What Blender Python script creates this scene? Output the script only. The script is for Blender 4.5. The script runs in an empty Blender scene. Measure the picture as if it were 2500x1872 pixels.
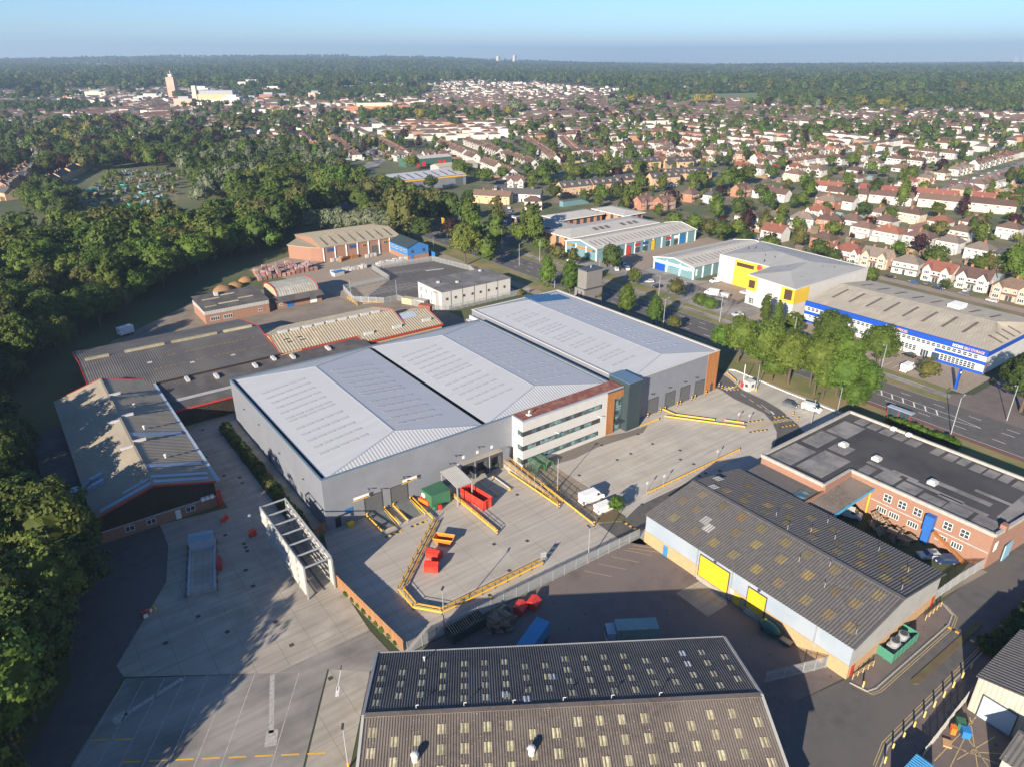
import bpy, math, random
from mathutils import Vector, Matrix, noise
R = math.radians
random.seed(7)
scene = bpy.context.scene
col = scene.collection

# ---------------------------------------------------------------- camera
# metres; X runs along the front of the big warehouse, Y along its depth
cam_d = bpy.data.cameras.new('camera')
cam = bpy.data.objects.new('camera', cam_d)
col.objects.link(cam)
cam_d.sensor_width = 36.0
cam_d.lens = 24.78
cam_d.clip_start = 1.0
cam_d.clip_end = 60000.0
cam.location = (-38.8, -114.17, 85.0)
cam.rotation_euler = (R(90 - 24.69), 0, R(-36.44))
scene.camera = cam

# ---------------------------------------------------------------- sky and sun
SUN_EL, SUN_AZ = 19.5, 26.0           # elevation; shadows run 26 degrees from +X towards +Y
sd = Vector((-math.cos(R(SUN_AZ)) * math.cos(R(SUN_EL)), -math.sin(R(SUN_AZ)) * math.cos(R(SUN_EL)), math.sin(R(SUN_EL))))
world = bpy.data.worlds.new('World')
scene.world = world
world.use_nodes = True
wn = world.node_tree
sky = wn.nodes.new('ShaderNodeTexSky')
sky.sky_type = 'NISHITA'
sky.sun_disc = False
sky.sun_elevation = R(SUN_EL)
sky.sun_rotation = math.atan2(sd.x, sd.y)
sky.altitude = 80
sky.air_density = 0.9
sky.dust_density = 0.1
sky.ozone_density = 6.5
bg = wn.nodes['Background']
bg.inputs['Strength'].default_value = 0.062
wn.links.new(sky.outputs[0], bg.inputs['Color'])
sl = bpy.data.lights.new('sun', 'SUN')
sl.energy = 4.6
sl.angle = R(0.5)
sl.color = (1.0, 0.87, 0.70)
sun = bpy.data.objects.new('sun', sl)
col.objects.link(sun)
sun.rotation_euler = (-sd).to_track_quat('-Z', 'Y').to_euler()
sun.location = (-150, -120, 200)
scene.view_settings.view_transform = 'Standard'
scene.view_settings.look = 'None'
scene.view_settings.exposure = 1.50
scene.view_settings.gamma = 1.0

# ---------------------------------------------------------------- materials
def N(nt, t, **k):
    n = nt.nodes.new(t)
    for a, b in k.items():
        setattr(n, a, b)
    return n

MATS = {}
def mat(name, c1, c2=None, scale=1.0, rough=0.7, detail=6.0, metal=0.0, bump=0.0, bscale=None, lo=0.35, hi=0.65,
        c3=None, scale3=0.05, rib=None, ribd=0.3, brick=None, rand=0.0, spec=0.5, transl=0.0, coord='Object', stretch=None, alpha=1.0, joint=None, speck=None):
    """procedural material: two colours mixed by noise, a third in large patches; optional ribs (axis, pitch) or bricks"""
    if name in MATS:
        return MATS[name]
    m = bpy.data.materials.new(name)
    m.use_nodes = True
    nt = m.node_tree
    bs = nt.nodes['Principled BSDF']
    L = nt.links.new
    tc = N(nt, 'ShaderNodeTexCoord')
    src = tc.outputs[coord]
    if stretch:
        mp = N(nt, 'ShaderNodeMapping')
        mp.inputs['Scale'].default_value = stretch
        L(src, mp.inputs[0])
        nsrc = mp.outputs[0]
    else:
        nsrc = src
    c2 = c2 or tuple(x * 0.8 for x in c1)
    no = N(nt, 'ShaderNodeTexNoise')
    no.inputs['Scale'].default_value = scale
    no.inputs['Detail'].default_value = detail
    no.inputs['Roughness'].default_value = 0.6
    L(nsrc, no.inputs['Vector'])
    rp = N(nt, 'ShaderNodeValToRGB')
    rp.color_ramp.elements[0].position = lo
    rp.color_ramp.elements[1].position = hi
    rp.color_ramp.elements[0].color = (*c1, 1)
    rp.color_ramp.elements[1].color = (*c2, 1)
    L(no.outputs['Fac'], rp.inputs[0])
    out = rp.outputs[0]
    if c3:
        n3 = N(nt, 'ShaderNodeTexNoise')
        n3.inputs['Scale'].default_value = scale3
        n3.inputs['Detail'].default_value = 5.0
        L(src, n3.inputs['Vector'])
        r3 = N(nt, 'ShaderNodeValToRGB')
        r3.color_ramp.elements[0].position = 0.45
        r3.color_ramp.elements[1].position = 0.62
        L(n3.outputs['Fac'], r3.inputs[0])
        mx = N(nt, 'ShaderNodeMixRGB')
        L(r3.outputs[0], mx.inputs[0])
        L(out, mx.inputs[1])
        mx.inputs[2].default_value = (*c3, 1)
        out = mx.outputs[0]
    if joint:
        jx, jy, jw, jd = joint
        sj = N(nt, 'ShaderNodeSeparateXYZ')
        L(src, sj.inputs[0])
        prev = None
        for ax, pj in ((0, jx), (1, jy)):
            dv = N(nt, 'ShaderNodeMath', operation='PINGPONG')
            dv.inputs[1].default_value = pj / 2
            L(sj.outputs[ax], dv.inputs[0])
            lt = N(nt, 'ShaderNodeMath', operation='LESS_THAN')
            lt.inputs[1].default_value = jw
            L(dv.outputs[0], lt.inputs[0])
            if prev:
                mxm = N(nt, 'ShaderNodeMath', operation='MAXIMUM')
                L(prev, mxm.inputs[0]); L(lt.outputs[0], mxm.inputs[1])
                prev = mxm.outputs[0]
            else:
                prev = lt.outputs[0]
        mj = N(nt, 'ShaderNodeMixRGB', blend_type='MULTIPLY')
        L(prev, mj.inputs[0])
        L(out, mj.inputs[1])
        mj.inputs[2].default_value = (jd, jd, jd, 1)
        # streaky tyre marks and stains
        mpx = N(nt, 'ShaderNodeMapping')
        mpx.inputs['Scale'].default_value = (.05, .9, 1)
        mpx.inputs['Rotation'].default_value = (0, 0, .5)
        L(src, mpx.inputs[0])
        ns = N(nt, 'ShaderNodeTexNoise')
        ns.inputs['Scale'].default_value = 1.0
        ns.inputs['Detail'].default_value = 6
        ns.inputs['Distortion'].default_value = .8
        L(mpx.outputs[0], ns.inputs['Vector'])
        rs = N(nt, 'ShaderNodeValToRGB')
        rs.color_ramp.elements[0].position = .40
        rs.color_ramp.elements[1].position = .62
        rs.color_ramp.elements[0].color = (1, 1, 1, 1)
        rs.color_ramp.elements[1].color = (.84, .83, .815, 1)
        L(ns.outputs['Fac'], rs.inputs[0])
        mk = N(nt, 'ShaderNodeMixRGB', blend_type='MULTIPLY')
        mk.inputs[0].default_value = 1
        L(mj.outputs[0], mk.inputs[1])
        L(rs.outputs[0], mk.inputs[2])
        out = mk.outputs[0]
    if speck:
        sc, th_, scol = speck
        n5 = N(nt, 'ShaderNodeTexNoise')
        n5.inputs['Scale'].default_value = sc
        n5.inputs['Detail'].default_value = 3
        L(src, n5.inputs['Vector'])
        g5 = N(nt, 'ShaderNodeMapRange')
        g5.inputs['From Min'].default_value = th_
        g5.inputs['From Max'].default_value = th_ + .06
        L(n5.outputs['Fac'], g5.inputs[0])
        m5 = N(nt, 'ShaderNodeMixRGB')
        L(g5.outputs[0], m5.inputs[0])
        L(out, m5.inputs[1])
        m5.inputs[2].default_value = (*scol, 1)
        out = m5.outputs[0]
    if brick:
        bw, bh, mortar = brick
        sx = N(nt, 'ShaderNodeSeparateXYZ')
        L(src, sx.inputs[0])
        ad = N(nt, 'ShaderNodeMath', operation='ADD')
        L(sx.outputs[0], ad.inputs[0])
        L(sx.outputs[1], ad.inputs[1])
        cx = N(nt, 'ShaderNodeCombineXYZ')
        L(ad.outputs[0], cx.inputs[0])
        L(sx.outputs[2], cx.inputs[1])
        bt = N(nt, 'ShaderNodeTexBrick')
        bt.inputs['Scale'].default_value = 1.0
        bt.inputs['Brick Width'].default_value = bw
        bt.inputs['Row Height'].default_value = bh
        bt.inputs['Mortar Size'].default_value = 0.02
        bt.inputs['Mortar'].default_value = (*mortar, 1)
        bt.inputs['Color1'].default_value = (*c1, 1)
        bt.inputs['Color2'].default_value = (*c2, 1)
        L(cx.outputs[0], bt.inputs['Vector'])
        mx = N(nt, 'ShaderNodeMixRGB')
        mx.inputs[0].default_value = 0.6
        L(out, mx.inputs[1])
        L(bt.outputs[0], mx.inputs[2])
        out = mx.outputs[0]
    if rand:
        oi = N(nt, 'ShaderNodeObjectInfo')
        hs = N(nt, 'ShaderNodeHueSaturation')
        mr = N(nt, 'ShaderNodeMapRange')
        mr.inputs['To Min'].default_value = 1 - rand
        mr.inputs['To Max'].default_value = 1 + rand
        L(oi.outputs['Random'], mr.inputs[0])
        L(mr.outputs[0], hs.inputs['Value'])
        mh = N(nt, 'ShaderNodeMapRange')
        mh.inputs['To Min'].default_value = 0.5 - rand * 0.06
        mh.inputs['To Max'].default_value = 0.5 + rand * 0.05
        m7 = N(nt, 'ShaderNodeMath', operation='MULTIPLY')
        m7.inputs[1].default_value = 7.31
        fr = N(nt, 'ShaderNodeMath', operation='FRACT')
        L(oi.outputs['Random'], m7.inputs[0])
        L(m7.outputs[0], fr.inputs[0])
        L(fr.outputs[0], mh.inputs[0])
        L(mh.outputs[0], hs.inputs['Hue'])
        L(out, hs.inputs['Color'])
        out = hs.outputs[0]
    L(out, bs.inputs['Base Color'])
    bs.inputs['Roughness'].default_value = rough
    bs.inputs['Metallic'].default_value = metal
    bs.inputs['Specular IOR Level'].default_value = spec
    if alpha < 1:
        bs.inputs['Alpha'].default_value = alpha
    hsrc = None
    if rib:
        ax, pitch = rib
        sp = N(nt, 'ShaderNodeSeparateXYZ')
        L(src, sp.inputs[0])
        mu = N(nt, 'ShaderNodeMath', operation='MULTIPLY')
        mu.inputs[1].default_value = 2 * math.pi / pitch
        L(sp.outputs['XYZ'.index(ax)], mu.inputs[0])
        si = N(nt, 'ShaderNodeMath', operation='SINE')
        L(mu.outputs[0], si.inputs[0])
        hsrc = si.outputs[0]
        hd = ribd
    elif bump:
        nb = N(nt, 'ShaderNodeTexNoise')
        nb.inputs['Scale'].default_value = bscale or scale * 3
        nb.inputs['Detail'].default_value = 4
        L(src, nb.inputs['Vector'])
        hsrc = nb.outputs['Fac']
        hd = bump
    if hsrc:
        bp = N(nt, 'ShaderNodeBump')
        bp.inputs['Strength'].default_value = hd
        bp.inputs['Distance'].default_value = 0.05
        L(hsrc, bp.inputs['Height'])
        L(bp.outputs[0], bs.inputs['Normal'])
    if transl:
        tr = N(nt, 'ShaderNodeBsdfTranslucent')
        L(out, tr.inputs[0])
        ms = N(nt, 'ShaderNodeMixShader')
        ms.inputs[0].default_value = transl
        L(bs.outputs[0], ms.inputs[1])
        L(tr.outputs[0], ms.inputs[2])
        L(ms.outputs[0], nt.nodes['Material Output'].inputs['Surface'])
    MATS[name] = m
    return m

# ---------------------------------------------------------------- mesh builder
class MB:
    def __init__(s):
        s.v, s.f, s.m = [], [], []
    def poly(s, pts, m=0):
        i = len(s.v)
        s.v += [tuple(p) for p in pts]
        s.f.append(tuple(range(i, i + len(pts))))
        s.m.append(m)
        return s
    def box(s, x0, y0, z0, x1, y1, z1, m=0):
        return s.prism([(x0, y0), (x1, y0), (x1, y1), (x0, y1)], z0, z1, m)
    def prism(s, pl, z0, z1, m=0, mtop=None):
        i, n = len(s.v), len(pl)
        s.v += [(x, y, z0) for x, y in pl] + [(x, y, z1) for x, y in pl]
        for k in range(n):
            j = (k + 1) % n
            s.f.append((i + k, i + j, i + n + j, i + n + k)); s.m.append(m)
        s.f.append(tuple(i + n + k for k in range(n))); s.m.append(m if mtop is None else mtop)
        s.f.append(tuple(i + n - 1 - k for k in range(n))); s.m.append(m)
        return s
    def rbox(s, cx, cy, z0, lx, ly, lz, a=0.0, m=0):
        c, t = math.cos(a), math.sin(a)
        return s.prism([(cx + c * x - t * y, cy + t * x + c * y) for x, y in ((-lx / 2, -ly / 2), (lx / 2, -ly / 2), (lx / 2, ly / 2), (-lx / 2, ly / 2))], z0, z0 + lz, m)
    def bar(s, p, q, w, h=None, m=0):
        """square bar between two points, h is the vertical size"""
        h = h or w
        p, q = Vector(p), Vector(q)
        d = (q - p).normalized()
        sd_ = d.cross(Vector((0, 0, 1)))
        if sd_.length < 1e-3:
            sd_ = Vector((1, 0, 0))
        sd_.normalize()
        up = sd_.cross(d).normalized()
        i = len(s.v)
        for c in (p, q):
            for a, b in ((-1, -1), (1, -1), (1, 1), (-1, 1)):
                s.v.append(tuple(c + sd_ * (a * w / 2) + up * (b * h / 2)))
        for f in ((0, 1, 2, 3), (7, 6, 5, 4), (0, 4, 5, 1), (1, 5, 6, 2), (2, 6, 7, 3), (3, 7, 4, 0)):
            s.f.append(tuple(i + k for k in f)); s.m.append(m)
        return s
    def tube(s, p, q, r, r2=None, n=8, m=0):
        r2 = r if r2 is None else r2
        p, q = Vector(p), Vector(q)
        d = (q - p).normalized()
        a = d.orthogonal().normalized()
        b = d.cross(a)
        i = len(s.v)
        for c, rr in ((p, r), (q, r2)):
            for k in range(n):
                t = 2 * math.pi * k / n
                s.v.append(tuple(c + a * (rr * math.cos(t)) + b * (rr * math.sin(t))))
        for k in range(n):
            j = (k + 1) % n
            s.f.append((i + k, i + j, i + n + j, i + n + k)); s.m.append(m)
        s.f.append(tuple(i + n + k for k in range(n))); s.m.append(m)
        s.f.append(tuple(i + n - 1 - k for k in range(n))); s.m.append(m)
        return s
    def blob(s, c, rx, ry, rz, m=0, seg=8, ring=5, jit=0.0):
        i = len(s.v)
        c = Vector(c)
        for a in range(ring + 1):
            th = math.pi * a / ring
            for b in range(seg):
                ph = 2 * math.pi * b / seg
                k = 1 + random.uniform(-jit, jit)
                s.v.append((c.x + rx * k * math.sin(th) * math.cos(ph), c.y + ry * k * math.sin(th) * math.sin(ph), c.z + rz * k * math.cos(th)))
        for a in range(ring):
            for b in range(seg):
                b2 = (b + 1) % seg
                s.f.append((i + a * seg + b, i + (a + 1) * seg + b, i + (a + 1) * seg + b2, i + a * seg + b2)); s.m.append(m)
        return s
    def corr(s, A, B, C, D, pitch, amp, m=0):
        """corrugated sheet: ridges run from AB to DC, waves along AB"""
        A, B, C, D = map(Vector, (A, B, C, D))
        nrm = (B - A).cross(D - A).normalized()
        if nrm.z < 0:
            nrm = -nrm
        n = max(2, int((B - A).length / pitch))
        i = len(s.v)
        cnt = 0
        for k in range(n * 4 + 1):
            t = k / (n * 4)
            o = nrm * (amp if k % 4 in (1, 2) else 0)
            s.v += [tuple(A.lerp(B, t) + o), tuple(D.lerp(C, t) + o)]
            cnt += 1
        for k in range(cnt - 1):
            s.f.append((i + 2 * k, i + 2 * k + 2, i + 2 * k + 3, i + 2 * k + 1)); s.m.append(m)
        return s
    def mesh(s, name, mats, o=(0, 0, 0), smooth=False):
        me = bpy.data.meshes.new(name)
        me.from_pydata([(x - o[0], y - o[1], z - o[2]) for x, y, z in s.v], [], s.f)
        for m in (mats if isinstance(mats, (list, tuple)) else [mats]):
            me.materials.append(m)
        if any(s.m):
            me.polygons.foreach_set('material_index', s.m)
        if smooth:
            me.polygons.foreach_set('use_smooth', [True] * len(s.f))
        me.update()
        return me

ORI = {}
def link(name, data, parent=None):
    ob = bpy.data.objects.new(name, data)
    col.objects.link(ob)
    if parent:
        ob.parent = parent
        ORI[ob.name] = ORI.get(parent.name, (0, 0, 0))
    return ob
def build(name, mb, mats, parent=None, smooth=False, at=None, stuff=False):
    """ONE mesh object; under a parent its points are given in the same frame as the thing's own"""
    o = at or (ORI.get(parent.name, (0, 0, 0)) if parent else (0, 0, 0))
    ob = link(name, mb.mesh(name, mats, o, smooth), parent)
    if at:
        ob.location = at
        ORI[ob.name] = at
    if stuff:
        ob['kind'] = 'stuff'
    return ob
def tag(o, label=None, cat=None, group=None, kind=None):
    if label: o['label'] = label
    if cat: o['category'] = cat
    if group: o['group'] = group
    if kind: o['kind'] = kind
    return o
def thing(name, label, cat, loc=(0, 0, 0), group=None, rot=0.0, local=False):
    """an Empty at the base; parts are given in world metres unless local"""
    o = bpy.data.objects.new(name, None)
    o.empty_display_size = 0.5
    col.objects.link(o)
    o.location = loc
    o.rotation_euler = (0, 0, rot)
    ORI[o.name] = (0, 0, 0) if local else tuple(loc)
    return tag(o, label, cat, group)
def struct(name, mb, mats, smooth=False):
    return tag(build(name, mb, mats, None, smooth), kind='structure')
def piece(name, me, parent, loc, rot=(0, 0, 0), scale=(1, 1, 1)):
    """a further piece that shares its mesh"""
    ob = link(name, me, parent)
    o = ORI.get(parent.name, (0, 0, 0)) if parent else (0, 0, 0)
    ob.location = (loc[0] - o[0], loc[1] - o[1], loc[2] - o[2])
    ob.rotation_euler = rot
    ob.scale = scale
    return ob
def clone(root, loc, rot=0.0, scale=None, label=None, group=None, parent=None):
    c = root.copy()
    col.objects.link(c)
    if parent:
        c.parent = parent
    else:
        c.location = loc
        c.rotation_euler = (0, 0, rot)
        if scale: c.scale = scale if isinstance(scale, tuple) else (scale,) * 3
        if label: c['label'] = label
        if group: c['group'] = group
    for ch in root.children:
        clone(ch, None, parent=c)
    return c
FONT = None
def text_mb(s, size, depth=0.03):
    """lettering as a flat mesh in the XZ plane, read from -Y, starting at the origin"""
    cu = bpy.data.curves.new('lettering', 'FONT')
    cu.body = s
    cu.size = size
    cu.extrude = depth / 2
    cu.resolution_u = 2
    ob = bpy.data.objects.new('lettering', cu)
    me = bpy.data.meshes.new_from_object(ob)
    mb = MB()
    mb.v = [(v.co.x, -v.co.z, v.co.y) for v in me.vertices]
    mb.f = [tuple(p.vertices) for p in me.polygons]
    mb.m = [0] * len(mb.f)
    w = max((v[0] for v in mb.v), default=0)
    bpy.data.objects.remove(ob)
    bpy.data.meshes.remove(me)
    return mb, w
# ================================================================ materials used in many places
M_conc = mat('concrete_yard', (.43, .395, .34), (.33, .305, .265), scale=.12, c3=(.36, .33, .29), scale3=.035, rough=.85, joint=(6.2, 7.5, .05, .72), bump=.15, bscale=6, detail=9)
M_conc2 = mat('concrete_forecourt', (.45, .42, .37), (.38, .355, .31), scale=.2, c3=(.37, .345, .31), scale3=.05, rough=.85, joint=(5.5, 6.2, .04, .8), bump=.1, bscale=6, detail=9)
M_concw = mat('concrete_worn', (.37, .335, .285), (.27, .245, .205), scale=.25, c3=(.29, .26, .225), scale3=.06, rough=.9, joint=(4.6, 9.0, .05, .7), bump=.2, bscale=5, detail=10)
M_asph = mat('asphalt', (.10, .095, .092), (.07, .067, .067), scale=.5, c3=(.10, .092, .086), scale3=.07, rough=.9, bump=.2, bscale=9, detail=9)
M_asphr = mat('asphalt_reddish', (.145, .115, .105), (.10, .082, .077), scale=.35, c3=(.145, .118, .108), scale3=.06, rough=.9, bump=.2, bscale=9, detail=10, speck=(1.1, .66, (.07, .06, .058)))
M_asphl = mat('asphalt_light', (.225, .212, .198), (.15, .143, .136), scale=.2, c3=(.27, .255, .235), scale3=.09, rough=.9, joint=(50, 60, .03, .8), bump=.2, bscale=8, detail=10)
M_brown = mat('yard_brown', (.20, .165, .13), (.15, .125, .10), scale=.3, c3=(.23, .19, .15), scale3=.07, rough=.9, detail=9)
M_paver = mat('paver_tan', (.29, .235, .18), (.22, .18, .14), scale=.9, c3=(.25, .205, .16), scale3=.1, rough=.9, detail=8)
M_white = mat('paint_white', (.75, .74, .71), (.55, .54, .52), scale=1.5, rough=.7)
M_fade = mat('paint_white_worn', (.42, .40, .37), (.25, .24, .23), scale=2.5, rough=.8)
M_yell = mat('paint_yellow', (.72, .40, .03), (.60, .33, .03), scale=1.0, rough=.55)
M_yfade = mat('paint_yellow_worn', (.50, .36, .14), (.34, .27, .16), scale=2.0, rough=.8)
M_black = mat('paint_black', (.02, .02, .022), (.035, .035, .037), scale=2, rough=.5)
M_steel = mat('galvanised_steel', (.42, .44, .46), (.33, .35, .37), scale=2, rough=.45, metal=.4)
M_dark = mat('dark_metal', (.045, .048, .052), (.06, .063, .068), scale=2, rough=.5)
M_glass = mat('window_glass', (.03, .045, .06), (.05, .07, .085), scale=.7, rough=.08, spec=.8)
M_wframe = mat('white_frame', (.78, .78, .76), (.7, .7, .68), scale=1, rough=.5)
M_kerb = mat('kerb_stone', (.36, .34, .31), (.28, .27, .25), scale=1.2, rough=.9)
M_earth = mat('earth', (.12, .085, .05), (.09, .065, .035), scale=.6, c3=(.10, .10, .04), scale3=.2, rough=.95, bump=.4, bscale=4)
M_grass = mat('grass', (.105, .125, .036), (.16, .15, .055), scale=.25, c3=(.21, .17, .075), scale3=.08, rough=.95, bump=.4, bscale=3, detail=9)
M_grassf = mat('park_grass', (.10, .145, .04), (.13, .16, .05), scale=.05, rough=.95)

# ================================================================ terrain
CX, CY = -38.8, -114.2
FWA = math.atan2(.804, .594)
def sst(a, b, x):
    t = min(1, max(0, (x - a) / (b - a)))
    return t * t * (3 - 2 * t)
def terr(x, y):
    dx, dy = x - CX, y - CY
    r = math.hypot(dx, dy)
    if r < 900:
        return 0.0
    th = (math.atan2(dy, dx) - FWA + math.pi) % (2 * math.pi) - math.pi     # + is to the left
    A = 24 + 62 * sst(-0.25, 0.22, th) + 12 * math.sin(th * 7)
    h = A * sst(1500, 9500, r)
    n = noise.noise(Vector((x / 1500, y / 1500, 3.1))) + .5 * noise.noise(Vector((x / 600, y / 600, 9.7)))
    h += 18 * n * sst(1300, 5000, r) + 8 * sst(900, 2600, r)
    return max(0.0, h)
mb = MB()
NA, rings = 168, []
r = 0.0
while r < 14000:
    rings.append(r)
    r = r * 1.055 + 30
mb.v.append((CX, CY, -.05))
for r in rings[1:]:
    for k in range(NA):
        a = 2 * math.pi * k / NA
        x, y = CX + r * math.cos(a), CY + r * math.sin(a)
        mb.v.append((x, y, terr(x, y) - .05))
for k in range(NA):
    mb.f.append((0, 1 + k, 1 + (k + 1) % NA))
for i in range(len(rings) - 2):
    for k in range(NA):
        a, b = 1 + i * NA + k, 1 + i * NA + (k + 1) % NA
        mb.f.append((a, a + NA, b + NA, b))
mb.m = [0] * len(mb.f)
M_ground = mat('ground_cover', (.072, .095, .03), (.115, .115, .05), scale=.035, c3=(.040, .055, .022), scale3=.008, rough=.95, bump=.5, bscale=.4, detail=12)
struct('ground', mb, M_ground, smooth=True)

def sheet(name, pl, m, z=0.0, kids=None):
    """a flat sheet of ground, road or paving from its outline"""
    mb = MB()
    mb.poly([(x, y, z) for x, y in pl])
    a = sum(pl[i][0] * pl[(i + 1) % len(pl)][1] - pl[(i + 1) % len(pl)][0] * pl[i][1] for i in range(len(pl)))
    if a < 0:
        mb.f[0] = tuple(reversed(mb.f[0]))
    return struct(name, mb, m)
def rect(x0, y0, x1, y1):
    return [(x0, y0), (x1, y0), (x1, y1), (x0, y1)]
def drape(name, quad, m, n=10, dz=1.0):
    mb = MB()
    A, B, C, D = [Vector((x, y, 0)) for x, y in quad]
    for i in range(n + 1):
        for j in range(n + 1):
            p = A.lerp(B, i / n).lerp(D.lerp(C, i / n), j / n)
            mb.v.append((p.x, p.y, terr(p.x, p.y) + dz))
    for i in range(n):
        for j in range(n):
            a = i * (n + 1) + j
            mb.f.append((a, a + n + 1, a + n + 2, a + 1)); mb.m.append(0)
    return struct(name, mb, m)

YARD = sheet('service_yard', [(-5.3, -16.5), (-.8, .3), (45, .3), (45.3, -30), (45, -37.4), (-3.2, -37.4)], M_conc)
FORE = sheet('forecourt', [(45, 0), (45.3, -30), (45, -37.4), (47.5, -40.5), (118, -40.5), (131, -33), (131, 4), (115, 0), (79, 1)], M_conc2)
LYARD = sheet('side_yard', [(-13.5, 20), (-14.5, 63), (2, 63), (2, 57), (-3, 57), (-5, 26), (-3, 4), (-4, -1), (-5.2, -29.4), (-9, -37), (-14, -33), (-20.6, -29.1), (-39.5, -16), (-40, -13), (-29.3, 3), (-26.5, 14), (-26.3, 22)], M_concw, .004)
sheet('apron', [(-26.3, 24), (-26.5, 14), (-29.3, 3), (-40, -13), (-39.5, -16), (-56, -40), (-62, -36), (-52, -22), (-46, -12), (-44, 30)], M_asph, 0)
PARK = sheet('lorry_park', [(-39.3, -16.5), (-20.6, -29.1), (-14, -32.9), (-23.2, -46.5), (-34, -62), (-62, -47)], M_asphl, 0)
RAMP = sheet('ramp_lane', [(-13.7, -32.9), (-9, -37.2), (-18.2, -50.2), (-28, -64), (-33, -61), (-22.9, -46.6)], M_concw, .002)
sheet('slab_patch', [(-20.6, -29.0), (-5.2, -29.3), (-4.6, -36.8), (-9.2, -37.2), (-14, -33)], M_asphl, .008)
REAR = sheet('rear_yard', [(-9.5, -37.7), (48.3, -37.7), (48.3, -81), (37, -79), (24, -96), (-30, -70)], M_asphr, 0)
sheet('concrete_apron', [(42, -53.2), (41.9, -60.3), (46.8, -60.4), (48.3, -59), (48.3, -53.6)], M_concw, .004)
sheet('estate_road', [(48.3, -81.3), (140, -83.5), (140, -91), (42, -90.9), (37.8, -92.3), (30, -110), (18, -105), (30, -84), (37, -79)], M_asph, .004)
sheet('footway', [(42, -91), (140, -91), (140, -94), (44, -94), (37, -106), (33.5, -104), (38, -92.3)], M_asphr, .008)
sheet('footway', [(48, -82), (49.3, -84.4), (73, -84.8), (76, -84), (77, -81.6), (60, -81)], M_asphr, .012)
sheet('footway', [(78, -81.4), (92, -83.2), (92, -82), (130, -84), (130, -82), (92, -80)], M_brown, .012)
sheet('small_yard', [(44, -94.2), (61, -94), (58, -104), (40, -104)], M_asphr, .010)
# main road, verges, service road, plots beyond it
ROAD = sheet('main_road', rect(142.5, -260, 159.0, 360), M_asph, .004)
SERV = sheet('service_road', rect(162.4, -260, 165.4, 190), M_asphl, .004)
sheet('verge', rect(159.0, -260, 162.4, 300), M_grass, 0)
sheet('verge', rect(165.4, -43, 168.5, 260), M_grass, 0)
sheet('verge', rect(128, -260, 142.5, 240), M_grass, -.01)
sheet('bus_lay_by', rect(140.9, -75, 142.5, -30), mat('red_tarmac', (.16, .07, .055), (.13, .06, .05), scale=.6, rough=.9), .006)
sheet('storage_car_park', [(168.5, -46), (186.5, -46), (186.5, 30), (168.5, 30)], M_paver, 0)
sheet('side_turning', [(159, -75), (159, -46), (166, -44), (170, -48), (200, -48), (200, -58), (168, -60)], M_asphr, .008)
sheet('trade_car_park', [(168.5, 30), (186.5, 30), (203, 38), (203, 66), (196, 71), (196, 100), (174, 128), (168.5, 128)], M_asphl, .002)
sheet('storage_forecourt', rect(186.4, 40, 203, 66), M_paver, .006)
sheet('trade_forecourt', [(180, 96), (196, 99), (262, 93), (262, 121), (182, 122)], M_paver, .004)
sheet('verge', [(165.4, 60), (172, 60), (174, 110), (168.5, 140), (165.4, 140)], M_grass, .004)
sheet('rear_service_yard', [(-29, 96), (0, 62), (79, 59), (90, 66), (90, 102), (80, 128), (66, 131), (60, 170), (14, 165), (-16, 140)], M_brown, -.004)
sheet('merchant_yard', [(60, 170), (66, 131), (80, 128), (90, 102), (126, 101), (128, 200), (70, 212), (48, 200)], M_paver, -.006)
CPARK = sheet('staff_car_park', [(90.5, 149), (69.5, 130.5), (81, 123), (86, 104), (88, 122), (121, 122), (127, 142), (122, 165), (92, 168)], M_asph, .004)
sheet('garden_path', rect(128.5, 60, 133, 205), M_paver, .002)
sheet('suburb_ground', [(186, 30), (232, 20), (240, -60), (900, 60), (900, 420), (420, 700), (250, 330), (200, 215), (196, 130), (250, 120), (250, 70)], mat('garden_ground', (.085, .10, .035), (.20, .155, .105), scale=.07, c3=(.065, .085, .03), scale3=.03, rough=.95, detail=12), -.02)
sheet('allotment_ground', [(-12, 380), (35, 352), (62, 388), (104, 540), (52, 574), (8, 440)], mat('allotment', (.10, .11, .04), (.21, .16, .09), scale=.16, c3=(.08, .10, .04), scale3=.06, rough=.95, detail=12), -.02)
sheet('mown_green', [(288, 203), (344, 195), (350, 222), (316, 229)], M_grassf, .004)
drape('playing_field', [(1074, 551), (1138, 504), (1005, 434), (985, 462)], M_grassf, dz=.6)
drape('hill_field', [(1090, 835), (1260, 800), (1620, 1080), (1400, 1130)], M_grassf, dz=1.0)
M_field = mat('far_field', (.17, .19, .07), (.20, .19, .09), scale=.004, rough=.95)
for q in ([(300, 4900), (1150, 4500), (1500, 5300), (500, 5700)], [(-300, 4300), (0, 4200), (60, 4700), (-260, 4800)], [(80, 4100), (480, 3950), (560, 4250), (140, 4350)], [(1500, 6800), (2100, 6500), (2300, 7300), (1700, 7600)]):
    drape('hill_field', q, M_field, dz=16)

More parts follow.
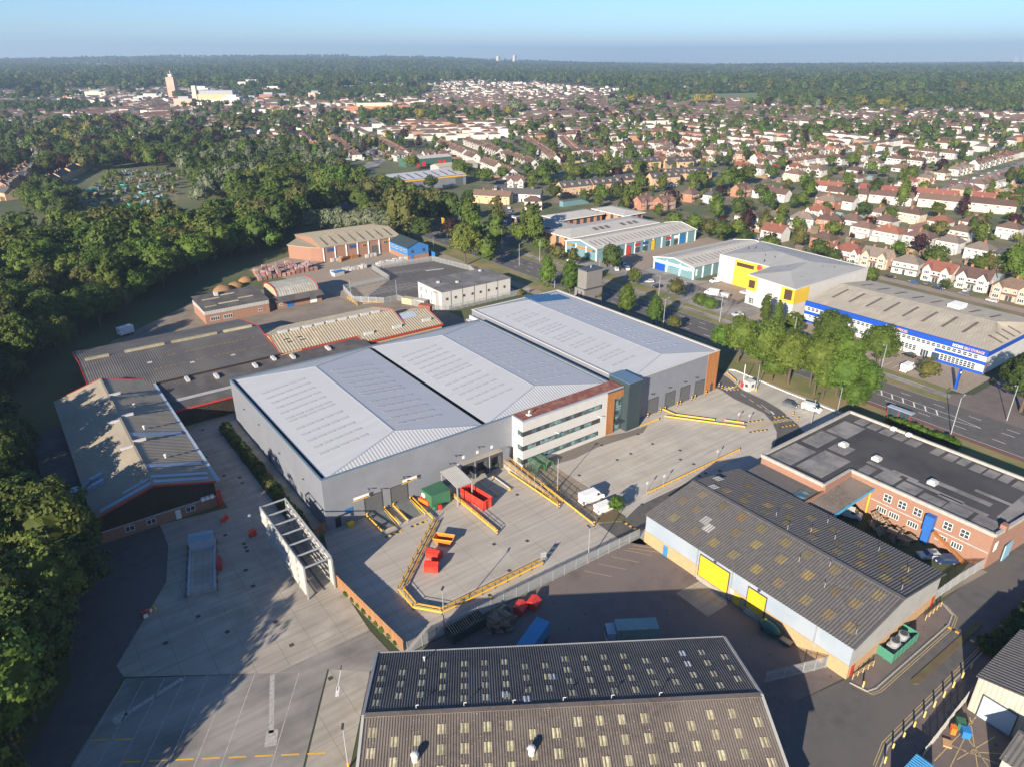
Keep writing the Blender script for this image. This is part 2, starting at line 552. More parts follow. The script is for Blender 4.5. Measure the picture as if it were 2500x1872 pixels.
# streets through the suburb (centre lines) and the lane with the parked cars
def street(name, pts, w, m=M_asph, z=.006):
    mb = MB()
    P_ = [Vector((x, y, 0)) for x, y in pts]
    L_, R_ = [], []
    for i, p in enumerate(P_):
        d = (P_[min(i + 1, len(P_) - 1)] - P_[max(i - 1, 0)]).normalized()
        n = Vector((-d.y, d.x, 0))
        L_.append(p + n * w / 2); R_.append(p - n * w / 2)
    for i in range(len(P_) - 1):
        mb.poly([(q.x, q.y, terr(q.x, q.y) + z) for q in (R_[i], R_[i + 1], L_[i + 1], L_[i])])
    return struct(name, mb, m)
street('side_street', [(165, 172), (190, 190), (204, 219), (245, 285), (285, 338), (325, 410), (352, 470), (380, 545)], 9, M_asph)
street('side_street', [(225, 455), (268, 508), (313, 626), (360, 760), (400, 880)], 14, M_asphl)
street('side_street', [(462, 118), (478, 113), (579, 122), (715, 140), (900, 170)], 10, M_asphl)
street('side_street', [(430, 262), (514, 268), (587, 236), (662, 242), (801, 266), (945, 290)], 9, M_asphl)
street('side_street', [(262, -40), (262, 60), (268, 95)], 6, M_paver)

# painted markings: one sheet of paint for each road or yard
def marks(parent, items, m, z):
    mb = MB()
    for it in items:
        (x0, y0), (x1, y1), w = it
        d = Vector((x1 - x0, y1 - y0, 0))
        n = Vector((-d.y, d.x, 0)).normalized() * (w / 2)
        mb.poly([(x0 - n.x, y0 - n.y, z), (x1 - n.x, y1 - n.y, z), (x1 + n.x, y1 + n.y, z), (x0 + n.x, y0 + n.y, z)])
    for i, f in enumerate(mb.f):
        pass
    o = build('painted_markings', mb, m, parent)
    return o
def dash(p, q, l, g, w):
    p, q = Vector((*p, 0)), Vector((*q, 0))
    n = int((q - p).length / (l + g))
    d = (q - p).normalized()
    return [((p + d * (i * (l + g))).to_2d()[:], (p + d * (i * (l + g) + l)).to_2d()[:], w) for i in range(n)]
it = dash((147, -110), (147, 300), 3, 6, .16) + dash((152.3, -110), (152.3, -50), 3, 6, .16) + dash((151.6, -5), (151.6, 300), 4, 3, .16) + dash((155.4, -110), (155.4, 300), 3, 6, .16)
it += [((149.2, -50), (149.2, -12), .14), ((152.2, -50), (152.2, -12), .14), ((149.2, -50), (150.7, -58), .14), ((152.2, -50), (150.7, -58), .14)]
it += [((149.2, -48 + 3 * k), (152.2, -46.2 + 3 * k), .35) for k in range(12)]
it += [((142.9, -110), (142.9, 320), .12), ((158.6, -44), (158.6, 320), .12)]
marks(ROAD, it, M_white, .010)
marks(SERV, [((165.1, -40), (165.1, 150), .12)], M_white, .010)
it = []
for i, (x, y) in enumerate([(-39.4, -16.7), (-37.3, -18.7), (-34.6, -20.0), (-31.9, -21.4), (-29.1, -23.2), (-26.2, -25.2), (-23.3, -27.2), (-17.8, -31.0)]):
    it.append(((x, y), (x - 13.6, y - 20.0 if i else y - 20), .13))
it += [((-21.2, -28.9), (-24.9, -39.0), .7), ((-24.6, -38.6), (-25.7, -41), 1.6), ((-32.4, -21.6), (-40.6, -23.6), .7), ((-40.4, -23.5), (-42.2, -24.0), 1.5)]
marks(PARK, it, M_fade, .006)
it = []
for k in range(8):
    x, y = -41.4 + 2.9 * k, -32.3 - 1.92 * k
    it.append(((x - 1, y + .65), (x + 1, y - .65), .22))
for x, y in ((-44.1, -26.2), (-41.6, -27.9)):
    it.append(((x - 1, y + .65), (x + 1, y - .65), .22))
marks(PARK, it, M_yell, .008)
marks(RAMP, [((-12, -33.5), (-14.5, -37.6), .13), ((-14.1, -37.0), (-15.0, -38.6), .5)], M_white, .008)
# forecourt bays: thin yellow lines 12 m by 5 m
it = []
for y in (-10.5, -22.8, -16.6):
    it.append(((51, y), (84, y - .4), .12))
for k in range(12):
    x = 53.5 + k * 2.75
    it.append(((x, -10.6), (x, -22.9), .09))
for k in range(9):
    it.append(((46.3, -9.5 - k * 2.2), (51.5, -9.5 - k * 2.2), .09))
for k in range(7):
    it += [((46.4 + .7 * k, -8.8), (47.8 + .7 * k, -12.5), .07), ((46.4 + .7 * k, -12.5), (47.8 + .7 * k, -8.8), .07)]
marks(FORE, it, M_yfade, .008)
ENT = sheet('access_road', [(116.2, 8), (116.0, -4.3), (114.3, -10), (114, -16), (113.6, -20.1), (111, -24.3), (107.3, -28.3), (104, -30.5), (100.6, -31.8), (97, -40.4), (112, -40.4), (113, -31.9), (115, -29.3), (118.8, -21.6), (120.3, -16), (121.1, -7.1), (124.5, 0), (126, 8)], M_asph, .006)
it = dash((118.6, -9), (113.2, -26), 2.2, 1.3, .14)
it += [((119.5, -2), (118.5, -6.5), .14), ((117.3, -16.5), (115.3, -21.5), .14), ((116.0, -20.4), (115.1, -22), .5)]
it += [((117.3 + .9 * k, -4.0), (117.7 + .9 * k, -5.6), .45) for k in range(4)]
marks(ENT, it, M_white, .012)
it = [((103.2 + 1.05 * k, -22.9 - .33 * k), (102.6 + 1.05 * k, -21.1 - .33 * k), .55) for k in range(13)]
marks(FORE, it, M_yfade, .014)
sheet('paved_strip', [(45.6, -4.2), (71, -4.2), (77, -6), (84, -6.5), (80, -8.6), (66, -7.2), (58, -8), (46, -6.5)], mat('block_paving', (.17, .145, .125), (.13, .115, .10), scale=2.5, rough=.9), .004)
sheet('bay_paving', [(46.2, -7), (51.8, -7.6), (52.6, -29.5), (45.4, -29.6)], mat('block_paving_tan', (.24, .20, .15), (.19, .16, .125), scale=2.0, rough=.9), .004)
sheet('gate_patch', [(44.8, -30.1), (50.9, -32), (56, -30.5), (72, -30.6), (72, -34), (53, -36.8), (44.8, -37)], M_asph, .008)
sheet('warehouse_path', [(-2.1, .2), (0, .2), (0, 58), (-2.1, 58)], M_concw, .010)
sheet('hedge_bed', [(-5.2, 4), (-2.1, 2), (-2.1, 57), (-5.2, 57)], M_earth, .012)
# ================================================================ building helpers
FACE = {'-Y': 0.0, '-X': -math.pi / 2, '+X': math.pi / 2, '+Y': math.pi}
_wc = {}
def win(parent, x, y, z, w, h, face='-Y', nx=2, ny=1, fm=None, gm=None, bar=.08, name='window'):
    """a window: frame standing 6 cm proud of the wall, pane set back inside it"""
    fm, gm = fm or M_wframe, gm or M_glass
    k = (round(w, 2), round(h, 2), nx, ny, fm.name, gm.name, bar)
    if k not in _wc:
        a, b = MB(), MB()
        for i in range(nx + 1):
            xx = -w / 2 + i * w / nx
            a.box(xx - bar / 2, -.06, -bar / 2, xx + bar / 2, .02, h + bar / 2)
        for j in range(ny + 1):
            zz = j * h / ny
            a.box(-w / 2, -.055, zz - bar / 2, w / 2, .02, zz + bar / 2)
        b.box(-w / 2 + .01, -.025, .01, w / 2 - .01, .01, h - .01)
        _wc[k] = (a.mesh(name, fm), b.mesh('pane', gm))
    fr, pa = _wc[k]
    r_ = FACE[face] if isinstance(face, str) else face
    o = piece(name, fr, parent, (x, y, z), (0, 0, r_))
    p = link('pane', pa, o)
    return o
def slab(parent, name, x, y, z, w, h, t, m, face='-Y'):
    """an upright panel (door, sign, shutter) t thick in front of the wall"""
    mb = MB().box(-w / 2, -t, 0, w / 2, .01, h)
    r_ = FACE[face] if isinstance(face, str) else face
    return piece(name, mb.mesh(name, m), parent, (x, y, z), (0, 0, r_))
def shutter(parent, x, y, w, h, m, face='-Y', name='roller_door', z=0.0, n=9):
    """roller door of slats in a frame"""
    mb = MB()
    for i in range(n):
        mb.box(-w / 2, -.05 - (i % 2) * .03, i * h / n, w / 2, .01, (i + 1) * h / n)
    r_ = FACE[face] if isinstance(face, str) else face
    d = piece(name, mb.mesh(name, m), parent, (x, y, z), (0, 0, r_))
    f = MB().box(-w / 2 - .15, -.12, 0, -w / 2, .01, h + .15).box(w / 2, -.12, 0, w / 2 + .15, .01, h + .15).box(-w / 2, -.12, h, w / 2, .01, h + .15)
    link('door_frame', f.mesh('door_frame', M_dark), d)
    return d
def letters(parent, s, x, y, z, w, h, m, face='-Y', name='lettering', depth=.06):
    t, tw = text_mb(s, 1.0, depth)
    zs = [v[2] for v in t.v]
    hh = max(zs) - min(zs)
    t.v = [(vx / tw * w, vy, (vz - min(zs)) / hh * h) for vx, vy, vz in t.v]
    r_ = FACE[face] if isinstance(face, str) else face
    return piece(name, t.mesh(name, m), parent, (x, y, z), (0, 0, r_))
def gable(root, x0, y0, x1, y1, ev, rg, wm, rm, axis='Y', pitch=.6, amp=.06, oh=.3, wall0=0.0, base=None, bh=2.0, rx=None, trim=None):
    """walls with gables and two corrugated slopes; axis is the ridge direction"""
    mb = MB()
    c = rx if rx is not None else ((x0 + x1) / 2 if axis == 'Y' else (y0 + y1) / 2)
    if axis == 'Y':
        prof0 = [(x0, y0, wall0), (x1, y0, wall0), (x1, y0, ev), (c, y0, rg), (x0, y0, ev)]
        prof1 = [(x, y1, z) for x, _, z in prof0]
    else:
        prof0 = [(x0, y1, wall0), (x0, y0, wall0), (x0, y0, ev), (x0, c, rg), (x0, y1, ev)]
        prof1 = [(x1, y, z) for _, y, z in prof0]
    mb.poly(prof0); mb.poly(prof1[::-1])
    for a, b in ((0, 4), (2, 1)):
        mb.poly([prof0[a], prof0[b], prof1[b], prof1[a]])
    build('wall', mb, wm, root)
    o = oh
    sl = (rg - ev) / max(.1, abs(c - (x0 if axis == 'Y' else y0)))
    sl2 = (rg - ev) / max(.1, abs((x1 if axis == 'Y' else y1) - c))
    for s in (0, 1):
        mb = MB()
        if axis == 'Y':
            e = x0 - o if s == 0 else x1 + o
            z = ev - o * (sl if s == 0 else sl2) + .12
            mb.corr((e, y0 - o, z), (e, y1 + o, z), (c, y1 + o, rg + .12), (c, y0 - o, rg + .12), pitch, amp)
        else:
            e = y0 - o if s == 0 else y1 + o
            z = ev - o * (sl if s == 0 else sl2) + .12
            mb.corr((x0 - o, e, z), (x1 + o, e, z), (x1 + o, c, rg + .12), (x0 - o, c, rg + .12), pitch, amp)
        build('roof', mb, rm, root)
    mb = MB()
    if axis == 'Y':
        mb.bar((c, y0 - o, rg + .2), (c, y1 + o, rg + .2), .5, .08)
    else:
        mb.bar((x0 - o, c, rg + .2), (x1 + o, c, rg + .2), .5, .08)
    build('ridge_cap', mb, rm, root)
    if base:
        t = .04
        mb = MB()
        for (a, b, d, e) in ((x0 - t, y0 - t, x1 + t, y0), (x0 - t, y1, x1 + t, y1 + t), (x0 - t, y0, x0, y1), (x1, y0, x1 + t, y1)):
            mb.box(a, b, 0, d, e, bh)
        build('base_wall', mb, base, root)
    if trim:
        mb = MB()
        t = .18
        if axis == 'Y':
            for yy in (y0 - o - .06, y1 + o + .06):
                mb.bar((x0 - o, yy, ev - o * sl + .05), (c, yy, rg + .1), .1, .4)
                mb.bar((c, yy, rg + .1), (x1 + o, yy, ev - o * sl2 + .05), .1, .4)
        else:
            for xx in (x0 - o - .06, x1 + o + .06):
                mb.bar((xx, y0 - o, ev - o * sl + .05), (xx, c, rg + .1), .1, .4)
                mb.bar((xx, c, rg + .1), (xx, y1 + o, ev - o * sl2 + .05), .1, .4)
        build('verge_trim', mb, trim, root)
def roofz(x, c, half, ev, rg):
    return rg - (rg - ev) * abs(x - c) / half

# ---------------------------------------------------------------- colours of the big buildings
M_clad = mat('cladding_silver_grey', (.235, .25, .282), (.215, .23, .26), scale=.12, c3=(.21, .225, .252), scale3=.25, rough=.45, rib=('Z', .33), ribd=.35, metal=.15)
M_clad2 = mat('cladding_plain_grey', (.205, .22, .255), (.19, .205, .238), scale=.12, c3=(.185, .20, .232), scale3=.3, rough=.45, metal=.15, bump=.02)
M_roofm = mat('roof_metal', (.425, .435, .45), (.385, .395, .41), scale=.35, stretch=(.12, 1.2, 1), c3=(.40, .41, .425), scale3=.05, rough=.5, rib=('Y', .5), ribd=.2, metal=.05)
M_roofh = mat('roof_metal_hip', (.415, .425, .44), (.39, .40, .415), scale=.3, rough=.5, rib=('X', .75), ribd=.45, metal=.1)
M_rlight = mat('rooflight_grp', (.335, .345, .36), (.30, .31, .325), scale=1.2, rough=.3)
M_flash = mat('flashing', (.32, .35, .40), (.28, .31, .36), scale=.4, rough=.45)
M_bflash = mat('flashing_blue', (.10, .16, .23), (.085, .14, .2), scale=.4, rough=.4)
M_wood = mat('timber_cladding', (.36, .16, .055), (.24, .10, .035), scale=1.4, stretch=(3.0, 3.0, .12), rough=.6)
M_whiter = mat('white_render', (.47, .465, .45), (.43, .425, .41), scale=.3, rough=.7)
M_redroof = mat('sedum_roof', (.20, .055, .045), (.15, .05, .04), scale=.9, c3=(.24, .12, .08), scale3=.5, rough=.95, bump=.4, bscale=4)
M_slate = mat('dark_slate_panel', (.035, .052, .060), (.03, .046, .052), scale=.5, rough=.6, spec=.3)
M_rdoor = mat('roller_door_grey', (.095, .10, .105), (.085, .09, .095), scale=1, rough=.5)
M_green = mat('compactor_green', (.035, .13, .07), (.03, .11, .06), scale=.8, rough=.5)
M_red = mat('skip_red', (.62, .035, .02), (.50, .03, .02), scale=.8, c3=(.45, .05, .03), scale3=.8, rough=.45)
M_orange = mat('skip_orange', (.70, .17, .02), (.58, .13, .02), scale=.8, rough=.5)

# ================================================================ the big warehouse
W = thing('warehouse', 'large silver grey warehouse with twin hipped bays and loading docks on the front yard', 'warehouse', (0, 0, 0))
mb = MB()
t = .35
build('wall', mb.box(0, 0, 0, 76, t, 11.75), M_clad, W)
build('wall', MB().box(0, 58 - t, 0, 76, 58, 11.75), M_clad, W)
build('wall', MB().box(0, t, 0, t, 58 - t, 11.75), M_clad2, W)
build('wall', MB().box(76 - t, t, 0, 76, 58 - t, 11.75), M_clad2, W)
mb = MB()
mb.box(-.05, -.05, 11.75, 76.05, .45, 11.87).box(-.05, 57.55, 11.75, 76.05, 58.05, 11.87).box(-.05, .45, 11.75, .35, 57.55, 11.87).box(75.5, .45, 11.75, 76.05, 57.55, 11.87)
build('parapet_cap', mb, M_bflash, W)
build('gutter', MB().box(t, t, 10.2, 76 - t, 58 - t, 10.35).box(38.1, t, 10.35, 38.9, 57, 10.5), M_dark, W)
G0, RZ = 11.45, 13.5
rl_me = MB().box(-.95, -.42, 0, .95, .42, .07).mesh('rooflight', M_rlight)
def hipbay(root, xa, xb, ya, yb, c, r0, r1, g, rz, rows, xsL, xsR):
    mats = (M_roofm, M_roofm, M_roofh, M_roofh)
    pts = {'a': (xa, ya, g), 'b': (xb, ya, g), 'c': (xb, yb, g), 'd': (xa, yb, g), 'e': (c, r0, rz), 'f': (c, r1, rz)}
    parts = []
    for nm, m in zip(('aefd', 'bcfe', 'abe', 'cdf'), mats):
        mb = MB().poly([pts[k] for k in nm])
        # thin skirt so that each slope is a solid sheet
        parts.append(build('roof_slope', mb, m, root))
    mb = MB()
    for p, q in (('e', 'f'), ('a', 'e'), ('b', 'e'), ('d', 'f'), ('c', 'f')):
        P_, Q_ = Vector(pts[p]), Vector(pts[q])
        mb.bar(P_ + Vector((0, 0, .05)), Q_ + Vector((0, 0, .05)), .3, .06)
    build('ridge_cap', mb, M_flash, root)
    for part, xs, e in ((parts[0], xsL, xa), (parts[1], xsR, xb)):
        sl = math.atan2(rz - g, abs(c - e))
        sg = 1 if e < c else -1
        for y in rows:
            for x in xs:
                z = g + (rz - g) * abs(x - e) / abs(c - e)
                piece('rooflight', rl_me, part, (x, y, z + .02), (0, -sl * sg, 0))
rows = [9.5 + 3.3 * k for k in range(5)] + [27.0, 28.8, 32.0, 35.2, 38.4, 41.6, 44.8]
hipbay(W, 1.1, 38.0, .5, 57.5, 19.2, 6.6, 49, G0, RZ, rows, [4.6 + 2.25 * k for k in range(5)], [22.6 + 2.25 * k for k in range(5)])
hipbay(W, 39.0, 75.2, .5, 57.5, 57.0, 6.6, 49, G0, RZ, rows, [42.4 + 2.25 * k for k in range(5)], [60.6 + 2.25 * k for k in range(5)])
for x in (10.2, 16.1):
    shutter(W, x, 0, 3.7, 4.5, M_rdoor)
d = slab(W, 'door', 2.4, 0, 0, 1.2, 2.3, .06, M_black)
slab(W, 'notice_board', 4.9, 0, 2.4, 1.7, 1.1, .06, mat('sign_blue', (.02, .10, .28), (.03, .14, .34), scale=1.5, rough=.4))
for i, x in enumerate((32.5, 36.2, 40.1)):
    d = build('dock_shelter', MB().box(x - 1.8, -1.3, 0, x - 1.35, 0, 4.5).box(x + 1.35, -1.3, 0, x + 1.8, 0, 4.5).box(x - 1.35, -1.3, 3.7, x + 1.35, 0, 4.5), M_dark, W)
    build('shelter_top', MB().box(x - 1.85, -1.4, 4.5, x + 1.85, 0, 4.62), M_concw, d)
    build('shelter_edge', MB().box(x - 1.9, -1.38, .0, x - 1.78, .0, 4.5), M_flash, d)
    build('dock_door', MB().box(x - 1.3, -.1, 1.1, x + 1.3, -.04, 3.7), M_black, d)
    build('dock_plate', MB().box(x - 1.1, -.6, .0, x + 1.1, -.02, 1.1), M_dark, d)
    slab(W, 'bay_number', x - .3, 0, 5.3, .6, .7, .05, M_white)
build('dock_side_panel', MB().box(42.0, -1.3, 0, 43.8, 0, 4.55), M_clad2, W)
slab(W, 'door', 44.5, 0, 0, 1.1, 2.2, .06, M_dark)
for x, z in ((9.3, 6.4), (17.2, 6.2), (30, 6.9), (36, 7.0), (28.5, 5.4), (12.0, 5.3), (18, 5.3)):
    build('wall_light', MB().box(x - .15, -.9, z, x + .15, -.5, z + .18).bar((x, -.5, z + .1), (x, 0, z + .1), .08), M_dark, W)
for y, z in ((10, 7), (24, 6.5), (37, 8), (48, 7.5)):
    build('wall_light', MB().box(-.4, y - .12, z, 0, y + .12, z + .2), M_dark, W)
slab(W, 'door', 0, 33, 0, 1.1, 2.2, .06, M_slate, '-X')
slab(W, 'door', 0, 13, 0, 1.1, 2.2, .06, M_slate, '-X')

# ---------------------------------------------------------------- white office block on its front
O_ = thing('office_block', 'white rendered three storey office with dark window bands and a red sedum roof', 'office', (45.5, -4, 0))
build('wall', MB().box(45.5, -4, 0, 71.4, -.01, 11.7), M_whiter, O_)
build('roof', MB().box(45.8, -3.7, 11.7, 76.6, .35, 11.95), M_redroof, O_)
build('parapet_cap', MB().box(45.4, -4.1, 11.7, 76.7, -3.7, 11.98).box(45.4, -3.7, 11.7, 45.8, -.02, 11.98), M_flash, O_)
M_pane = mat('office_pane', (.05, .09, .10), (.16, .26, .27), scale=.55, detail=2, lo=.45, hi=.6, rough=.1, spec=.8)
M_band = mat('band_panel', (.032, .036, .04), (.045, .048, .052), scale=.6, rough=.35)
for fl, (z0, z1, x1) in enumerate(((.9, 2.1, 68.8), (4.4, 5.6, 69.2), (8.1, 9.25, 69.6))):
    b = build('window_band', MB().box(45.44, -4.05, z0, x1, -3.98, z1).box(45.44, -3.98, z0, 45.52, -2.2, z1), M_band, O_)
    n = 18
    for i in range(n):
        xa = 46.9 + (x1 - 47.2) * i / n
        w = (x1 - 47.2) / n
        if fl == 0 or random.random() < .55:
            build('pane', MB().box(xa + .06, -4.09, z0 + .12, xa + w - .06, -4.04, z1 - .12), M_pane, b)
    build('pane', MB().box(45.40, -3.5, z0 + .12, 45.45, -2.4, z1 - .12), M_pane, b)
T_ = build('timber_panel', MB().box(71.4, -4.06, 0, 73.9, -.01, 11.4).box(73.9, -4.06, 9.3, 76.9, -.01, 11.4), M_wood, O_)
for i in range(10):
    build('board', MB().box(71.45 + i * .245, -4.1, .05, 71.45 + i * .245 + .2, -4.05, 11.35), M_wood, T_)
build('panel_cap', MB().box(71.3, -4.2, 11.4, 77.0, .1, 11.75), M_dark, O_)
cw = build('curtain_wall', MB().box(73.9, -3.6, 0, 76.9, -3.5, 9.3), M_band, O_)
for i in range(5):
    for j in range(10):
        if random.random() < .8:
            build('pane', MB().box(73.95 + i * .59, -3.64, 1.9 + j * .74, 74.47 + i * .59, -3.59, 2.5 + j * .74), M_pane, cw)
build('entrance_canopy', MB().box(73.7, -5.1, 2.6, 77.0, -3.5, 2.9), M_slate, O_)
build('entrance_door', MB().box(74.4, -3.68, 0, 76.4, -3.6, 2.5), M_pane, O_)
build('entrance_portal', MB().box(77.0, -5.6, 0, 81.6, 1.5, 13.0), M_slate, O_)
build('portal_cap', MB().box(76.9, -5.7, 13.0, 81.7, 1.6, 13.15), M_bflash, O_)
build('satellite_dish', MB().tube((48.6, -2.2, 11.95), (48.6, -2.2, 12.8), .05).blob((48.6, -2.4, 12.9), .35, .12, .35).box(48.1, -2.7, 11.95, 49.1, -1.7, 12.1), M_white, O_)
for x, z in ((55, 6.3), (68.3, 6.4)):
    build('wall_light', MB().bar((x, -4.0, z), (x, -5.0, z + .15), .07).box(x - .12, -5.3, z + .1, x + .12, -4.9, z + .25), M_wframe, O_)

# ---------------------------------------------------------------- second warehouse
U = thing('warehouse', 'single bay silver grey warehouse with timber corner and four dark roller doors', 'warehouse', (79, -2.7, 0))
t = .35
for b_ in ((79, -2.7, 0, 110.4, -2.35, 11.75), (79, 66.8, 0, 115, 67.15, 11.75), (79, -2.35, 0, 79.35, 66.8, 11.75), (114.65, -2.35, 0, 115, 66.8, 11.75)):
    build('wall', MB().box(*b_), M_clad2, U)
build('parapet_cap', MB().box(78.9, -2.8, 11.75, 115.1, -2.3, 11.9).box(78.9, 66.75, 11.75, 115.1, 67.25, 11.9).box(78.9, -2.3, 11.75, 79.4, 66.75, 11.9).box(114.2, -2.3, 11.75, 115.1, 66.75, 11.9), M_whiter, U)
build('gutter', MB().box(79.3, -2.3, 10.4, 114.7, 66.8, 10.5), M_dark, U)
hipbay(U, 79.5, 114.2, -2.2, 66.7, 97.0, 2.6, 60.5, 11.45, 13.25, [7 + 1.9 * k for k in (0, 2, 3, 5, 6, 8, 9, 11, 12, 13, 15, 16, 17, 19, 20, 22, 23, 25)], [84.0 + 2.2 * k for k in range(4)], [101.5 + 2.2 * k for k in range(4)])
for i in range(8):
    for j in range(4):
        x = 99.0 + i * 1.75
        z = 13.25 - (x - 97) / 17.2 * 1.8
        if i < 6 or j < 3:
            build('solar_panel', MB().box(x - .8, 57.2 + j * 2.1, z - .02, x + .8, 59.15 + j * 2.1, z + .10), mat('solar_panel', (.012, .06, .14), (.02, .08, .18), scale=1.5, rough=.25), U)
for x in (89.4, 96.0, 101.9, 107.9):
    shutter(U, x, -2.7, 3.6, 4.4, M_rdoor)
T_ = build('timber_panel', MB().box(110.4, -2.75, 0, 115.05, -2.35, 11.6).box(114.99, -2.35, 0, 115.06, 2, 11.6), M_wood, U)
for i in range(14):
    build('board', MB().box(110.45 + i * .328, -2.8, .05, 110.45 + i * .328 + .27, -2.74, 11.55), M_wood, T_)
build('doorway', MB().box(112.6, -2.84, 0, 113.7, -2.74, 2.3), M_dark, U)
for x in (88, 94.5, 100.5, 105.2):
    build('wall_light', MB().box(x, -3.5, 6.2, x + .6, -3.2, 6.4).bar((x + .3, -3.2, 6.3), (x + .3, -2.7, 6.3), .06), M_dark, U)
build('link_roof', MB().box(76.0, 2, 9.2, 79.0, 66, 9.5), M_roofh, U)
build('link_coping', MB().box(77.2, 2, 9.5, 77.8, 66, 10.6), M_roofm, U)

# ---------------------------------------------------------------- plant tower beside it
P_ = thing('plant_tower', 'slim grey two stage tower with a black cap rising behind the warehouses', 'tower', (132, 72, 0))
M_tow = mat('tower_cladding', (.19, .18, .172), (.17, .162, .155), scale=.4, rough=.5, rib=('Z', .5), ribd=.2)
build('lower_stage', MB().box(132, 72, 0, 141, 77.5, 7.2), M_tow, P_)
build('upper_stage', MB().box(133.2, 72.4, 7.2, 141, 77.3, 14.0), M_tow, P_)
build('cap', MB().box(133.0, 72.2, 14.0, 141.2, 77.5, 14.4).box(131.8, 71.8, 7.2, 141.2, 72.4, 7.5), M_dark, P_)
build('slot_window', MB().box(131.93, 73.4, 3.5, 131.99, 73.9, 6.3).box(131.93, 75.5, 3.5, 131.99, 76, 6.3), M_black, P_)
build('flue', MB().tube((137.5, 75, 14.4), (137.5, 75, 15.2), .25), M_steel, P_)
# ================================================================ older sheds on the left
M_fc = mat('fibre_cement_tan', (.30, .255, .19), (.22, .19, .145), scale=.35, c3=(.25, .225, .18), scale3=.12, rough=.9, stretch=(1, .25, 1), detail=10)
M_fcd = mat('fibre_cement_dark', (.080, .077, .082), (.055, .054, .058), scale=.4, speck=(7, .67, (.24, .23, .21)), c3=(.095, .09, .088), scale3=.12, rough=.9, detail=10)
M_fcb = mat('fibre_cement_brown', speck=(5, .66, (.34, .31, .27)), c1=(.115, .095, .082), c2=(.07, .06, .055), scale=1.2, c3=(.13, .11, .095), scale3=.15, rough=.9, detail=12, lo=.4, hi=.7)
M_fcg = mat('fibre_cement_grey', speck=(6, .68, (.33, .31, .29)), c1=(.112, .106, .104), c2=(.078, .075, .075), scale=1.1, c3=(.095, .09, .088), scale3=.15, rough=.9, detail=12)
M_fcc = mat('fibre_cement_cream', (.36, .31, .225), (.25, .215, .15), scale=.5, c3=(.29, .255, .19), scale3=.12, rough=.9, detail=10)
M_felt = mat('roof_felt', (.075, .068, .066), (.055, .05, .05), scale=.5, c3=(.10, .09, .085), scale3=.2, rough=.9)
M_timb = mat('dark_boarding', (.03, .018, .012), (.022, .013, .01), scale=1, rough=.7, rib=('X', .4), ribd=.5)
M_redtrim = mat('red_trim', (.42, .04, .025), (.34, .035, .025), scale=.6, rough=.5)
M_brick = mat('brick_red', (.27, .125, .078), (.20, .09, .06), scale=2.0, rough=.9, brick=(.45, .15, (.30, .24, .19)), c3=(.24, .12, .08), scale3=.2)
M_bricky = mat('brick_buff', (.44, .27, .13), (.34, .20, .10), scale=2.0, rough=.9, brick=(.5, .17, (.42, .34, .24)))
M_gsheet = mat('sheet_pale_blue', (.26, .31, .37), (.235, .285, .34), scale=.3, rough=.55, c3=(.28, .32, .37), scale3=.2)
M_gsheetw = mat('sheet_white_grey', (.36, .355, .34), (.31, .305, .29), scale=.4, rough=.6)
M_patch = mat('sheet_bluegrey_patch', (.30, .36, .43), (.25, .31, .38), scale=.8, rough=.6)
M_skyl = mat('rooflight_cream', (.42, .385, .25), (.28, .25, .155), scale=1.1, rough=.6, rand=.22)
M_skylw = mat('rooflight_white', (.48, .48, .48), (.4, .4, .4), scale=1.5, rough=.5)
M_moss = mat('rooflight_moss', (.20, .145, .055), (.13, .105, .055), scale=1.3, rough=.9, rand=.3)

S = thing('shed', 'tan corrugated gable shed with red verge and dark boarded gable beside the wood', 'shed', (-37, 21, 0))
gable(S, -36.6, 22, -14.8, 84, 6.0, 9.2, M_timb, M_fc, 'Y', pitch=.8, amp=.08, oh=.4, base=M_brick, bh=2.4, trim=M_redtrim)
for y0, y1, x0, x1, m in ((29.5, 31.2, -25.6, -14.9, M_patch), (22.6, 23.7, -25.6, -15.5, M_patch), (24.8, 26.0, -25.6, -15, M_patch), (46.0, 48.0, -25.6, -15, M_patch)):
    z0, z1 = roofz(x0, -25.7, 11, 6, 9.2) + .24, roofz(x1, -25.7, 11, 6, 9.2) + .24
    build('roof_patch', MB().poly([(x0, y0, z0), (x1, y0, z1), (x1, y1, z1), (x0, y1, z0)]), m, S)
for y0, y1, x0, x1 in ((22.3, 23.4, -35.5, -25.8), (24.4, 25.2, -31, -25.8)):
    z0, z1 = roofz(x0, -25.7, 11, 6, 9.2) + .24, roofz(x1, -25.7, 11, 6, 9.2) + .24
    build('roof_patch', MB().poly([(x0, y0, z0), (x1, y0, z1), (x1, y1, z1), (x0, y1, z0)]), M_patch, S)
build('gutter_strip', MB().box(-14.9, 21.6, 5.75, -13.6, 84, 6.0), M_patch, S)
for x, y in ((-27.0, 41), (-24.2, 43), (-27.2, 56), (-24.0, 58), (-27, 70), (-24.3, 72)):
    zz = roofz(x, -25.7, 11, 6, 9.2) + .2
    build('ridge_vent', MB().box(x - 1.3, y - .25, zz, x + 1.3, y + .25, zz + .55), M_skylw, S)
for x, y in ((-21, 34), (-22, 50), (-21.5, 64)):
    zz = roofz(x, -25.7, 11, 6, 9.2) + .1
    build('roof_cowl', MB().tube((x, y, zz), (x, y, zz + .7), .22).blob((x, y, zz + .8), .4, .4, .25), M_skylw, S)
for x, w in ((-31.5, 1.6), (-27.6, 1.6), (-20.2, 1.7)):
    win(S, x, 21.95, .9, w, 1.1, '-Y', 2, 1)
slab(S, 'door', -22.6, 21.95, 0, 1.0, 2.1, .05, M_white)
for x in (-17.6, -16.7, -15.8):
    build('air_conditioner', MB().box(x - .35, 21.2, 2.6, x + .35, 21.9, 3.2), M_wframe, S)
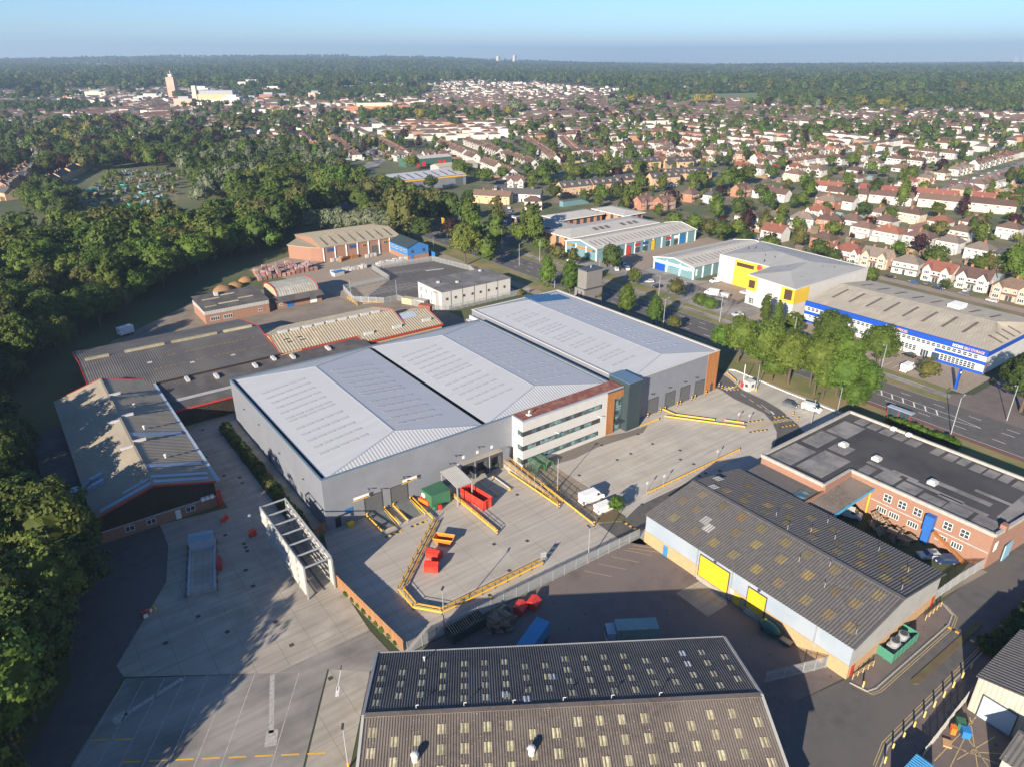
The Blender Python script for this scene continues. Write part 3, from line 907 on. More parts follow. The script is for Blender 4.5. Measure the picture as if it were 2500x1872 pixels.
build('corner_post', MB().box(-14.9, 21.5, 0, -14.0, 22.0, 3.6), M_redtrim, S)
build('gutter_strip', MB().box(-36.6, 21.75, 2.45, -14.8, 21.94, 2.75), M_steel, S)
S2 = thing('air_handling_duct', 'pale blue duct housing with two bent ducts clamped on the tan shed roof', 'duct', (-40, 33, 0))
build('casing', MB().box(-40.5, 31, 2.5, -37.6, 37, 5.8).box(-40.2, 31.3, 0, -39.9, 31.6, 2.5).box(-38.2, 31.3, 0, -37.9, 31.6, 2.5).box(-40.2, 36.4, 0, -39.9, 36.7, 2.5).box(-38.2, 36.4, 0, -37.9, 36.7, 2.5), mat('duct_blue', (.20, .34, .42), (.17, .30, .38), scale=.7, rough=.4), S2)
for y in (32.5, 35.2):
    build('duct', MB().bar((-37.6, y, 5), (-35.2, y, 7.0), .9).bar((-35.2, y, 7.0), (-33.0, y + .3, 7.6), .9), M_patch, S2)
S3 = thing('lean_to', 'dark flat roofed lean-to between the tan shed and the wood', 'lean-to', (-43.5, 40, 0))
build('wall', MB().box(-43.2, 40, 0, -37.2, 74, 2.9), M_timb, S3)
build('roof', MB().corr((-43.4, 39.8, 2.95), (-43.4, 74.2, 2.95), (-37.1, 74.2, 3.4), (-37.1, 39.8, 3.4), 1.0, .06), M_felt, S3)

S = thing('shed', 'dark grey corrugated shed with cream ridge vents behind the tan gable shed', 'shed', (-28, 80, 0))
gable(S, -28.3, 81.5, 20.4, 119, 6.0, 9.0, M_timb, M_fcd, 'X', pitch=.6, amp=.06, oh=.3, rx=101, base=M_brick, bh=2.0, trim=M_redtrim)
for x0, x1 in ((-27, -21), (-17, -6.5), (-4.5, 8.5), (10.5, 19)):
    build('ridge_vent', MB().box(x0, 100.5, 9.1, x1, 101.5, 9.7), M_skyl, S)
for y in (88, 94):
    mb = MB()
    zz = 6 + (y - 81.5) / 19.5 * 3 + .26
    for k in range(26):
        if random.random() < .8:
            x = -12 + k * 1.2
            mb.box(x, y - .5, zz - .05, x + .7, y + .5, zz)
    build('rooflight_row', mb, M_moss, S)
for x, y in ((-3, 87), (-13, 92), (8, 86)):
    zz = 6 + (y - 81.5) / 19.5 * 3 + .2
    build('rooflight', MB().box(x, y, zz, x + 1.2, y + 1.6, zz + .1), M_skylw, S)

S = thing('shed', 'long low dark felt roofed shed with red fascia backing onto the warehouse', 'shed', (-14.8, 63.5, 0))
build('wall', MB().box(-14.8, 63.8, 0, 46, 80.9, 4.6), M_timb, S)
build('roof', MB().poly([(-15, 63.5, 4.7), (46.3, 63.5, 4.7), (46.3, 81, 5.6), (-15, 81, 5.6)]).poly([(-15, 63.5, 4.65), (-15, 81, 5.55), (46.3, 81, 5.55), (46.3, 63.5, 4.65)]), M_felt, S)
build('fascia', MB().box(-15.1, 63.35, 4.3, 46.3, 63.5, 4.75), M_redtrim, S)
build('roof_patch', MB().poly([(-11.5, 68.2, 4.97), (4, 68.2, 4.97), (4, 69.8, 5.05), (-11.5, 69.8, 5.05)]), M_gsheetw, S)
for x, y in ((1, 77), (12, 78), (23, 78), (34, 78), (-6, 79.5), (18, 80)):
    build('roof_vent', MB().box(x - .45, y - 1.4, 5.3, x + .45, y + 1.4, 6.1), M_skylw, S)

S = thing('shed', 'cream corrugated shed with a row of ridge vents and red fascia', 'shed', (20.6, 81, 0))
gable(S, 20.8, 81.6, 62, 104, 6.0, 9.0, M_bricky, M_fcc, 'X', pitch=.9, amp=.1, oh=.25, rx=90, trim=M_redtrim)
for k in range(9):
    build('ridge_vent', MB().box(23.5 + k * 3.9, 89.6, 9.1, 26.3 + k * 3.9, 90.5, 9.8), M_skylw, S)
for x, y in ((24, 86.5), (24.3, 85), (27.8, 86.2), (28.4, 84.8)):
    zz = 6 + (y - 81.6) / 8.4 * 3 + .25
    build('rooflight', MB().box(x, y, zz, x + 1.5, y + 1.0, zz + .12), M_slate, S)
build('fascia', MB().box(27, 81.2, 5.3, 45.5, 81.35, 5.95), M_redtrim, S)
S = thing('shed_wing', 'grey and cream corrugated wing with dark windows under red fascia', 'shed', (46, 78, 0))
gable(S, 45.6, 77.8, 73.8, 97, 5.0, 7.6, M_bricky, M_fcc, 'X', pitch=.9, amp=.1, oh=.25, rx=88, trim=M_redtrim)
build('roof_sheeting', MB().corr((48.5, 84.5, 6.92), (69, 84.5, 6.92), (69, 88, 7.8), (48.5, 88, 7.8), .5, .08), M_patch, S)
build('fascia', MB().box(45.3, 77.3, 4.5, 74.2, 77.45, 5.0), M_redtrim, S)
for x in (51, 56, 61, 66, 71):
    win(S, x, 77.75, 2.0, 3.2, 1.5, '-Y', 4, 1, M_dark)
for x in (49, 59, 70):
    build('ridge_vent', MB().box(x - 1.6, 80.6, 5.9, x + 1.6, 81.3, 6.8), M_skylw, S)

S = thing('brick_workshop', 'low red brick workshop with dark felt roof and cream rooflight strips', 'workshop', (13.5, 138, 0))
build('wall', MB().box(13.8, 138.2, 0, 36.4, 154, 4.0), M_brick, S)
build('upper_cladding', MB().corr((13.7, 138.05, 3.4), (36.5, 138.05, 3.4), (36.5, 138.05, 4.9), (13.7, 138.05, 4.9), .5, .05).box(13.75, 138.1, 3.4, 36.5, 154, 4.9), M_gsheetw, S)
build('roof', MB().poly([(13.5, 137.8, 4.95), (36.8, 137.8, 4.95), (36.8, 154.3, 6.2), (13.5, 154.3, 6.2)]), M_felt, S)
for x0, x1, y in ((15, 19, 141), (20, 27, 142), (27.5, 33, 144), (16, 22, 148), (23, 28, 150)):
    zz = 4.95 + (y - 137.8) / 16.5 * 1.25 + .05
    build('rooflight', MB().box(x0, y, zz, x1, y + 1.1, zz + .12), M_skyl, S)
for x in (17, 21.5):
    win(S, x, 138.15, 1.0, 3.0, 1.3, '-Y', 4, 1)
win(S, 33, 138.15, 1.2, 1.6, .9, '-Y', 2, 1)
build('roof_box', MB().box(21, 150.5, 5.9, 22.3, 152, 7.2), M_skylw, S)
S = thing('barrel_shed', 'low barrel roofed shed with pale corrugated sheets and red end trims', 'shed', (39, 139, 0))
mb = MB()
prof = [(141.5, 3.4), (142.2, 5.4), (144.5, 6.7), (149, 7.1), (153.5, 6.7), (156.5, 5.4), (157.5, 3.4)]
for (a, b), (c, d_) in zip(prof[:-1], prof[1:]):
    mb.corr((41, a, b), (57, a, b), (57, c, d_), (41, c, d_), 1.0, .08)
build('roof', mb, mat('sheet_weathered', (.34, .33, .30), (.25, .245, .225), scale=.6, rough=.9, detail=9, c3=(.27, .25, .21), scale3=.2), S)
build('end_wall', MB().poly([(41.02, y, z) for y, z in prof] + [(41.02, 157.5, 0), (41.02, 141.5, 0)]).poly([(56.98, y, z) for y, z in prof[::-1]] + [(56.98, 141.5, 0), (56.98, 157.5, 0)]).box(41.1, 141.6, 0, 56.9, 157.4, 3.4), M_skyl, S)
mb = MB()
for (a, b), (c, d_) in zip(prof[:-1], prof[1:]):
    for x in (40.9, 57.1):
        mb.bar((x, a, b + .1), (x, c, d_ + .1), .12, .4)
build('verge_trim', mb, M_redtrim, S)
S = thing('brick_lean_to', 'low brick store with dark sloping roof and a blue double door', 'store', (39, 138, 0))
build('wall', MB().box(39.5, 139.9, 0, 57.3, 141.3, 2.9), M_brick, S)
build('roof', MB().poly([(39, 137.5, 3.0), (57.8, 137.5, 3.0), (57.8, 142.2, 4.2), (39, 142.2, 4.2)]), M_felt, S)
slab(S, 'double_door', 45, 139.9, 0, 2.6, 2.3, .06, mat('door_blue', (.02, .10, .30), (.03, .13, .36), scale=1, rough=.5))
slab(S, 'shutter_door', 54, 139.9, 0, 2.6, 2.6, .06, M_wframe)
win(S, 41.5, 139.85, 1.1, 1.2, .9, '-Y', 2, 1)

S = thing('white_office', 'plain white two storey flat roofed building with a row of small square windows', 'office', (88.5, 102, 0))
build('wall', MB().box(88.5, 102, 0, 120, 119.5, 7.0), M_whiter, S)
build('roof', MB().box(88.3, 101.8, 7.0, 120.2, 119.7, 7.25), mat('flat_roof_grey', (.13, .125, .12), (.09, .088, .086), scale=.4, c3=(.17, .165, .16), scale3=.15, rough=.9, detail=9), S)
for k in range(8):
    win(S, 90.8 + k * 3.75, 101.95, 3.6, .9, .9, '-Y', 1, 1, M_brick)
for k in range(4):
    for z in (1.0, 4.0):
        if not (k == 2 and z == 1.0):
            win(S, 88.45, 105 + k * 4, z, 1.5, 1.5, '-X', 2, 2)
build('stair_box', MB().box(86.8, 103.5, 0, 88.5, 106.0, 6.6), M_whiter, S)
for x in (92.5, 97.6, 102.9, 108.4, 113.8):
    build('downpipe', MB().box(x, 101.9, 0, x + .12, 102, 7), M_dark, S)
for x, y in ((93, 112), (99, 108), (115, 116)):
    build('roof_vent', MB().box(x, y, 7.2, x + .9, y + .9, 7.9), M_skylw, S)

S = thing('merchant_shed', 'brick builders merchant shed with pale corrugated roof and dark rooflight strips', 'shed', (77, 193, 0))
gable(S, 80, 192.5, 120, 226, 6.8, 9.5, M_brick, M_fcc, 'X', pitch=1.0, amp=.08, oh=.4, rx=205)
build('wing_wall', MB().prism([(70.5, 210), (77, 199), (80, 196), (80, 222)], 0, 6.0), M_brick, S)
build('wing_roof', MB().prism([(70, 210.2), (77, 198.6), (80.2, 195.6), (80.2, 222.3)], 6.0, 6.3), M_fcc, S)
for k in range(8):
    x = 83 + k * 4.7
    build('rooflight', MB().poly([(x, 194, 7.4), (x + .9, 194, 7.4), (x + .9, 203.5, 9.35), (x, 203.5, 9.35)]), M_fcd, S)
for k in range(8):
    x = 80.5 + k * 5.6
    build('pilaster', MB().box(x - .2, 192.2, 0, x + .2, 192.5, 6.8), M_wframe, S)
M_signb = mat('sign_navy', (.02, .06, .18), (.025, .07, .2), scale=.6, rough=.5)
for x in (84.5, 95.5):
    s_ = slab(S, 'sign', x, 192.5, 4.6, 4.4, 1.6, .08, M_signb)
    slab(s_, 'sign_band', 0, -.08, .55, 3.4, .6, .03, M_white)
    slab(s_, 'sign_band', 0, -.08, .2, 3.8, .15, .03, M_yell)
shutter(S, 107, 192.5, 4.5, 4, M_rdoor)
for x in (101, 112):
    win(S, x, 192.45, 4.4, 2, 1.2, '-Y', 2, 1, M_yell)
S = thing('blue_office', 'blue clad office with slate roof and brick base in the merchant yard', 'office', (113, 172, 0))
M_blue = mat('cladding_blue', (.04, .17, .42), (.035, .15, .38), scale=.4, rough=.5, rib=('Z', .4), ribd=.3)
gable(S, 113, 172.5, 124, 190, 5.8, 8.2, M_blue, M_slate, 'Y', pitch=1.0, amp=.02, oh=.4, base=M_brick, bh=2.2)
for k in range(4):
    win(S, 112.95, 175 + k * 4, 3.6, 2.2, 1.1, '-X', 2, 1)
for x in (115.5, 121.5):
    win(S, x, 172.45, 3.4, 1.2, 1.2, '-Y', 1, 1, M_dark)
s_ = slab(S, 'sign', 118.5, 172.5, 5.6, 3.4, .9, .07, M_blue)
slab(s_, 'sign_band', 0, -.07, .25, 2.9, .5, .03, M_white)
slab(S, 'door', 115, 172.4, 0, 1.4, 2.2, .08, M_blue)

# ================================================================ foreground warehouse (turned 33 degrees)
F = thing('foreground_warehouse', 'dark brown corrugated warehouse with a chequer of cream rooflights below the rear yard', 'warehouse', (-9.3, -42.6, 0), rot=math.atan2(-.543, .84), local=True)
# local x runs along the eave, local y is towards the yard (positive = away); roof falls both ways from y = -12.8
L_ = 49.6
mb = MB()
prof = [(0, 0), (0, 7.9), (-12.8, 10.9), (-25.6, 7.9), (-25.6, 0)]
mb.poly([(0, y, z) for y, z in prof]).poly([(L_, y, z) for y, z in prof[::-1]]).poly([(0, 0, 0), (0, 0, 7.9), (L_, 0, 7.9), (L_, 0, 0)][::-1]).poly([(0, -25.6, 0), (0, -25.6, 7.9), (L_, -25.6, 7.9), (L_, -25.6, 0)])
build('wall', mb, M_gsheetw, F)
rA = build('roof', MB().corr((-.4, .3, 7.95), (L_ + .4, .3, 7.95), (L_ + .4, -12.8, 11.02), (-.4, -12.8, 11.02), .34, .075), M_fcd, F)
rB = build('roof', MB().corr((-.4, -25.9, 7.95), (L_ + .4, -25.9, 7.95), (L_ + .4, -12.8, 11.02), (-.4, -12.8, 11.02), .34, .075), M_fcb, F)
build('ridge_cap', MB().bar((-.4, -12.8, 11.1), (L_ + .4, -12.8, 11.1), .7, .1), M_fcb, F)
build('verge_cap', MB().bar((-.5, .3, 8.05), (-.5, -12.8, 11.12), .35, .12).bar((-.5, -25.9, 8.05), (-.5, -12.8, 11.12), .35, .12).bar((L_ + .5, .3, 8.05), (L_ + .5, -12.8, 11.12), .35, .12).bar((L_ + .5, -25.9, 8.05), (L_ + .5, -12.8, 11.12), .35, .12), M_gsheetw, F)
build('gutter', MB().box(-.4, .3, 7.85, L_ + .4, .55, 8.0), M_gsheetw, F)
a_ = math.atan2(3.0, 12.8)
def lightsheet(m):
    mb = MB().corr((-.5, -.62, 0), (.5, -.62, 0), (.5, .62, 0), (-.5, .62, 0), .34, .075)
    return mb.mesh('rooflight', m)
lc, lw = lightsheet(M_skyl), lightsheet(M_skylw)
cols = [.85 + 2.8 * k for k in range(18)]
for k, x in enumerate(cols):
    hi = k % 18 in (1, 2, 7, 8, 13, 14, 17) and k != 0
    for j in range(4 if not hi else 3):
        d = (4.5 if hi else 3.2) + 2.45 * j
        m = lw if (k, j) in ((15, 0), (15, 1)) else lc
        piece('rooflight', m, rA, (x, -d, 7.95 + (d + .3) * 3.07 / 13.1 + .035), (-a_, 0, 0))
        d2 = (16.15 if hi else 14.95) + 2.4 * j
        piece('rooflight', lc, rB, (x, -d2, 11.02 - (d2 - 12.8) * 3.07 / 13.1 + .035), (a_, 0, 0))
for x, d in ((20.1, 11.3), (17.4, 10.2), (23.9, 7.0)):
    piece('rooflight', lw, rA, (x, -d, 7.95 + (d + .3) * 3.07 / 13.1 + .045), (-a_, 0, 0))
for x in (6.2, 20.0):
    z = 11.02 - (18.4 - 12.8) * .234
    build('roof_cowl', MB().tube((x, -18.4, z), (x, -18.4, z + .9), .42).blob((x, -18.4, z + 1.0), .55, .55, .45), M_skylw, F)
for x in (6, 12, 18.2, 24.6, 30.8, 37):
    build('vent_pipe', MB().tube((x, -12.0, 10.8), (x, -12.0, 11.5), .05, n=6).tube((x, -12.0, 11.45), (x + .35, -12.0, 11.5), .06, n=6), M_skylw, F)
build('vent_pipe', MB().tube((6.4, -2.0, 8.4), (6.4, -2.0, 9.2), .1, n=6).blob((6.4, -2, 9.2), .2, .2, .12), M_skylw, F)
build('lean_to_roof', MB().poly([(L_ + .6, -16.5, 3.6), (L_ + 3.6, -17.2, 3.0), (L_ + 3.6, -22, 3.0), (L_ + .6, -25, 3.6)]), M_fcb, F)

# ================================================================ grey warehouse right of the rear yard
Gw = thing('grey_warehouse', 'grey corrugated warehouse with pale blue cladding, brick base and yellow doors', 'warehouse', (48.3, -81.2, 0))
x0, x1, y0, y1 = 48.2, 75.6, -81.2, -39.6
mb = MB()
c, ev, rg = 61.3, 6.3, 8.6
build('wall', MB().poly([(x0, y0, 0), (x1, y0, 0), (x1, y0, ev), (c, y0, rg), (x0, y0, ev)]), M_gsheetw, Gw)
build('wall', MB().poly([(x1, y1, 0), (x0, y1, 0), (x0, y1, ev), (c, y1, rg), (x1, y1, ev)]), M_gsheetw, Gw)
build('wall', MB().poly([(x0, y1, 0), (x0, y0, 0), (x0, y0, ev), (x0, y1, ev)]), M_gsheet, Gw)
build('wall', MB().poly([(x1, y0, 0), (x1, y1, 0), (x1, y1, ev), (x1, y0, ev)]), M_gsheet, Gw)
build('base_wall', MB().box(x0 - .1, y0 - .1, 0, x0, y1, 2.6).box(x0, y0 - .1, 0, x1 + .1, y0, 2.2), M_bricky, Gw)
gA = build('roof', MB().corr((x0 - .5, y0 - .3, ev + .03), (x0 - .5, y1 + .3, ev + .03), (c, y1 + .3, rg + .12), (c, y0 - .3, rg + .12), .5, .10), M_fcg, Gw)
gB = build('roof', MB().corr((x1 + .4, y0 - .3, ev + .05), (x1 + .4, y1 + .3, ev + .05), (c, y1 + .3, rg + .12), (c, y0 - .3, rg + .12), .5, .10), M_fcg, Gw)
build('ridge_cap', MB().bar((c, y0 - .3, rg + .2), (c, y1 + .3, rg + .2), .8, .1), M_fcg, Gw)
build('verge_cap', MB().bar((x0 - .5, y0 - .35, ev + .1), (c, y0 - .35, rg + .2), .2, .2).bar((c, y0 - .35, rg + .2), (x1 + .4, y0 - .35, ev + .1), .2, .2), M_fcg, Gw)
gl = MB().corr((-1.05, -.8, 0), (-1.05, .8, 0), (1.05, .8, 0), (1.05, -.8, 0), .5, .10).mesh('rooflight', M_moss)
gw_ = MB().corr((-1.05, -.8, 0), (-1.05, .8, 0), (1.05, .8, 0), (1.05, -.8, 0), .5, .10).mesh('rooflight', M_gsheetw)
aL, aR = math.atan2(rg - ev, c - x0), math.atan2(rg - ev, x1 - c)
for x, ys in ((50.8, (-43.9, -48.9, -53.2, -57.4, -62.2, -66.4, -71.4, -75.4, -78.9)), (55.4, (-41.9, -45.4, -54.3, -58.6, -63.6, -68.7, -73.6, -76.9)), (59.2, (-43.4, -48.3, -52.6, -56.8, -61.8, -66, -70.9, -75.1, -78.4))):
    for y in ys:
        piece('rooflight', gl, gA, (x, y, rg + .12 - (c - x) * (rg - ev + .09) / (c - x0 + .5) + .04), (0, -aL, 0))
for y in (-48.5, -50.2):
    piece('rooflight', gw_, gA, (54.2 if y > -49 else 53, y, rg + .16 - (c - (54.2 if y > -49 else 53)) * (rg - ev + .09) / (c - x0 + .5)), (0, -aL, 0))
for x, ys in ((64.4, (-45, -49.2, -54, -58.5, -63.5, -68.4, -72.7, -76.8)), (67.2, (-48, -52.6, -57.2, -62.1, -67, -71.2, -75.3, -78.8)), (71.0, (-45.7, -50, -54.5, -59.3, -64, -68.9, -73.2, -77.2))):
    for y in ys:
        piece('rooflight', gl, gB, (x, y, rg + .12 - (x - c) * (rg - ev + .07) / (x1 - c + .4) + .04), (0, aR, 0))
for y in (-41.6, -43.0):
    piece('rooflight', gw_, gB, (63 + (y + 43) * 2.2, y, rg + .0), (0, aR, 0))
for x, y in ((57, -66), (59.5, -70), (62.5, -60), (65, -56), (68, -66), (72, -72), (70, -78), (55, -72), (66, -62.5), (72.5, -62), (63.5, -80), (50.3, -80.2)):
    z = rg - abs(x - c) * .17
    build('vent_pipe', MB().tube((x, y, z), (x, y, z + 1.1), .055, n=6), M_steel, Gw)
M_ydoor = mat('door_yellow', (.60, .40, .02), (.54, .36, .02), scale=.8, rough=.5)
shutter(Gw, x0 - .1, -56.0, 6.2, 4.4, M_ydoor, '-X', z=.9)
shutter(Gw, x0 - .1, -64.8, 3.4, 4.2, M_ydoor, '-X', z=.9)
build('dock_step', MB().box(x0 - .5, -66.6, 0, x0 - .1, -63.0, .95).box(x0 - .4, -59.2, 0, x0 - .1, -52.8, .9), M_concw, Gw)
slab(Gw, 'door', x0 - .1, -61.2, 0, 1.1, 2.1, .06, M_ydoor, '-X')
d = slab(Gw, 'door', x0 - .1, -45.0, 0, 1.1, 2.3, .06, mat('door_mid_blue', (.03, .16, .36), (.04, .2, .4), scale=1, rough=.5), '-X')
slab(Gw, 'notice_board', x0 - .1, -60.0, 1.6, .9, .9, .05, M_white, '-X')
for y in (-52.3, -59.8, -75.5):
    build('downpipe', MB().box(x0 - .28, y, .0, x0 - .12, y + .14, 6.2), M_steel, Gw)
for y in (-56, -65):
    build('wall_light', MB().box(x0 - .4, y - .2, 5.6, x0, y + .2, 5.9), M_dark, Gw)
slab(Gw, 'door', 49.4, y0 - .1, 0, 1.0, 2.1, .06, M_redtrim)
slab(Gw, 'door', 74.6, y0 - .1, 0, 1.0, 2.1, .06, M_redtrim)

# ================================================================ brick building with the flat black roof
B = thing('flat_roofed_factory', 'red brick two storey factory with patched black flat roof and white box vents', 'factory', (82, -82.5, 0))
pl = [(92.3, -82.4), (117.4, -84.5), (117.4, -40.4), (82.6, -40.4), (82.6, -55), (92.3, -55)]
build('wall', MB().prism(pl, 0, 7.2), M_brick, B)
M_flat = mat('bitumen_black', (.032, .031, .033), (.045, .043, .044), scale=.3, c3=(.055, .052, .052), scale3=.12, rough=.9, detail=9)
M_pch = mat('bitumen_grey', (.17, .165, .16), (.11, .105, .105), scale=.6, c3=(.22, .21, .20), scale3=.2, rough=.9, detail=11)
rf = build('roof', MB().prism(pl, 7.2, 7.32), M_flat, B)
mb = MB()
for (a, b) in zip(pl, pl[1:] + pl[:1]):
    mb.bar((*a, 7.55), (*b, 7.55), .5, .7)
build('parapet', mb, M_kerb, B)
random.seed(3)
for (xa, ya, xb, yb) in [(113.4, -58 + 3 * k, 116.6, -55.6 + 3 * k) for k in range(5)] + [(113.2, -82 + 2.7 * k, 116.6, -79.9 + 2.7 * k) for k in range(8)] + [(104.5, -47, 112.5, -42), (95.5, -45.5, 103.5, -41.5), (84, -46, 94, -41.2), (85, -53, 96, -47), (97, -51, 101.5, -46.8), (93.5, -58, 97.5, -55.6), (93.3, -63, 98, -59), (93.3, -67.5, 97.4, -63.5), (93.3, -72, 97, -68), (93.3, -77, 97.2, -72.5), (93.3, -82, 97.5, -77.6), (98.4, -62, 99.6, -55), (98.6, -74, 99.6, -63.5), (101.5, -78, 103, -66), (105.2, -80, 106.2, -73.5), (99, -82.6, 113, -80), (99.2, -65.5, 99.9, -60), (97.5, -79, 98.6, -70)]:
    j = random.uniform(-.3, .3)
    build('felt_patch', MB().box(xa + j, ya + j, 7.3, xb + j, yb, 7.34), M_pch, rf)
for y in (-48.3, -55.8, -67.4):
    v = build('box_vent', MB().box(100.3, y - .8, 7.3, 101.9, y + .8, 8.0).box(100.6, y - .5, 8.0, 101.6, y + .5, 8.25), M_skylw, B)
for y in (-51.5, -55):
    build('air_conditioner', MB().box(115.6, y - .5, 7.9, 116.6, y + .5, 8.5), M_wframe, B)
for y in (-63.4, -66.3, -69.3, -74.9, -77.9):
    win(B, 92.25, y, 4.4, 1.5, 1.6, '-X', 2, 2)
for y in (-62.8, -65.3, -69.0, -74.4, -77.2):
    win(B, 92.25, y, 1.5, 1.9, 1.2, '-X', 4, 1)
build('string_course', MB().box(92.1, -82.3, 3.5, 92.3, -60.3, 3.75), M_kerb, B)
build('stair_box', MB().box(90.9, -72.8, 2.6, 92.3, -71.2, 6.2).box(91.2, -72.6, 0, 92.3, -71.3, 2.6), mat('stair_blue', (.02, .11, .38), (.02, .10, .34), scale=.8, rough=.5), B)
build('stair', MB().bar((91.4, -73, 3.2), (91.0, -79.5, .2), 1.0, .3), M_wood, B)
slab(B, 'gate_door', 99, -83.2, 0, 3.2, 3.4, .2, mat('door_light_blue', (.22, .38, .50), (.2, .35, .46), scale=.8, rough=.6))
build('chimney_stack', MB().box(95, -83.0, 7.2, 96.4, -82, 8.6), M_brick, B)
win(B, 94.0, -82.6, 3.6, 1.2, 1.8, '-Y', 2, 2)
L2 = thing('link_canopy', 'brown corrugated link roof with blue fascia over the courtyard entrance', 'canopy', (76, -60.4, 0))
build('roof', MB().corr((77.2, -60.3, 5.4), (92.2, -60.3, 6.0), (92.2, -55.4, 6.2), (77.2, -55.4, 5.6), .5, .1), M_fcb, L2)
build('fascia', MB().bar((77.2, -60.5, 5.3), (92.2, -60.5, 5.9), .15, .6), mat('fascia_blue', (.06, .30, .48), (.05, .26, .42), scale=.8, rough=.5), L2)
build('wall', MB().box(82.5, -55.4, 0, 92.3, -55.1, 7.6).box(75.7, -55.35, 0, 82.5, -55.05, 6.4), M_brick, L2)
build('post', MB().box(91.6, -60.3, 0, 91.9, -60.0, 5.8), M_yell, L2)
L3 = thing('low_flat_roof', 'low flat felt roof with white gutter edge between grey warehouse and factory', 'outbuilding', (75.7, -55, 0))
build('wall', MB().box(75.7, -55, 0, 82.5, -40.6, 5.6), M_brick, L3)
build('roof', MB().box(75.7, -55, 5.6, 82.5, -40.6, 5.75), M_fcg, L3)
build('edge', MB().box(75.3, -55.2, 5.4, 75.75, -40.4, 6.2).box(75.75, -55.3, 5.4, 82.5, -55.0, 6.1), M_gsheetw, L3)
build('roof_light', MB().box(77, -54, 5.8, 80, -51.8, 5.95), M_pane, L3)
# ================================================================ across the main road
M_rblue = mat('cladding_royal_blue', (.006, .06, .38), (.006, .055, .34), scale=.5, rough=.5)
M_fcl = mat('fibre_cement_pale', (.40, .36, .29), (.29, .26, .21), scale=.5, c3=(.33, .30, .24), scale3=.1, rough=.9, stretch=(.25, 1, 1), detail=10)
S = thing('blue_storage_building', 'long storage building with royal blue bands, white window rows and tan corrugated roof', 'storage building', (186.5, -43.3, 0))
build('wall', MB().box(186.6, -43.3, 0, 228.5, 15.8, 6.0), M_whiter, S)
build('fascia', MB().box(186.3, -43.5, 5.7, 187.0, 16.0, 7.45), M_rblue, S)
build('fascia', MB().box(187.0, -43.5, 5.7, 228.5, -43.2, 7.3), M_rblue, S)
build('blue_band', MB().box(186.45, -43.4, 3.0, 186.62, -29.0, 4.0), M_rblue, S)
build('blue_band', MB().box(186.45, 6.0, 2.8, 186.62, 15.9, 3.9), M_rblue, S)
build('blue_band', MB().box(186.4, -43.4, 0, 186.62, -30, .8), M_rblue, S)
build('blue_band', MB().box(186.4, 4.0, 0, 186.62, 15.9, .7), M_rblue, S)
roof = build('roof', MB().corr((186.9, -43.6, 7.4), (186.9, 15.9, 7.4), (208.5, 15.9, 9.9), (208.5, -36, 9.9), 1.0, .05), M_fcl, S)
r2 = build('roof', MB().corr((228.9, -43.6, 7.4), (228.9, 15.9, 7.4), (208.5, 15.9, 9.9), (208.5, -36, 9.9), 1.0, .05), M_fcl, S)
r3 = build('hip_end', MB().corr((186.9, -43.6, 7.4), (228.9, -43.6, 7.4), (208.6, -36, 9.9), (208.4, -36, 9.9), 1.0, .05), M_fcl, S)
build('gable_wall', MB().poly([(187, 15.8, 6), (228.5, 15.8, 6), (228.5, 15.8, 7.4), (208.5, 15.8, 9.85), (187, 15.8, 7.4)]), M_whiter, S)
for k in range(8):
    y = 10.5 - k * 6.2
    build('rooflight', MB().poly([(194.5, y, 8.38), (194.5, y + .9, 8.38), (204.5, y + .9, 9.54), (204.5, y, 9.54)]).poly([(194.5, y, 8.36), (204.5, y, 9.52), (204.5, y + .9, 9.52), (194.5, y + .9, 8.36)]), M_fcb, roof)
    build('rooflight', MB().poly([(213, y, 9.45), (222, y, 8.36), (222, y + .9, 8.36), (213, y + .9, 9.45)]), M_fcb, r2)
for k in range(4):
    x = 196 + k * 4.5
    build('rooflight', MB().poly([(x, -43, 7.75), (x + .9, -43, 7.75), (x + .9, -39, 9.05), (x, -39, 9.05)]), M_fcb, r3)
build('roof_plant', MB().box(213.5, -23, 9.0, 219, -19, 10.4), M_wframe, S)
for k in range(37):
    win(S, 186.6, 14.3 - k * 1.52, 4.3, 1.2, 1.15, '-X', 1, 2)
for k in range(9):
    win(S, 186.5, -31.5 - k * 1.12, .9, 1.0, 1.9, '-X', 1, 3)
for k in range(5):
    win(S, 186.6, -18.2 - k * 1.2, 1.2, 1.1, 1.8, '-X', 1, 3)
for k in range(6):
    win(S, 186.6, 13.5 - k * 1.5, 2.0, 1.2, .6, '-X', 1, 1)
for k in range(5):
    win(S, 186.6, -1 - k * 1.5, 1.3, 1.2, 1.3, '-X', 1, 2)
win(S, 186.55, -26.3, .1, 2.4, 2.4, '-X', 3, 1)
win(S, 186.55, -29.6, .1, 2.2, 2.4, '-X', 3, 1, M_rblue)
slab(S, 'poster', 186.6, -22.2, 3.2, 4.4, 1.0, .08, mat('poster_lilac', (.42, .42, .62), (.55, .55, .68), scale=1.2, rough=.5), '-X')
M_let = mat('letter_white', (.85, .85, .83), (.8, .8, .78), scale=1, rough=.5)
M_lety = mat('letter_gold', (.85, .50, .05), (.8, .45, .04), scale=1, rough=.5)
letters(S, 'access', 186.28, -13.0, 6.15, 3.1, .85, M_let, '-X')
letters(S, 'OFFICES', 186.28, -16.5, 6.15, 3.5, .8, M_lety, '-X')
letters(S, 'access', 186.28, -33.6, 6.15, 3.0, .85, M_let, '-X')
letters(S, 'SELF STORAGE', 186.28, -36.9, 6.15, 5.6, .8, M_lety, '-X')
build('sign_pylon', MB().box(169.6, -43.4, 0, 170.6, -42.9, 6.0), M_rblue, None, at=(170, -43, 0))
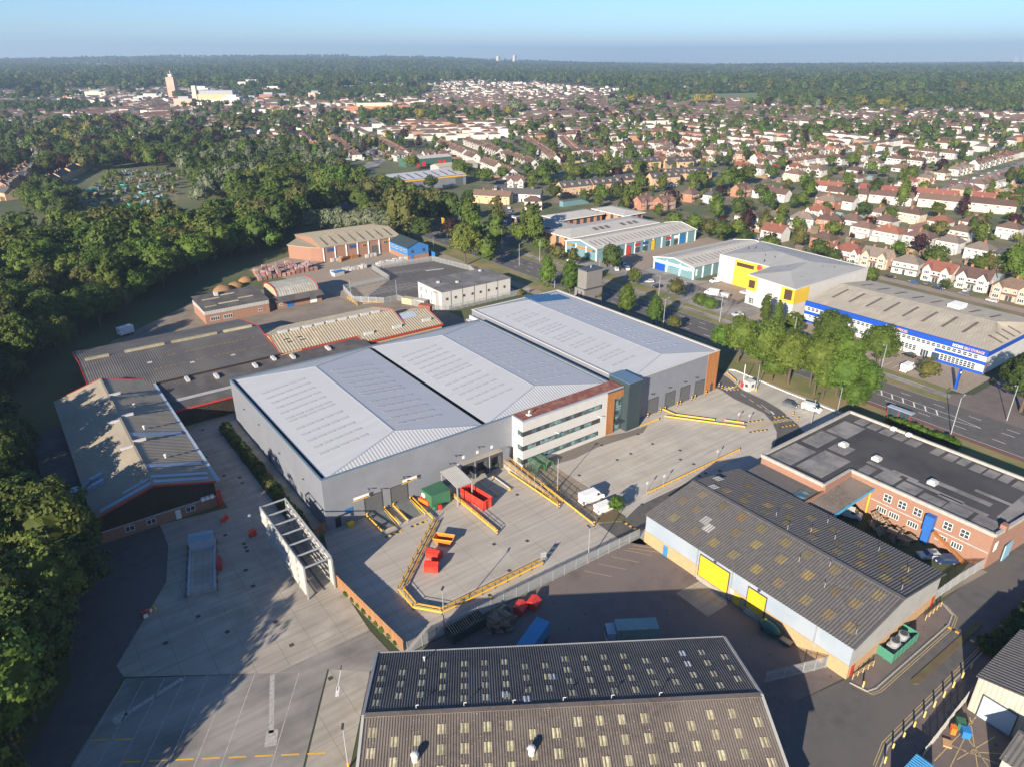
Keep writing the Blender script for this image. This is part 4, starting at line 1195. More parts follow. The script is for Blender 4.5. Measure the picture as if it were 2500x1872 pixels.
tag(bpy.data.objects['sign_pylon'], 'tall royal blue sign pylon at the storage car park entrance', 'sign')
letters(bpy.data.objects['sign_pylon'], 'access', 169.75, -43.42, 4.9, .7, .4, M_let)

M_byel = mat('cladding_bright_yellow', (.58, .40, .035), (.53, .36, .03), scale=.3, rough=.6)
M_roofg = mat('roof_pale_grey', (.34, .34, .33), (.27, .27, .265), scale=.3, c3=(.30, .30, .29), scale3=.08, rough=.8, stretch=(.2, 1, 1), detail=9)
M_signk = mat('sign_dark', (.05, .03, .02), (.06, .035, .02), scale=1, rough=.5)
M_signr = mat('sign_red', (.40, .03, .02), (.36, .03, .02), scale=1, rough=.5)
S = thing('yellow_storage_building', 'tall white and yellow storage building with pale grey roof and black sign panels', 'storage building', (184, 19.5, 0))
pl = [(184.4, 19.5), (233, 19.5), (236.5, 71), (203, 67.2), (203, 43), (187, 41.2)]
build('wall', MB().prism(pl, 0, 10.8), M_whiter, S)
for q in ([pl[0], pl[1], (215, 34)], [pl[1], (236.5, 71), (220, 52), (215, 34)], [(236.5, 71), (203, 67.2), (220, 52)], [(203, 67.2), (203, 43), (220, 52)], [(203, 43), (215, 34), (220, 52)], [(203, 43), (187, 41.2), (198, 31)], [(187, 41.2), pl[0], (198, 31)], [pl[0], (215, 34), (198, 31)], [(203, 43), (198, 31), (215, 34)]):
    hz = {(215, 34): 13.2, (220, 52): 13.0, (198, 31): 12.9}
    build('roof_slope', MB().poly([(x, y, hz.get((x, y), 10.95)) for x, y in q]), M_roofg, S)
mb = MB()
for a, b in zip(pl, pl[1:] + pl[:1]):
    mb.bar((*a, 10.95), (*b, 10.95), .4, .4)
build('parapet_cap', mb, M_whiter, S)
random.seed(5)
for k in range(34):
    x, y = random.uniform(192, 230), random.uniform(23, 66)
    if x > 205 or y < 38:
        build('roof_clip', MB().box(x, y, 11, x + .25, y + .25, 12.8 - .05 * abs(x - 212)), M_dark, S)
build('yellow_panel', MB().box(202.9, 43.3, 0, 203.02, 59.3, 10.7), M_byel, S)
build('yellow_panel', MB().poly([(186.9, 41.15, 5.3), (186.36, 36.5, 5.3), (186.36, 36.5, 10.7), (186.9, 41.15, 10.7)][::-1]), M_byel, S)
build('yellow_panel', MB().prism([(184.32, 19.45), (184.75, 25.2), (184.9, 25.2), (184.5, 19.45)], 5.4, 10.7), M_byel, S)
build('yellow_panel', MB().box(184.35, 19.42, 5.4, 193.4, 19.52, 10.7), M_byel, S)
build('yellow_roller_door', MB().box(202.88, 44.5, 0, 202.95, 49.5, 3.5).box(202.88, 51, 0, 202.95, 57, 3.5), M_byel, S)
s_ = slab(S, 'sign', 202.9, 54.2, 8.2, 8.2, 1.5, .1, M_signk, '-X')
slab(s_, 'sign_band', 0, -.1, .05, 8.0, .55, .02, M_signr)
letters(s_, '0800 783 4949', -3.7, -.12, .72, 7.4, .6, M_lety)
th = math.atan2(-(25.2 - 19.45), (184.75 - 184.32)) 
s_ = slab(S, 'sign', 184.42, 21.4, 6.6, 4.0, 3.7, .1, M_signk, -math.pi / 2 + .075)
for k, (tx, hh, zz, ww) in enumerate((('BIG', .95, 2.55, 2.6), ('YELLOW', .5, 1.85, 2.5), ('SELF', .75, .95, 2.5), ('STORAGE', .45, .32, 2.6))):
    letters(s_, tx, -1.3, -.12, zz, ww, hh, M_lety)
s_ = slab(S, 'sign', 186.52, 38.6, 6.5, 2.9, 2.9, .1, M_signk, -math.pi / 2 + .05)
for k in range(2):
    slab(s_, 'sign_band', -.4, -.1, .3 + k * .75, 1.7, .5, .02, M_signr)
    slab(s_, 'sign_band', 0, -.1, 1.9 + k * .45, 2.4, .25, .02, M_lety)
win(S, 186.5, 37.9, .6, 2.6, 2.2, -math.pi / 2 + .05, 2, 3)
win(S, 184.9, 23.6, .2, 3.0, 2.2, -math.pi / 2 + .075, 3, 2, M_dark)
build('red_dome', MB().blob((202.6, 47.3, 9.6), .5, 1.3, 1.3), M_red, S)
build('door_canopy', MB().box(187.0, 41.4, 3.2, 190, 44, 3.9), M_whiter, S)

M_teal = mat('cladding_teal', (.13, .24, .265), (.115, .215, .245), scale=.4, rough=.55, rib=('Z', .5), ribd=.15)
M_roofw = mat('roof_white', (.41, .395, .36), (.34, .33, .30), scale=.2, c3=(.375, .36, .335), scale3=.07, rough=.8, detail=8)
def units(S, x0, x1, y0, y1, rx, ev, rg, nf, ns):
    gable(S, x0, y0, x1, y1, ev, rg, M_teal, M_roofw, 'X', pitch=1.0, amp=.04, oh=.5, rx=rx, trim=M_wframe)
    for k in range(ns + 1):
        x = x0 + (x1 - x0) * k / ns
        build('pilaster', MB().box(x - .35, y0 - .15, 0, x + .35, y0, ev - .1), M_wframe, S)
    for k in range(nf + 1):
        y = y0 + (y1 - y0) * k / nf
        build('pilaster', MB().box(x0 - .15, y - .3, 0, x0, y + .3, ev), M_wframe, S)
    n = ns * 2
    for k in range(n):
        x = x0 + 2.5 + (x1 - x0 - 4) * k / n
        for s in (0, 1):
            e = y0 if s == 0 else y1
            ya, yb = e + (rx - e) * .25, e + (rx - e) * .75
            za, zb = ev + (rg - ev) * .25 + .2, ev + (rg - ev) * .75 + .2
            build('rooflight', MB().poly([(x, ya, za), (x + .5, ya, za), (x + .5, yb, zb), (x, yb, zb)]).poly([(x, ya, za - .02), (x, yb, zb - .02), (x + .5, yb, zb - .02), (x + .5, ya, za - .02)]), M_fcg, S)
S = thing('trade_unit', 'teal clad trade unit with white roof and blue and white shop sign', 'trade unit', (195, 73.5, 0))
units(S, 195, 250, 73.5, 95.8, 84.5, 5.2, 7.0, 3, 9)
build('shop_sign', MB().box(194.75, 74.5, 3.4, 194.95, 96, 4.5), M_wframe, S)
build('shop_sign', MB().box(194.7, 75.5, 3.0, 194.93, 96, 3.45), mat('sign_sky_blue', (.02, .20, .55), (.3, .5, .7), scale=.5, lo=.5, hi=.6, rough=.5), S)
build('shop_front', MB().box(194.8, 89.5, 0, 194.98, 95.2, 2.9), M_rblue, S)
slab(S, 'banner', 196.8, 73.4, 1.4, 1.0, 2.8, .06, M_white)
S = thing('trade_unit', 'teal clad row of trade units with coloured doors and white roof', 'trade unit', (182, 120, 0))
units(S, 182.5, 251, 120, 141.5, 131, 5.6, 7.8, 3, 11)
for x, w, h, m in ((202.9, 2.6, 4.3, M_red), (219.6, 2.6, 4.6, M_ydoor), (240.9, 3.2, 4.8, mat('door_strong_blue', (.01, .16, .42), (.01, .14, .38), scale=1, rough=.5)), (197.6, 3.0, 3.2, M_dark)):
    shutter(S, x, 119.85, w, h, m)
for x, m in ((209, M_signr), (214.4, M_signb), (230.6, M_signr), (236.5, M_wframe)):
    slab(S, 'shop_sign', x, 119.85, 3.4, 3.6, 1.4, .08, m)
    slab(S, 'shop_window', x, 119.85, .3, 3.0, 2.4, .06, M_glass)
for y, m in ((138, M_dark), (130.5, M_orange), (124, M_dark)):
    slab(S, 'shop_sign', 182.4, y, 3.8, 5.6, .9, .08, m, '-X')
    if m is M_dark:
        slab(S, 'sign_band', 182.3, y + .5, 3.95, 3.6, .6, .05, M_orange, '-X')
M_borange = mat('brick_orange', (.46, .19, .085), (.38, .15, .07), scale=2, rough=.9, brick=(.5, .16, (.42, .3, .22)))
def hip_office(label, pl, ev, rg, inset, m=M_borange, rm=None, oh=1.2):
    """brick office with a shallow hipped sheet roof over wide eaves; pl is a rectangle x0,y0,x1,y1"""
    x0, y0, x1, y1 = pl
    S = thing('brick_office', label, 'office', (x0, y0, 0))
    build('wall', MB().box(x0, y0, 0, x1, y1, ev), m, S)
    a, b, c, d = (x0 - oh, y0 - oh), (x1 + oh, y0 - oh), (x1 + oh, y1 + oh), (x0 - oh, y1 + oh)
    if x1 - x0 > y1 - y0:
        e, f = (x0 + inset, (y0 + y1) / 2), (x1 - inset, (y0 + y1) / 2)
        fs = ((a, b, f, e), (b, c, f), (c, d, e, f), (d, a, e))
    else:
        e, f = ((x0 + x1) / 2, y0 + inset), ((x0 + x1) / 2, y1 - inset)
        fs = ((a, b, e), (b, c, f, e), (c, d, f), (d, a, e, f))
    for q in fs:
        build('roof_slope', MB().poly([(*p, rg if p in (e, f) else ev + .35) for p in q]), rm or M_roofw, S)
    build('soffit', MB().box(x0 - oh, y0 - oh, ev, x1 + oh, y1 + oh, ev + .33), M_wframe, S)
    n = max(2, int((x1 - x0) / 5))
    for k in range(n):
        xx = x0 + (x1 - x0) * (k + .5) / n
        win(S, xx, y0, .6, 2.4, ev - 1.0, '-Y', 3, 4, M_dark)
    n = max(1, int((y1 - y0) / 5))
    for k in range(n):
        win(S, x0, y0 + (y1 - y0) * (k + .5) / n, .6, 2.2, ev - 1.2, '-X', 3, 4, M_dark)
    return S
S = hip_office('orange brick office with white hipped roof joined to the teal trade row', (186, 142.5, 246, 162), 6.0, 8.0, 9)
for x in (205, 209, 213, 224, 229, 233):
    build('rooflight', MB().poly([(x, 145, 6.95), (x + 2.6, 145, 6.95), (x + 2.6, 148.5, 7.6), (x, 148.5, 7.6)]), M_fcg, S)
hip_office('orange brick office with weathered roof and red door behind the trade row', (208, 176, 238, 190), 6.2, 8.2, 5)
hip_office('smaller orange brick office with white hipped roof at the back of the trade estate', (243, 164, 258, 188), 6.4, 8.2, 6)
hip_office('dark brick office wing under a grey hipped roof', (195, 166, 208, 200), 5.6, 7.2, 5, m=M_brick, rm=mat('roof_weathered', (.30, .295, .28), (.22, .215, .2), scale=.3, rough=.9))

# mid distance sheds by the side street
S = thing('silver_shed', 'silver roofed shed with yellow fascia line and blue steel racks in front', 'shed', (197, 338, 0))
gable(S, 197, 340, 254, 372, 7.6, 9.6, M_clad2, M_roofm, 'X', pitch=1.2, amp=.05, oh=.4, rx=356)
build('fascia', MB().box(196.8, 339.6, 6.3, 254.2, 339.9, 7.3), M_yell, S)
for k in range(7):
    x = 204 + k * 7
    build('rooflight', MB().poly([(x, 342, 8.05), (x + 1.6, 342, 8.05), (x + 1.6, 354, 9.55), (x, 354, 9.55)]), M_fcg, S)
shutter(S, 248, 340, 6, 5.5, M_rdoor)
S = thing('green_shed', 'green and grey workshop with red roller doors behind the silver shed', 'shed', (262, 445, 0))
gable(S, 262, 446, 308, 460, 6.0, 7.6, mat('cladding_dark_green', (.05, .12, .10), (.045, .11, .09), scale=.4, rough=.5), M_roofw, 'X', pitch=1.2, amp=.05)
for x in (273, 279, 295, 300):
    shutter(S, x, 446, 3.4, 3.6, M_red)
S = thing('cream_shed', 'low cream shed with rows of rooflights between the green and silver sheds', 'shed', (270, 400, 0))
gable(S, 268, 402, 306, 416, 4.6, 6.4, M_gsheetw, M_fcl, 'X', pitch=1.2, amp=.05)
S = thing('teal_container_store', 'long low teal container store on the grass behind the offices', 'container', (255, 229, 0))
build('body', MB().box(255, 229.5, 0, 277, 233, 3.4), M_teal, S)
build('roof', MB().box(254.8, 229.3, 3.4, 277.2, 233.2, 3.6), M_fcg, S)
# ================================================================ yard furniture
def armco(label, pts, rail=False, double=0.0, step=2.6, m=M_yell, h=.55):
    """yellow crash barrier: beams, stub posts, and a dark handrail with posts where rail is set"""
    S = thing('crash_barrier', label, 'barrier', (*pts[0], 0))
    for p, q in zip(pts[:-1], pts[1:]):
        build('beam', MB().bar((*p, h), (*q, h), .14, .34), m, S)
        d = Vector((q[0] - p[0], q[1] - p[1], 0))
        n = Vector((-d.y, d.x, 0)).normalized()
        if double:
            a, b = Vector((*p, h)) + n * double, Vector((*q, h)) + n * double
            build('beam', MB().bar(a, b, .14, .34), m, S)
        k = max(1, int(d.length / step))
        for i in range(k + 1):
            c = Vector((*p, 0)) + d * (i / k)
            ht = 1.35 if rail else .75
            build('post', MB().box(c.x - .06, c.y - .06, 0, c.x + .06, c.y + .06, ht), M_dark if rail else M_steel, S)
            if rail and i < k:
                e = Vector((*p, 0)) + d * ((i + 1) / k)
                build('handrail', MB().bar((c.x, c.y, 1.3), (e.x, e.y, 1.3), .05).bar((c.x, c.y, .95), (e.x, e.y, .95), .05), M_yfade if double else M_yell, S)
    return S
armco('yellow crash barrier and dark handrail looping round the lower service yard', [(18.6, -9.8), (3.0, -24), (2.9, -29.4), (6.2, -33.4), (28, -33.4)], True, .9)
armco('short yellow barrier beside the green compactor ramp', [(19.0, -.2), (18.7, -9.4)])
armco('yellow barrier left of the first roller door ramp', [(8.35, -.2), (8.45, -6.9)])
armco('yellow barrier right of the first roller door ramp', [(12.35, -.2), (12.3, -6.9)])
armco('yellow barrier left of the second roller door ramp', [(14.4, -.2), (14.3, -6.8)])
armco('yellow barrier right of the second roller door ramp', [(18.3, -.2), (18.2, -7.0)])
S = armco('yellow barrier with two rail fence beside the red roll-on container', [(26.3, -3.2), (26.45, -20.6)])
for z in (.95, 1.3):
    build('handrail', MB().bar((26.3, -3.2, z), (26.45, -20.6, z), .06), M_yell, S)
for k in range(9):
    build('rail_post', MB().box(26.3, -3.4 - k * 2.1, .5, 26.38, -3.3 - k * 2.1, 1.35), M_yell, S)
armco('yellow barrier at the foot of the office ramp', [(41.5, -4.2), (42.0, -20.8)])
armco('yellow kerb barrier along the black mesh fence', [(44.5, -13.3), (43.6, -29.8)])
armco('long yellow barrier between the forecourt bays and the grey warehouse lane', [(60.4, -28.7), (91.9, -28.7)])
armco('yellow barrier running diagonally across the forecourt to the crossing', [(90.4, -6.3), (102.4, -22.4)])
armco('yellow barrier guarding the second warehouse doors', [(93.0, -3.2), (93.3, -7.2), (99.3, -15.3)])
armco('short yellow barrier beside the yellow crossing', [(101.2, -17.0), (103.9, -20.9)])
armco('short yellow barrier by the office entrance', [(81.4, -6.4), (88.0, -6.4)])
armco('yellow barrier beside the access road gatehouse', [(126.2, 1.8), (123.6, -3.4)])
for i, x in enumerate((37.8, 34.2)):
    S = thing('wheel_guide', 'pale tubular wheel guide in front of the loading docks', 'wheel guide', (x, -3.3, 0), 'dock wheel guides')
    build('tube', MB().tube((x, -3.4, .35), (x + .1, -9.6, .35), .12, n=8), M_skylw, S)
    for y in (-3.4, -9.6):
        build('foot', MB().box(x - .2, y - .2, 0, x + .2, y + .2, .5), M_yell, S)
# ramp up to the office side door with railings
S = thing('access_ramp', 'concrete access ramp with yellow railings beside the office block', 'ramp', (42, -20.5, 0))
build('slope', MB().poly([(42.2, -20.7, .02), (43.6, -20.7, .02), (43.9, -1.0, 1.0), (42.2, -1.0, 1.0)]).poly([(42.2, -20.7, 0), (42.2, -20.7, .02), (42.2, -1, 1.0), (42.2, -1, 0)]), M_concw, S)
for x0, x1 in ((42.2, 42.25), (43.9, 43.6)):
    for z in (.7, 1.1):
        build('railing', MB().bar((x0, -1.0, 1 + z), (x1, -20.5, z), .06), M_yell, S)
    for k in range(9):
        t = k / 8
        build('rail_post', MB().box(x0 + (x1 - x0) * t - .04, -1 - 19.4 * t - .04, 1 - t, x0 + (x1 - x0) * t + .04, -1 - 19.4 * t + .04, 2.1 - t), M_yell, S)
for i, (xa, xb, l) in enumerate(((8.7, 12.0, 'dark ribbed loading ramp at the left roller door'), (14.7, 18.0, 'dark ribbed loading ramp at the right roller door'))):
    S = thing('loading_ramp', l, 'ramp', (xa, -6.5, 0))
    build('deck', MB().poly([(xa, -6.4, .03), (xb, -6.4, .03), (xb, -1.2, .7), (xa, -1.2, .7)]).poly([(xa, -1.2, .7), (xb, -1.2, .7), (xb, -.1, .72), (xa, -.1, .72)]).poly([(xa, -6.4, 0), (xa, -6.4, .03), (xa, -1.2, .7), (xa, -.1, .72), (xa, -.1, 0)]), mat('ramp_steel', (.13, .14, .14), (.10, .11, .11), scale=.8, rough=.6), S)
    build('edge_strip', MB().bar((xa + .05, -6.4, .06), (xa + .05, -1.2, .74), .12, .06).bar((xb - .05, -6.4, .06), (xb - .05, -1.2, .74), .12, .06).bar((xa, -6.45, .05), (xb, -6.45, .05), .15, .06), M_yfade, S)
# speed humps of alternating blocks
def hump(label, p, q, w=.45):
    S = thing('speed_hump', label, 'speed hump', (*p, 0), 'black and yellow speed humps')
    P_, Q_ = Vector((*p, .05)), Vector((*q, .05))
    n = max(4, int((Q_ - P_).length / .55))
    for i in range(n):
        build('block', MB().bar(P_.lerp(Q_, i / n), P_.lerp(Q_, (i + .97) / n), w, .07), M_yell if i % 2 else M_black, S)
for l, p, q in (('black and yellow speed hump before the left loading ramp', (8.3, -8.5), (11.9, -8.7)), ('black and yellow speed hump before the right loading ramp', (14, -8.6), (17.6, -8.7)),
                ('black and yellow speed hump by the palisade fence and bins', (15.3, -34.0), (15.2, -36.9)), ('black and yellow speed hump beside the planted island', (49.4, -32.6), (49.6, -36)),
                ('speed hump across the estate road below the grey warehouse', (71.9, -84.8), (71.7, -90.6)), ('speed hump on the access road beyond the zebra marks', (116.4, -4.9), (120.9, -7.0)),
                ('speed hump on the access road next to the timber corner', (117.6, -3.2), (121.6, -5.2)), ('upper black and yellow hump on the forecourt side of the crossing', (105.2, -20.4), (110.3, -22.2)),
                ('lower black and yellow hump on the forecourt side of the crossing', (101.7, -24.3), (106.6, -26.2)), ('upper hump on the road side of the yellow crossing', (112.8, -23.0), (117.4, -24.7)),
                ('lower hump on the road side of the yellow crossing', (110, -27.3), (114.9, -28.9))):
    hump(l, p, q)
# compactor, canopy, containers and skips
S = thing('compactor', 'green steel compactor housing against the warehouse wall', 'compactor', (20.4, -5.5, 0))
build('housing', MB().prism([(20.3, -2.0), (20.7, -5.5), (25.0, -5.9), (25.2, -1.8)], 0, 3.0), M_green, S)
build('lid', MB().prism([(20.2, -1.9), (20.6, -5.6), (25.1, -6.0), (25.3, -1.7)], 3.0, 3.1), M_green, S)
build('control_box', MB().box(20.1, -3.4, 1.6, 20.4, -2.4, 2.4), M_white, S)
S = thing('canopy', 'white ribbed canopy on steel legs over the container dock', 'canopy', (25.4, -8, 0))
build('roof', MB().corr((25.2, -8.2, 4.6), (29.4, -8.2, 4.6), (29.4, -1.6, 5.3), (25.2, -1.6, 5.3), .35, .06), M_gsheetw, S)
for x in (25.5, 29.1):
    for y in (-8.0, -1.8):
        build('leg', MB().box(x - .12, y - .12, 0, x + .12, y + .12, 4.6), M_steel, S)
build('beam', MB().box(25.3, -8.1, 4.3, 29.3, -7.9, 4.55), M_steel, S)
def open_box(name, S, x, y, lx, ly, h, m, flare=.0, z0=.15, t=.12, inner=None):
    """open-topped container: floor, four sides and a rim"""
    for a, b, c, d in ((-lx / 2, -ly / 2, lx / 2, -ly / 2), (lx / 2, -ly / 2, lx / 2, ly / 2), (lx / 2, ly / 2, -lx / 2, ly / 2), (-lx / 2, ly / 2, -lx / 2, -ly / 2)):
        f = 1 + flare
        n = Vector((d - b, a - c, 0)).normalized() * t
        q = [(a, b, z0), (c, d, z0), (c * f, d * f, h), (a * f, b * f, h)]
        qi = [(p[0] - n.x * .9, p[1] - n.y * .9, p[2]) for p in q]
        mb = MB().poly(q).poly(qi[::-1]).poly([q[3], q[2], qi[2], qi[3]]).poly([q[0], qi[0], qi[1], q[1]])
        build(name, mb, m, S)
    build('floor', MB().box(-lx / 2 + .05, -ly / 2 + .05, z0, lx / 2 - .05, ly / 2 - .05, z0 + .25), inner or M_black, S)
S = thing('roll_on_container', 'open red roll-on container at the canopy with dark interior', 'container', (29.5, -9.0, 0), rot=R(8), local=True)
open_box('side', S, 0, 0, 2.5, 7.0, 2.4, M_red, .04)
for k in range(6):
    build('rib', MB().box(-1.36, -3.2 + k * 1.2, .2, -1.26, -3.05 + k * 1.2, 2.3).box(1.26, -3.2 + k * 1.2, .2, 1.36, -3.05 + k * 1.2, 2.3), M_red, S)
for sx in (-1, 1):
    build('wheel', MB().tube((sx * 1.0, -3.2, .2), (sx * 1.25, -3.2, .2), .2), M_black, S)
build('end_bracket', MB().box(-.9, -3.75, .2, -.6, -3.55, 2.2).box(.6, -3.75, .2, .9, -3.55, 2.2), M_red, S)
S = thing('skip', 'orange lift skip standing open beside the yellow handrail', 'skip', (16.6, -17.0, 0), rot=R(-48), local=True)
for (x0, x1, t0, t1) in ((-1.2, 1.2, -1.9, 1.9),):
    for sy in (-1, 1):
        mb = MB().poly([(x0, sy * .9, .1), (x1, sy * .9, .1), (t1, sy * 1.0, 1.5), (t0, sy * 1.0, 1.5)]).poly([(t0, sy * .92, 1.5), (t1, sy * .92, 1.5), (x1, sy * .82, .1), (x0, sy * .82, .1)])
        build('side', mb, M_orange, S)
    for sx in (-1, 1):
        build('end', MB().poly([(sx * 1.2, -.9, .1), (sx * 1.2, .9, .1), (sx * 1.9, 1.0, 1.5), (sx * 1.9, -1.0, 1.5)]), M_orange, S)
build('floor', MB().box(-1.2, -.9, .08, 1.2, .9, .3), M_brown, S)
build('rim', MB().bar((-1.95, -1, 1.5), (1.95, -1, 1.5), .12).bar((-1.95, 1, 1.5), (1.95, 1, 1.5), .12).bar((-1.95, -1, 1.5), (-1.95, 1, 1.5), .12).bar((1.95, -1, 1.5), (1.95, 1, 1.5), .12), M_yell, S)
def lidbin(label, x, y, rot, m, ml, lx=2.6, ly=1.9, h=1.6, name='waste_container', group=None):
    S = thing(name, label, 'waste container', (x, y, 0), group, rot, True)
    mb = MB()
    pr = [(-ly / 2, .1), (ly / 2, .1), (ly / 2 + .15, h), (0, h + .35), (-ly / 2 - .15, h * .75)]
    mb.poly([(-lx / 2, a, b) for a, b in pr][::-1]).poly([(lx / 2, a, b) for a, b in pr])
    for i in range(5):
        (a, b), (c, d) = pr[i], pr[(i + 1) % 5]
        mb.poly([(-lx / 2, a, b), (-lx / 2, c, d), (lx / 2, c, d), (lx / 2, a, b)][::-1])
    build('body', mb, m, S)
    for s in (-1, 1):
        build('lid', MB().poly([(s * lx / 4 - lx / 4 + .05, -ly / 2 - .1, h * .75 + .06), (s * lx / 4 + lx / 4 - .05, -ly / 2 - .1, h * .75 + .06), (s * lx / 4 + lx / 4 - .05, 0, h + .4), (s * lx / 4 - lx / 4 + .05, 0, h + .4)]), ml, S)
    build('runner', MB().box(-lx / 2, -.6, 0, lx / 2, -.45, .12).box(-lx / 2, .45, 0, lx / 2, .6, .12), M_dark, S)
    return S
lidbin('red waste container with black lid nearest the orange skip', 12.9, -19.6, R(120), M_red, M_black)
lidbin('red waste container with black lid at the bend of the handrail', 10.7, -22.4, R(140), M_red, M_black)
lidbin('bright red waste container beside the pallet pile', 17.3, -40.6, R(25), M_red, M_red, 2.2, 1.6, 1.4)
lidbin('bright red waste container with lit end clear of the pallets', 19.9, -41.0, R(25), M_red, M_red, 2.2, 1.6, 1.4)
lidbin('dark green waste container behind the pallet pile', 14.6, -39.6, R(20), M_green, M_black, 1.6, 1.2, 1.3)
def solo(name, mb, m, label, cat, at, group=None, smooth=False):
    return tag(build(name, mb, m, None, smooth, at=at), label, cat, group)
S = thing('grit_bin', 'yellow grit bin against the warehouse front wall', 'bin', (4.4, -1.2, 0), local=True)
build('body', MB().prism([(-.7, -.5), (.7, -.5), (.6, .5), (-.6, .5)], 0, .8), M_ydoor, S)
build('lid', MB().poly([(-.75, -.55, .8), (.75, -.55, .8), (.65, .1, 1.15), (-.65, .1, 1.15)]).poly([(-.65, .1, 1.15), (.65, .1, 1.15), (.65, .55, .8), (-.65, .55, .8)]).poly([(-.75, -.55, .8), (-.65, .1, 1.15), (-.65, .55, .8)]).poly([(.75, -.55, .8), (.65, .55, .8), (.65, .1, 1.15)]), M_ydoor, S)
for i, (x, y, m) in enumerate(((20.9, -6.6, M_green), (21.8, -6.9, M_red))):
    S = thing('wheelie_bin', ('small green' if i == 0 else 'small red') + ' wheelie bin in front of the green compactor', 'bin', (x, y, 0), local=True)
    build('body', MB().prism([(-.3, -.3), (.3, -.3), (.3, .3), (-.3, .3)], .08, 1.0), m, S)
    build('lid', MB().box(-.34, -.36, 1.0, .34, .34, 1.1), m, S)
S = thing('fence_stack', 'stack of orange and white plastic fence panels by the compactor', 'fence panels', (19.9, -3.4, 0))
for k in range(4):
    build('panel', MB().bar((19.5 + k * .18, -2.0, .7), (20.3 + k * .15, -4.6, .7), .08, 1.1), M_orange if k % 2 == 0 else M_red, S)

# ---------------------------------------------------------------- open steel bay in the side yard
S = thing('steel_bay', 'open galvanised steel bay with louvred panels on one side and a concrete wall', 'steel frame', (-10.5, -16.5, 0))
ys = [-16.5 + 3.7 * k for k in range(7)]
for y in ys:
    for x in (-10.5, -5.6):
        build('column', MB().box(x - .12, y - .12, 0, x + .12, y + .12, 6.8), M_steel, S)
    build('cross_beam', MB().bar((-10.6, y, 6.8), (-5.5, y, 6.8), .2, .28), M_steel, S)
for x in (-10.5, -5.6):
    build('eaves_beam', MB().bar((x, ys[0] - .1, 6.9), (x, ys[-1] + .1, 6.9), .18, .22), M_steel, S)
for a, b in zip(ys[:-1], ys[1:]):
    for j in range(4):
        build('louvre_panel', MB().poly([(-10.75, a + .2, .9 + j * 1.45), (-10.75, b - .2, .9 + j * 1.45), (-10.3, b - .2, 1.9 + j * 1.45), (-10.3, a + .2, 1.9 + j * 1.45)]).poly([(-10.73, a + .2, .88 + j * 1.45), (-10.28, a + .2, 1.88 + j * 1.45), (-10.28, b - .2, 1.88 + j * 1.45), (-10.73, b - .2, .88 + j * 1.45)]), M_gsheetw, S)
    build('wall_panel', MB().box(-5.5, a + .05, 0, -5.2, b - .05, 5.6), mat('precast_panel', (.42, .40, .36), (.36, .34, .31), scale=.5, rough=.9), S)
build('channel', MB().box(-9.0, -15.8, .01, -8.7, 5, .05).box(-7.4, -15.8, .01, -7.1, 5, .05), M_dark, S)
# ---------------------------------------------------------------- vehicle wash pit
S = thing('wash_bay', 'raised concrete wash bay with steel rails and a pale blue tank in the side yard', 'wash bay', (-22.9, 3.4, 0), rot=math.atan2(15, 4.1) - math.pi / 2, local=True)
build('floor', MB().box(-2.3, -7.6, 0, 2.3, 7.2, .35), M_conc, S)
for s in (-1, 1):
    build('kerb', MB().box(s * 2.15 - .2, -7.6, .35, s * 2.15 + .2, 7.2, .7), M_steel, S)
    build('rail', MB().bar((s * 2.6, -8.2, .9), (s * 2.6, 6.6, .9), .1), M_dark, S)
    for k in range(7):
        build('rail_post', MB().box(s * 2.6 - .05, -8 + k * 2.4, 0, s * 2.6 + .05, -7.9 + k * 2.4, .9), M_dark, S)
build('tank', MB().box(-2.2, 5.2, .35, 2.0, 8.0, 2.4), M_patch, S)
build('tank_lid', MB().box(-2.3, 5.1, 2.4, 2.1, 6.7, 2.55), mat('tank_blue', (.19, .30, .36), (.16, .26, .32), scale=.8, rough=.5), S)
build('pump', MB().box(2.5, -2.2, 0, 3.3, .8, 1.2), M_signr, S)
build('sludge', MB().box(-1.4, -5.5, .36, 1.2, 4.6, .42), M_concw, S)
S = thing('lighting_tower', 'red mobile lighting tower with a raised lamp beside the steel bay', 'lighting tower', (-12.4, 7.3, 0), local=True)
build('body', MB().box(-.6, -.5, .25, .6, .5, 1.4), M_red, S)
build('panel', MB().box(-.62, -.3, .8, -.58, .3, 1.3), M_ydoor, S)
build('mast', MB().tube((0, 0, 1.4), (0, 0, 4.6), .06), M_steel, S)
build('lamp', MB().blob((0, 0, 4.8), .35, .35, .25), M_white, S)
for s in (-1, 1):
    build('wheel', MB().tube((s * .6, 0, .3), (s * .75, 0, .3), .3), M_black, S)
for i, (x, y, a) in enumerate(((-15.4, 15.4, .4), (-15.0, 16.2, 1.2))):
    S = thing('plastic_barrier', 'red and yellow plastic barrier standing near the red corner post', 'barrier', (x, y, 0), 'plastic barriers in the side yard', a, True)
    build('panel', MB().box(-.9, -.08, .1, .9, .08, 1.0), M_red, S)
    for s in (-1, 1):
        build('foot', MB().box(s * .7 - .12, -.3, 0, s * .7 + .12, .3, .15), M_ydoor, S)
S = thing('rubble_heap', 'small heap of red and yellow plastic scraps by the asphalt edge', 'heap', (-33.4, -3.7, 0), local=True)
random.seed(11)
for k in range(9):
    x, y = random.uniform(-1, 1), random.uniform(-.6, .6)
    build('scrap', MB().rbox(x, y, 0, .7, .4, .3 + random.random() * .3, random.random() * 3), (M_red, M_yell, M_white)[k % 3], S)
S = thing('white_trailer', 'white box trailer parked at the edge of the wood', 'trailer', (-10.9, 143.9, 0), rot=R(20), local=True)
build('body', MB().box(-2.4, -1.2, .7, 2.4, 1.2, 3.1), M_white, S)
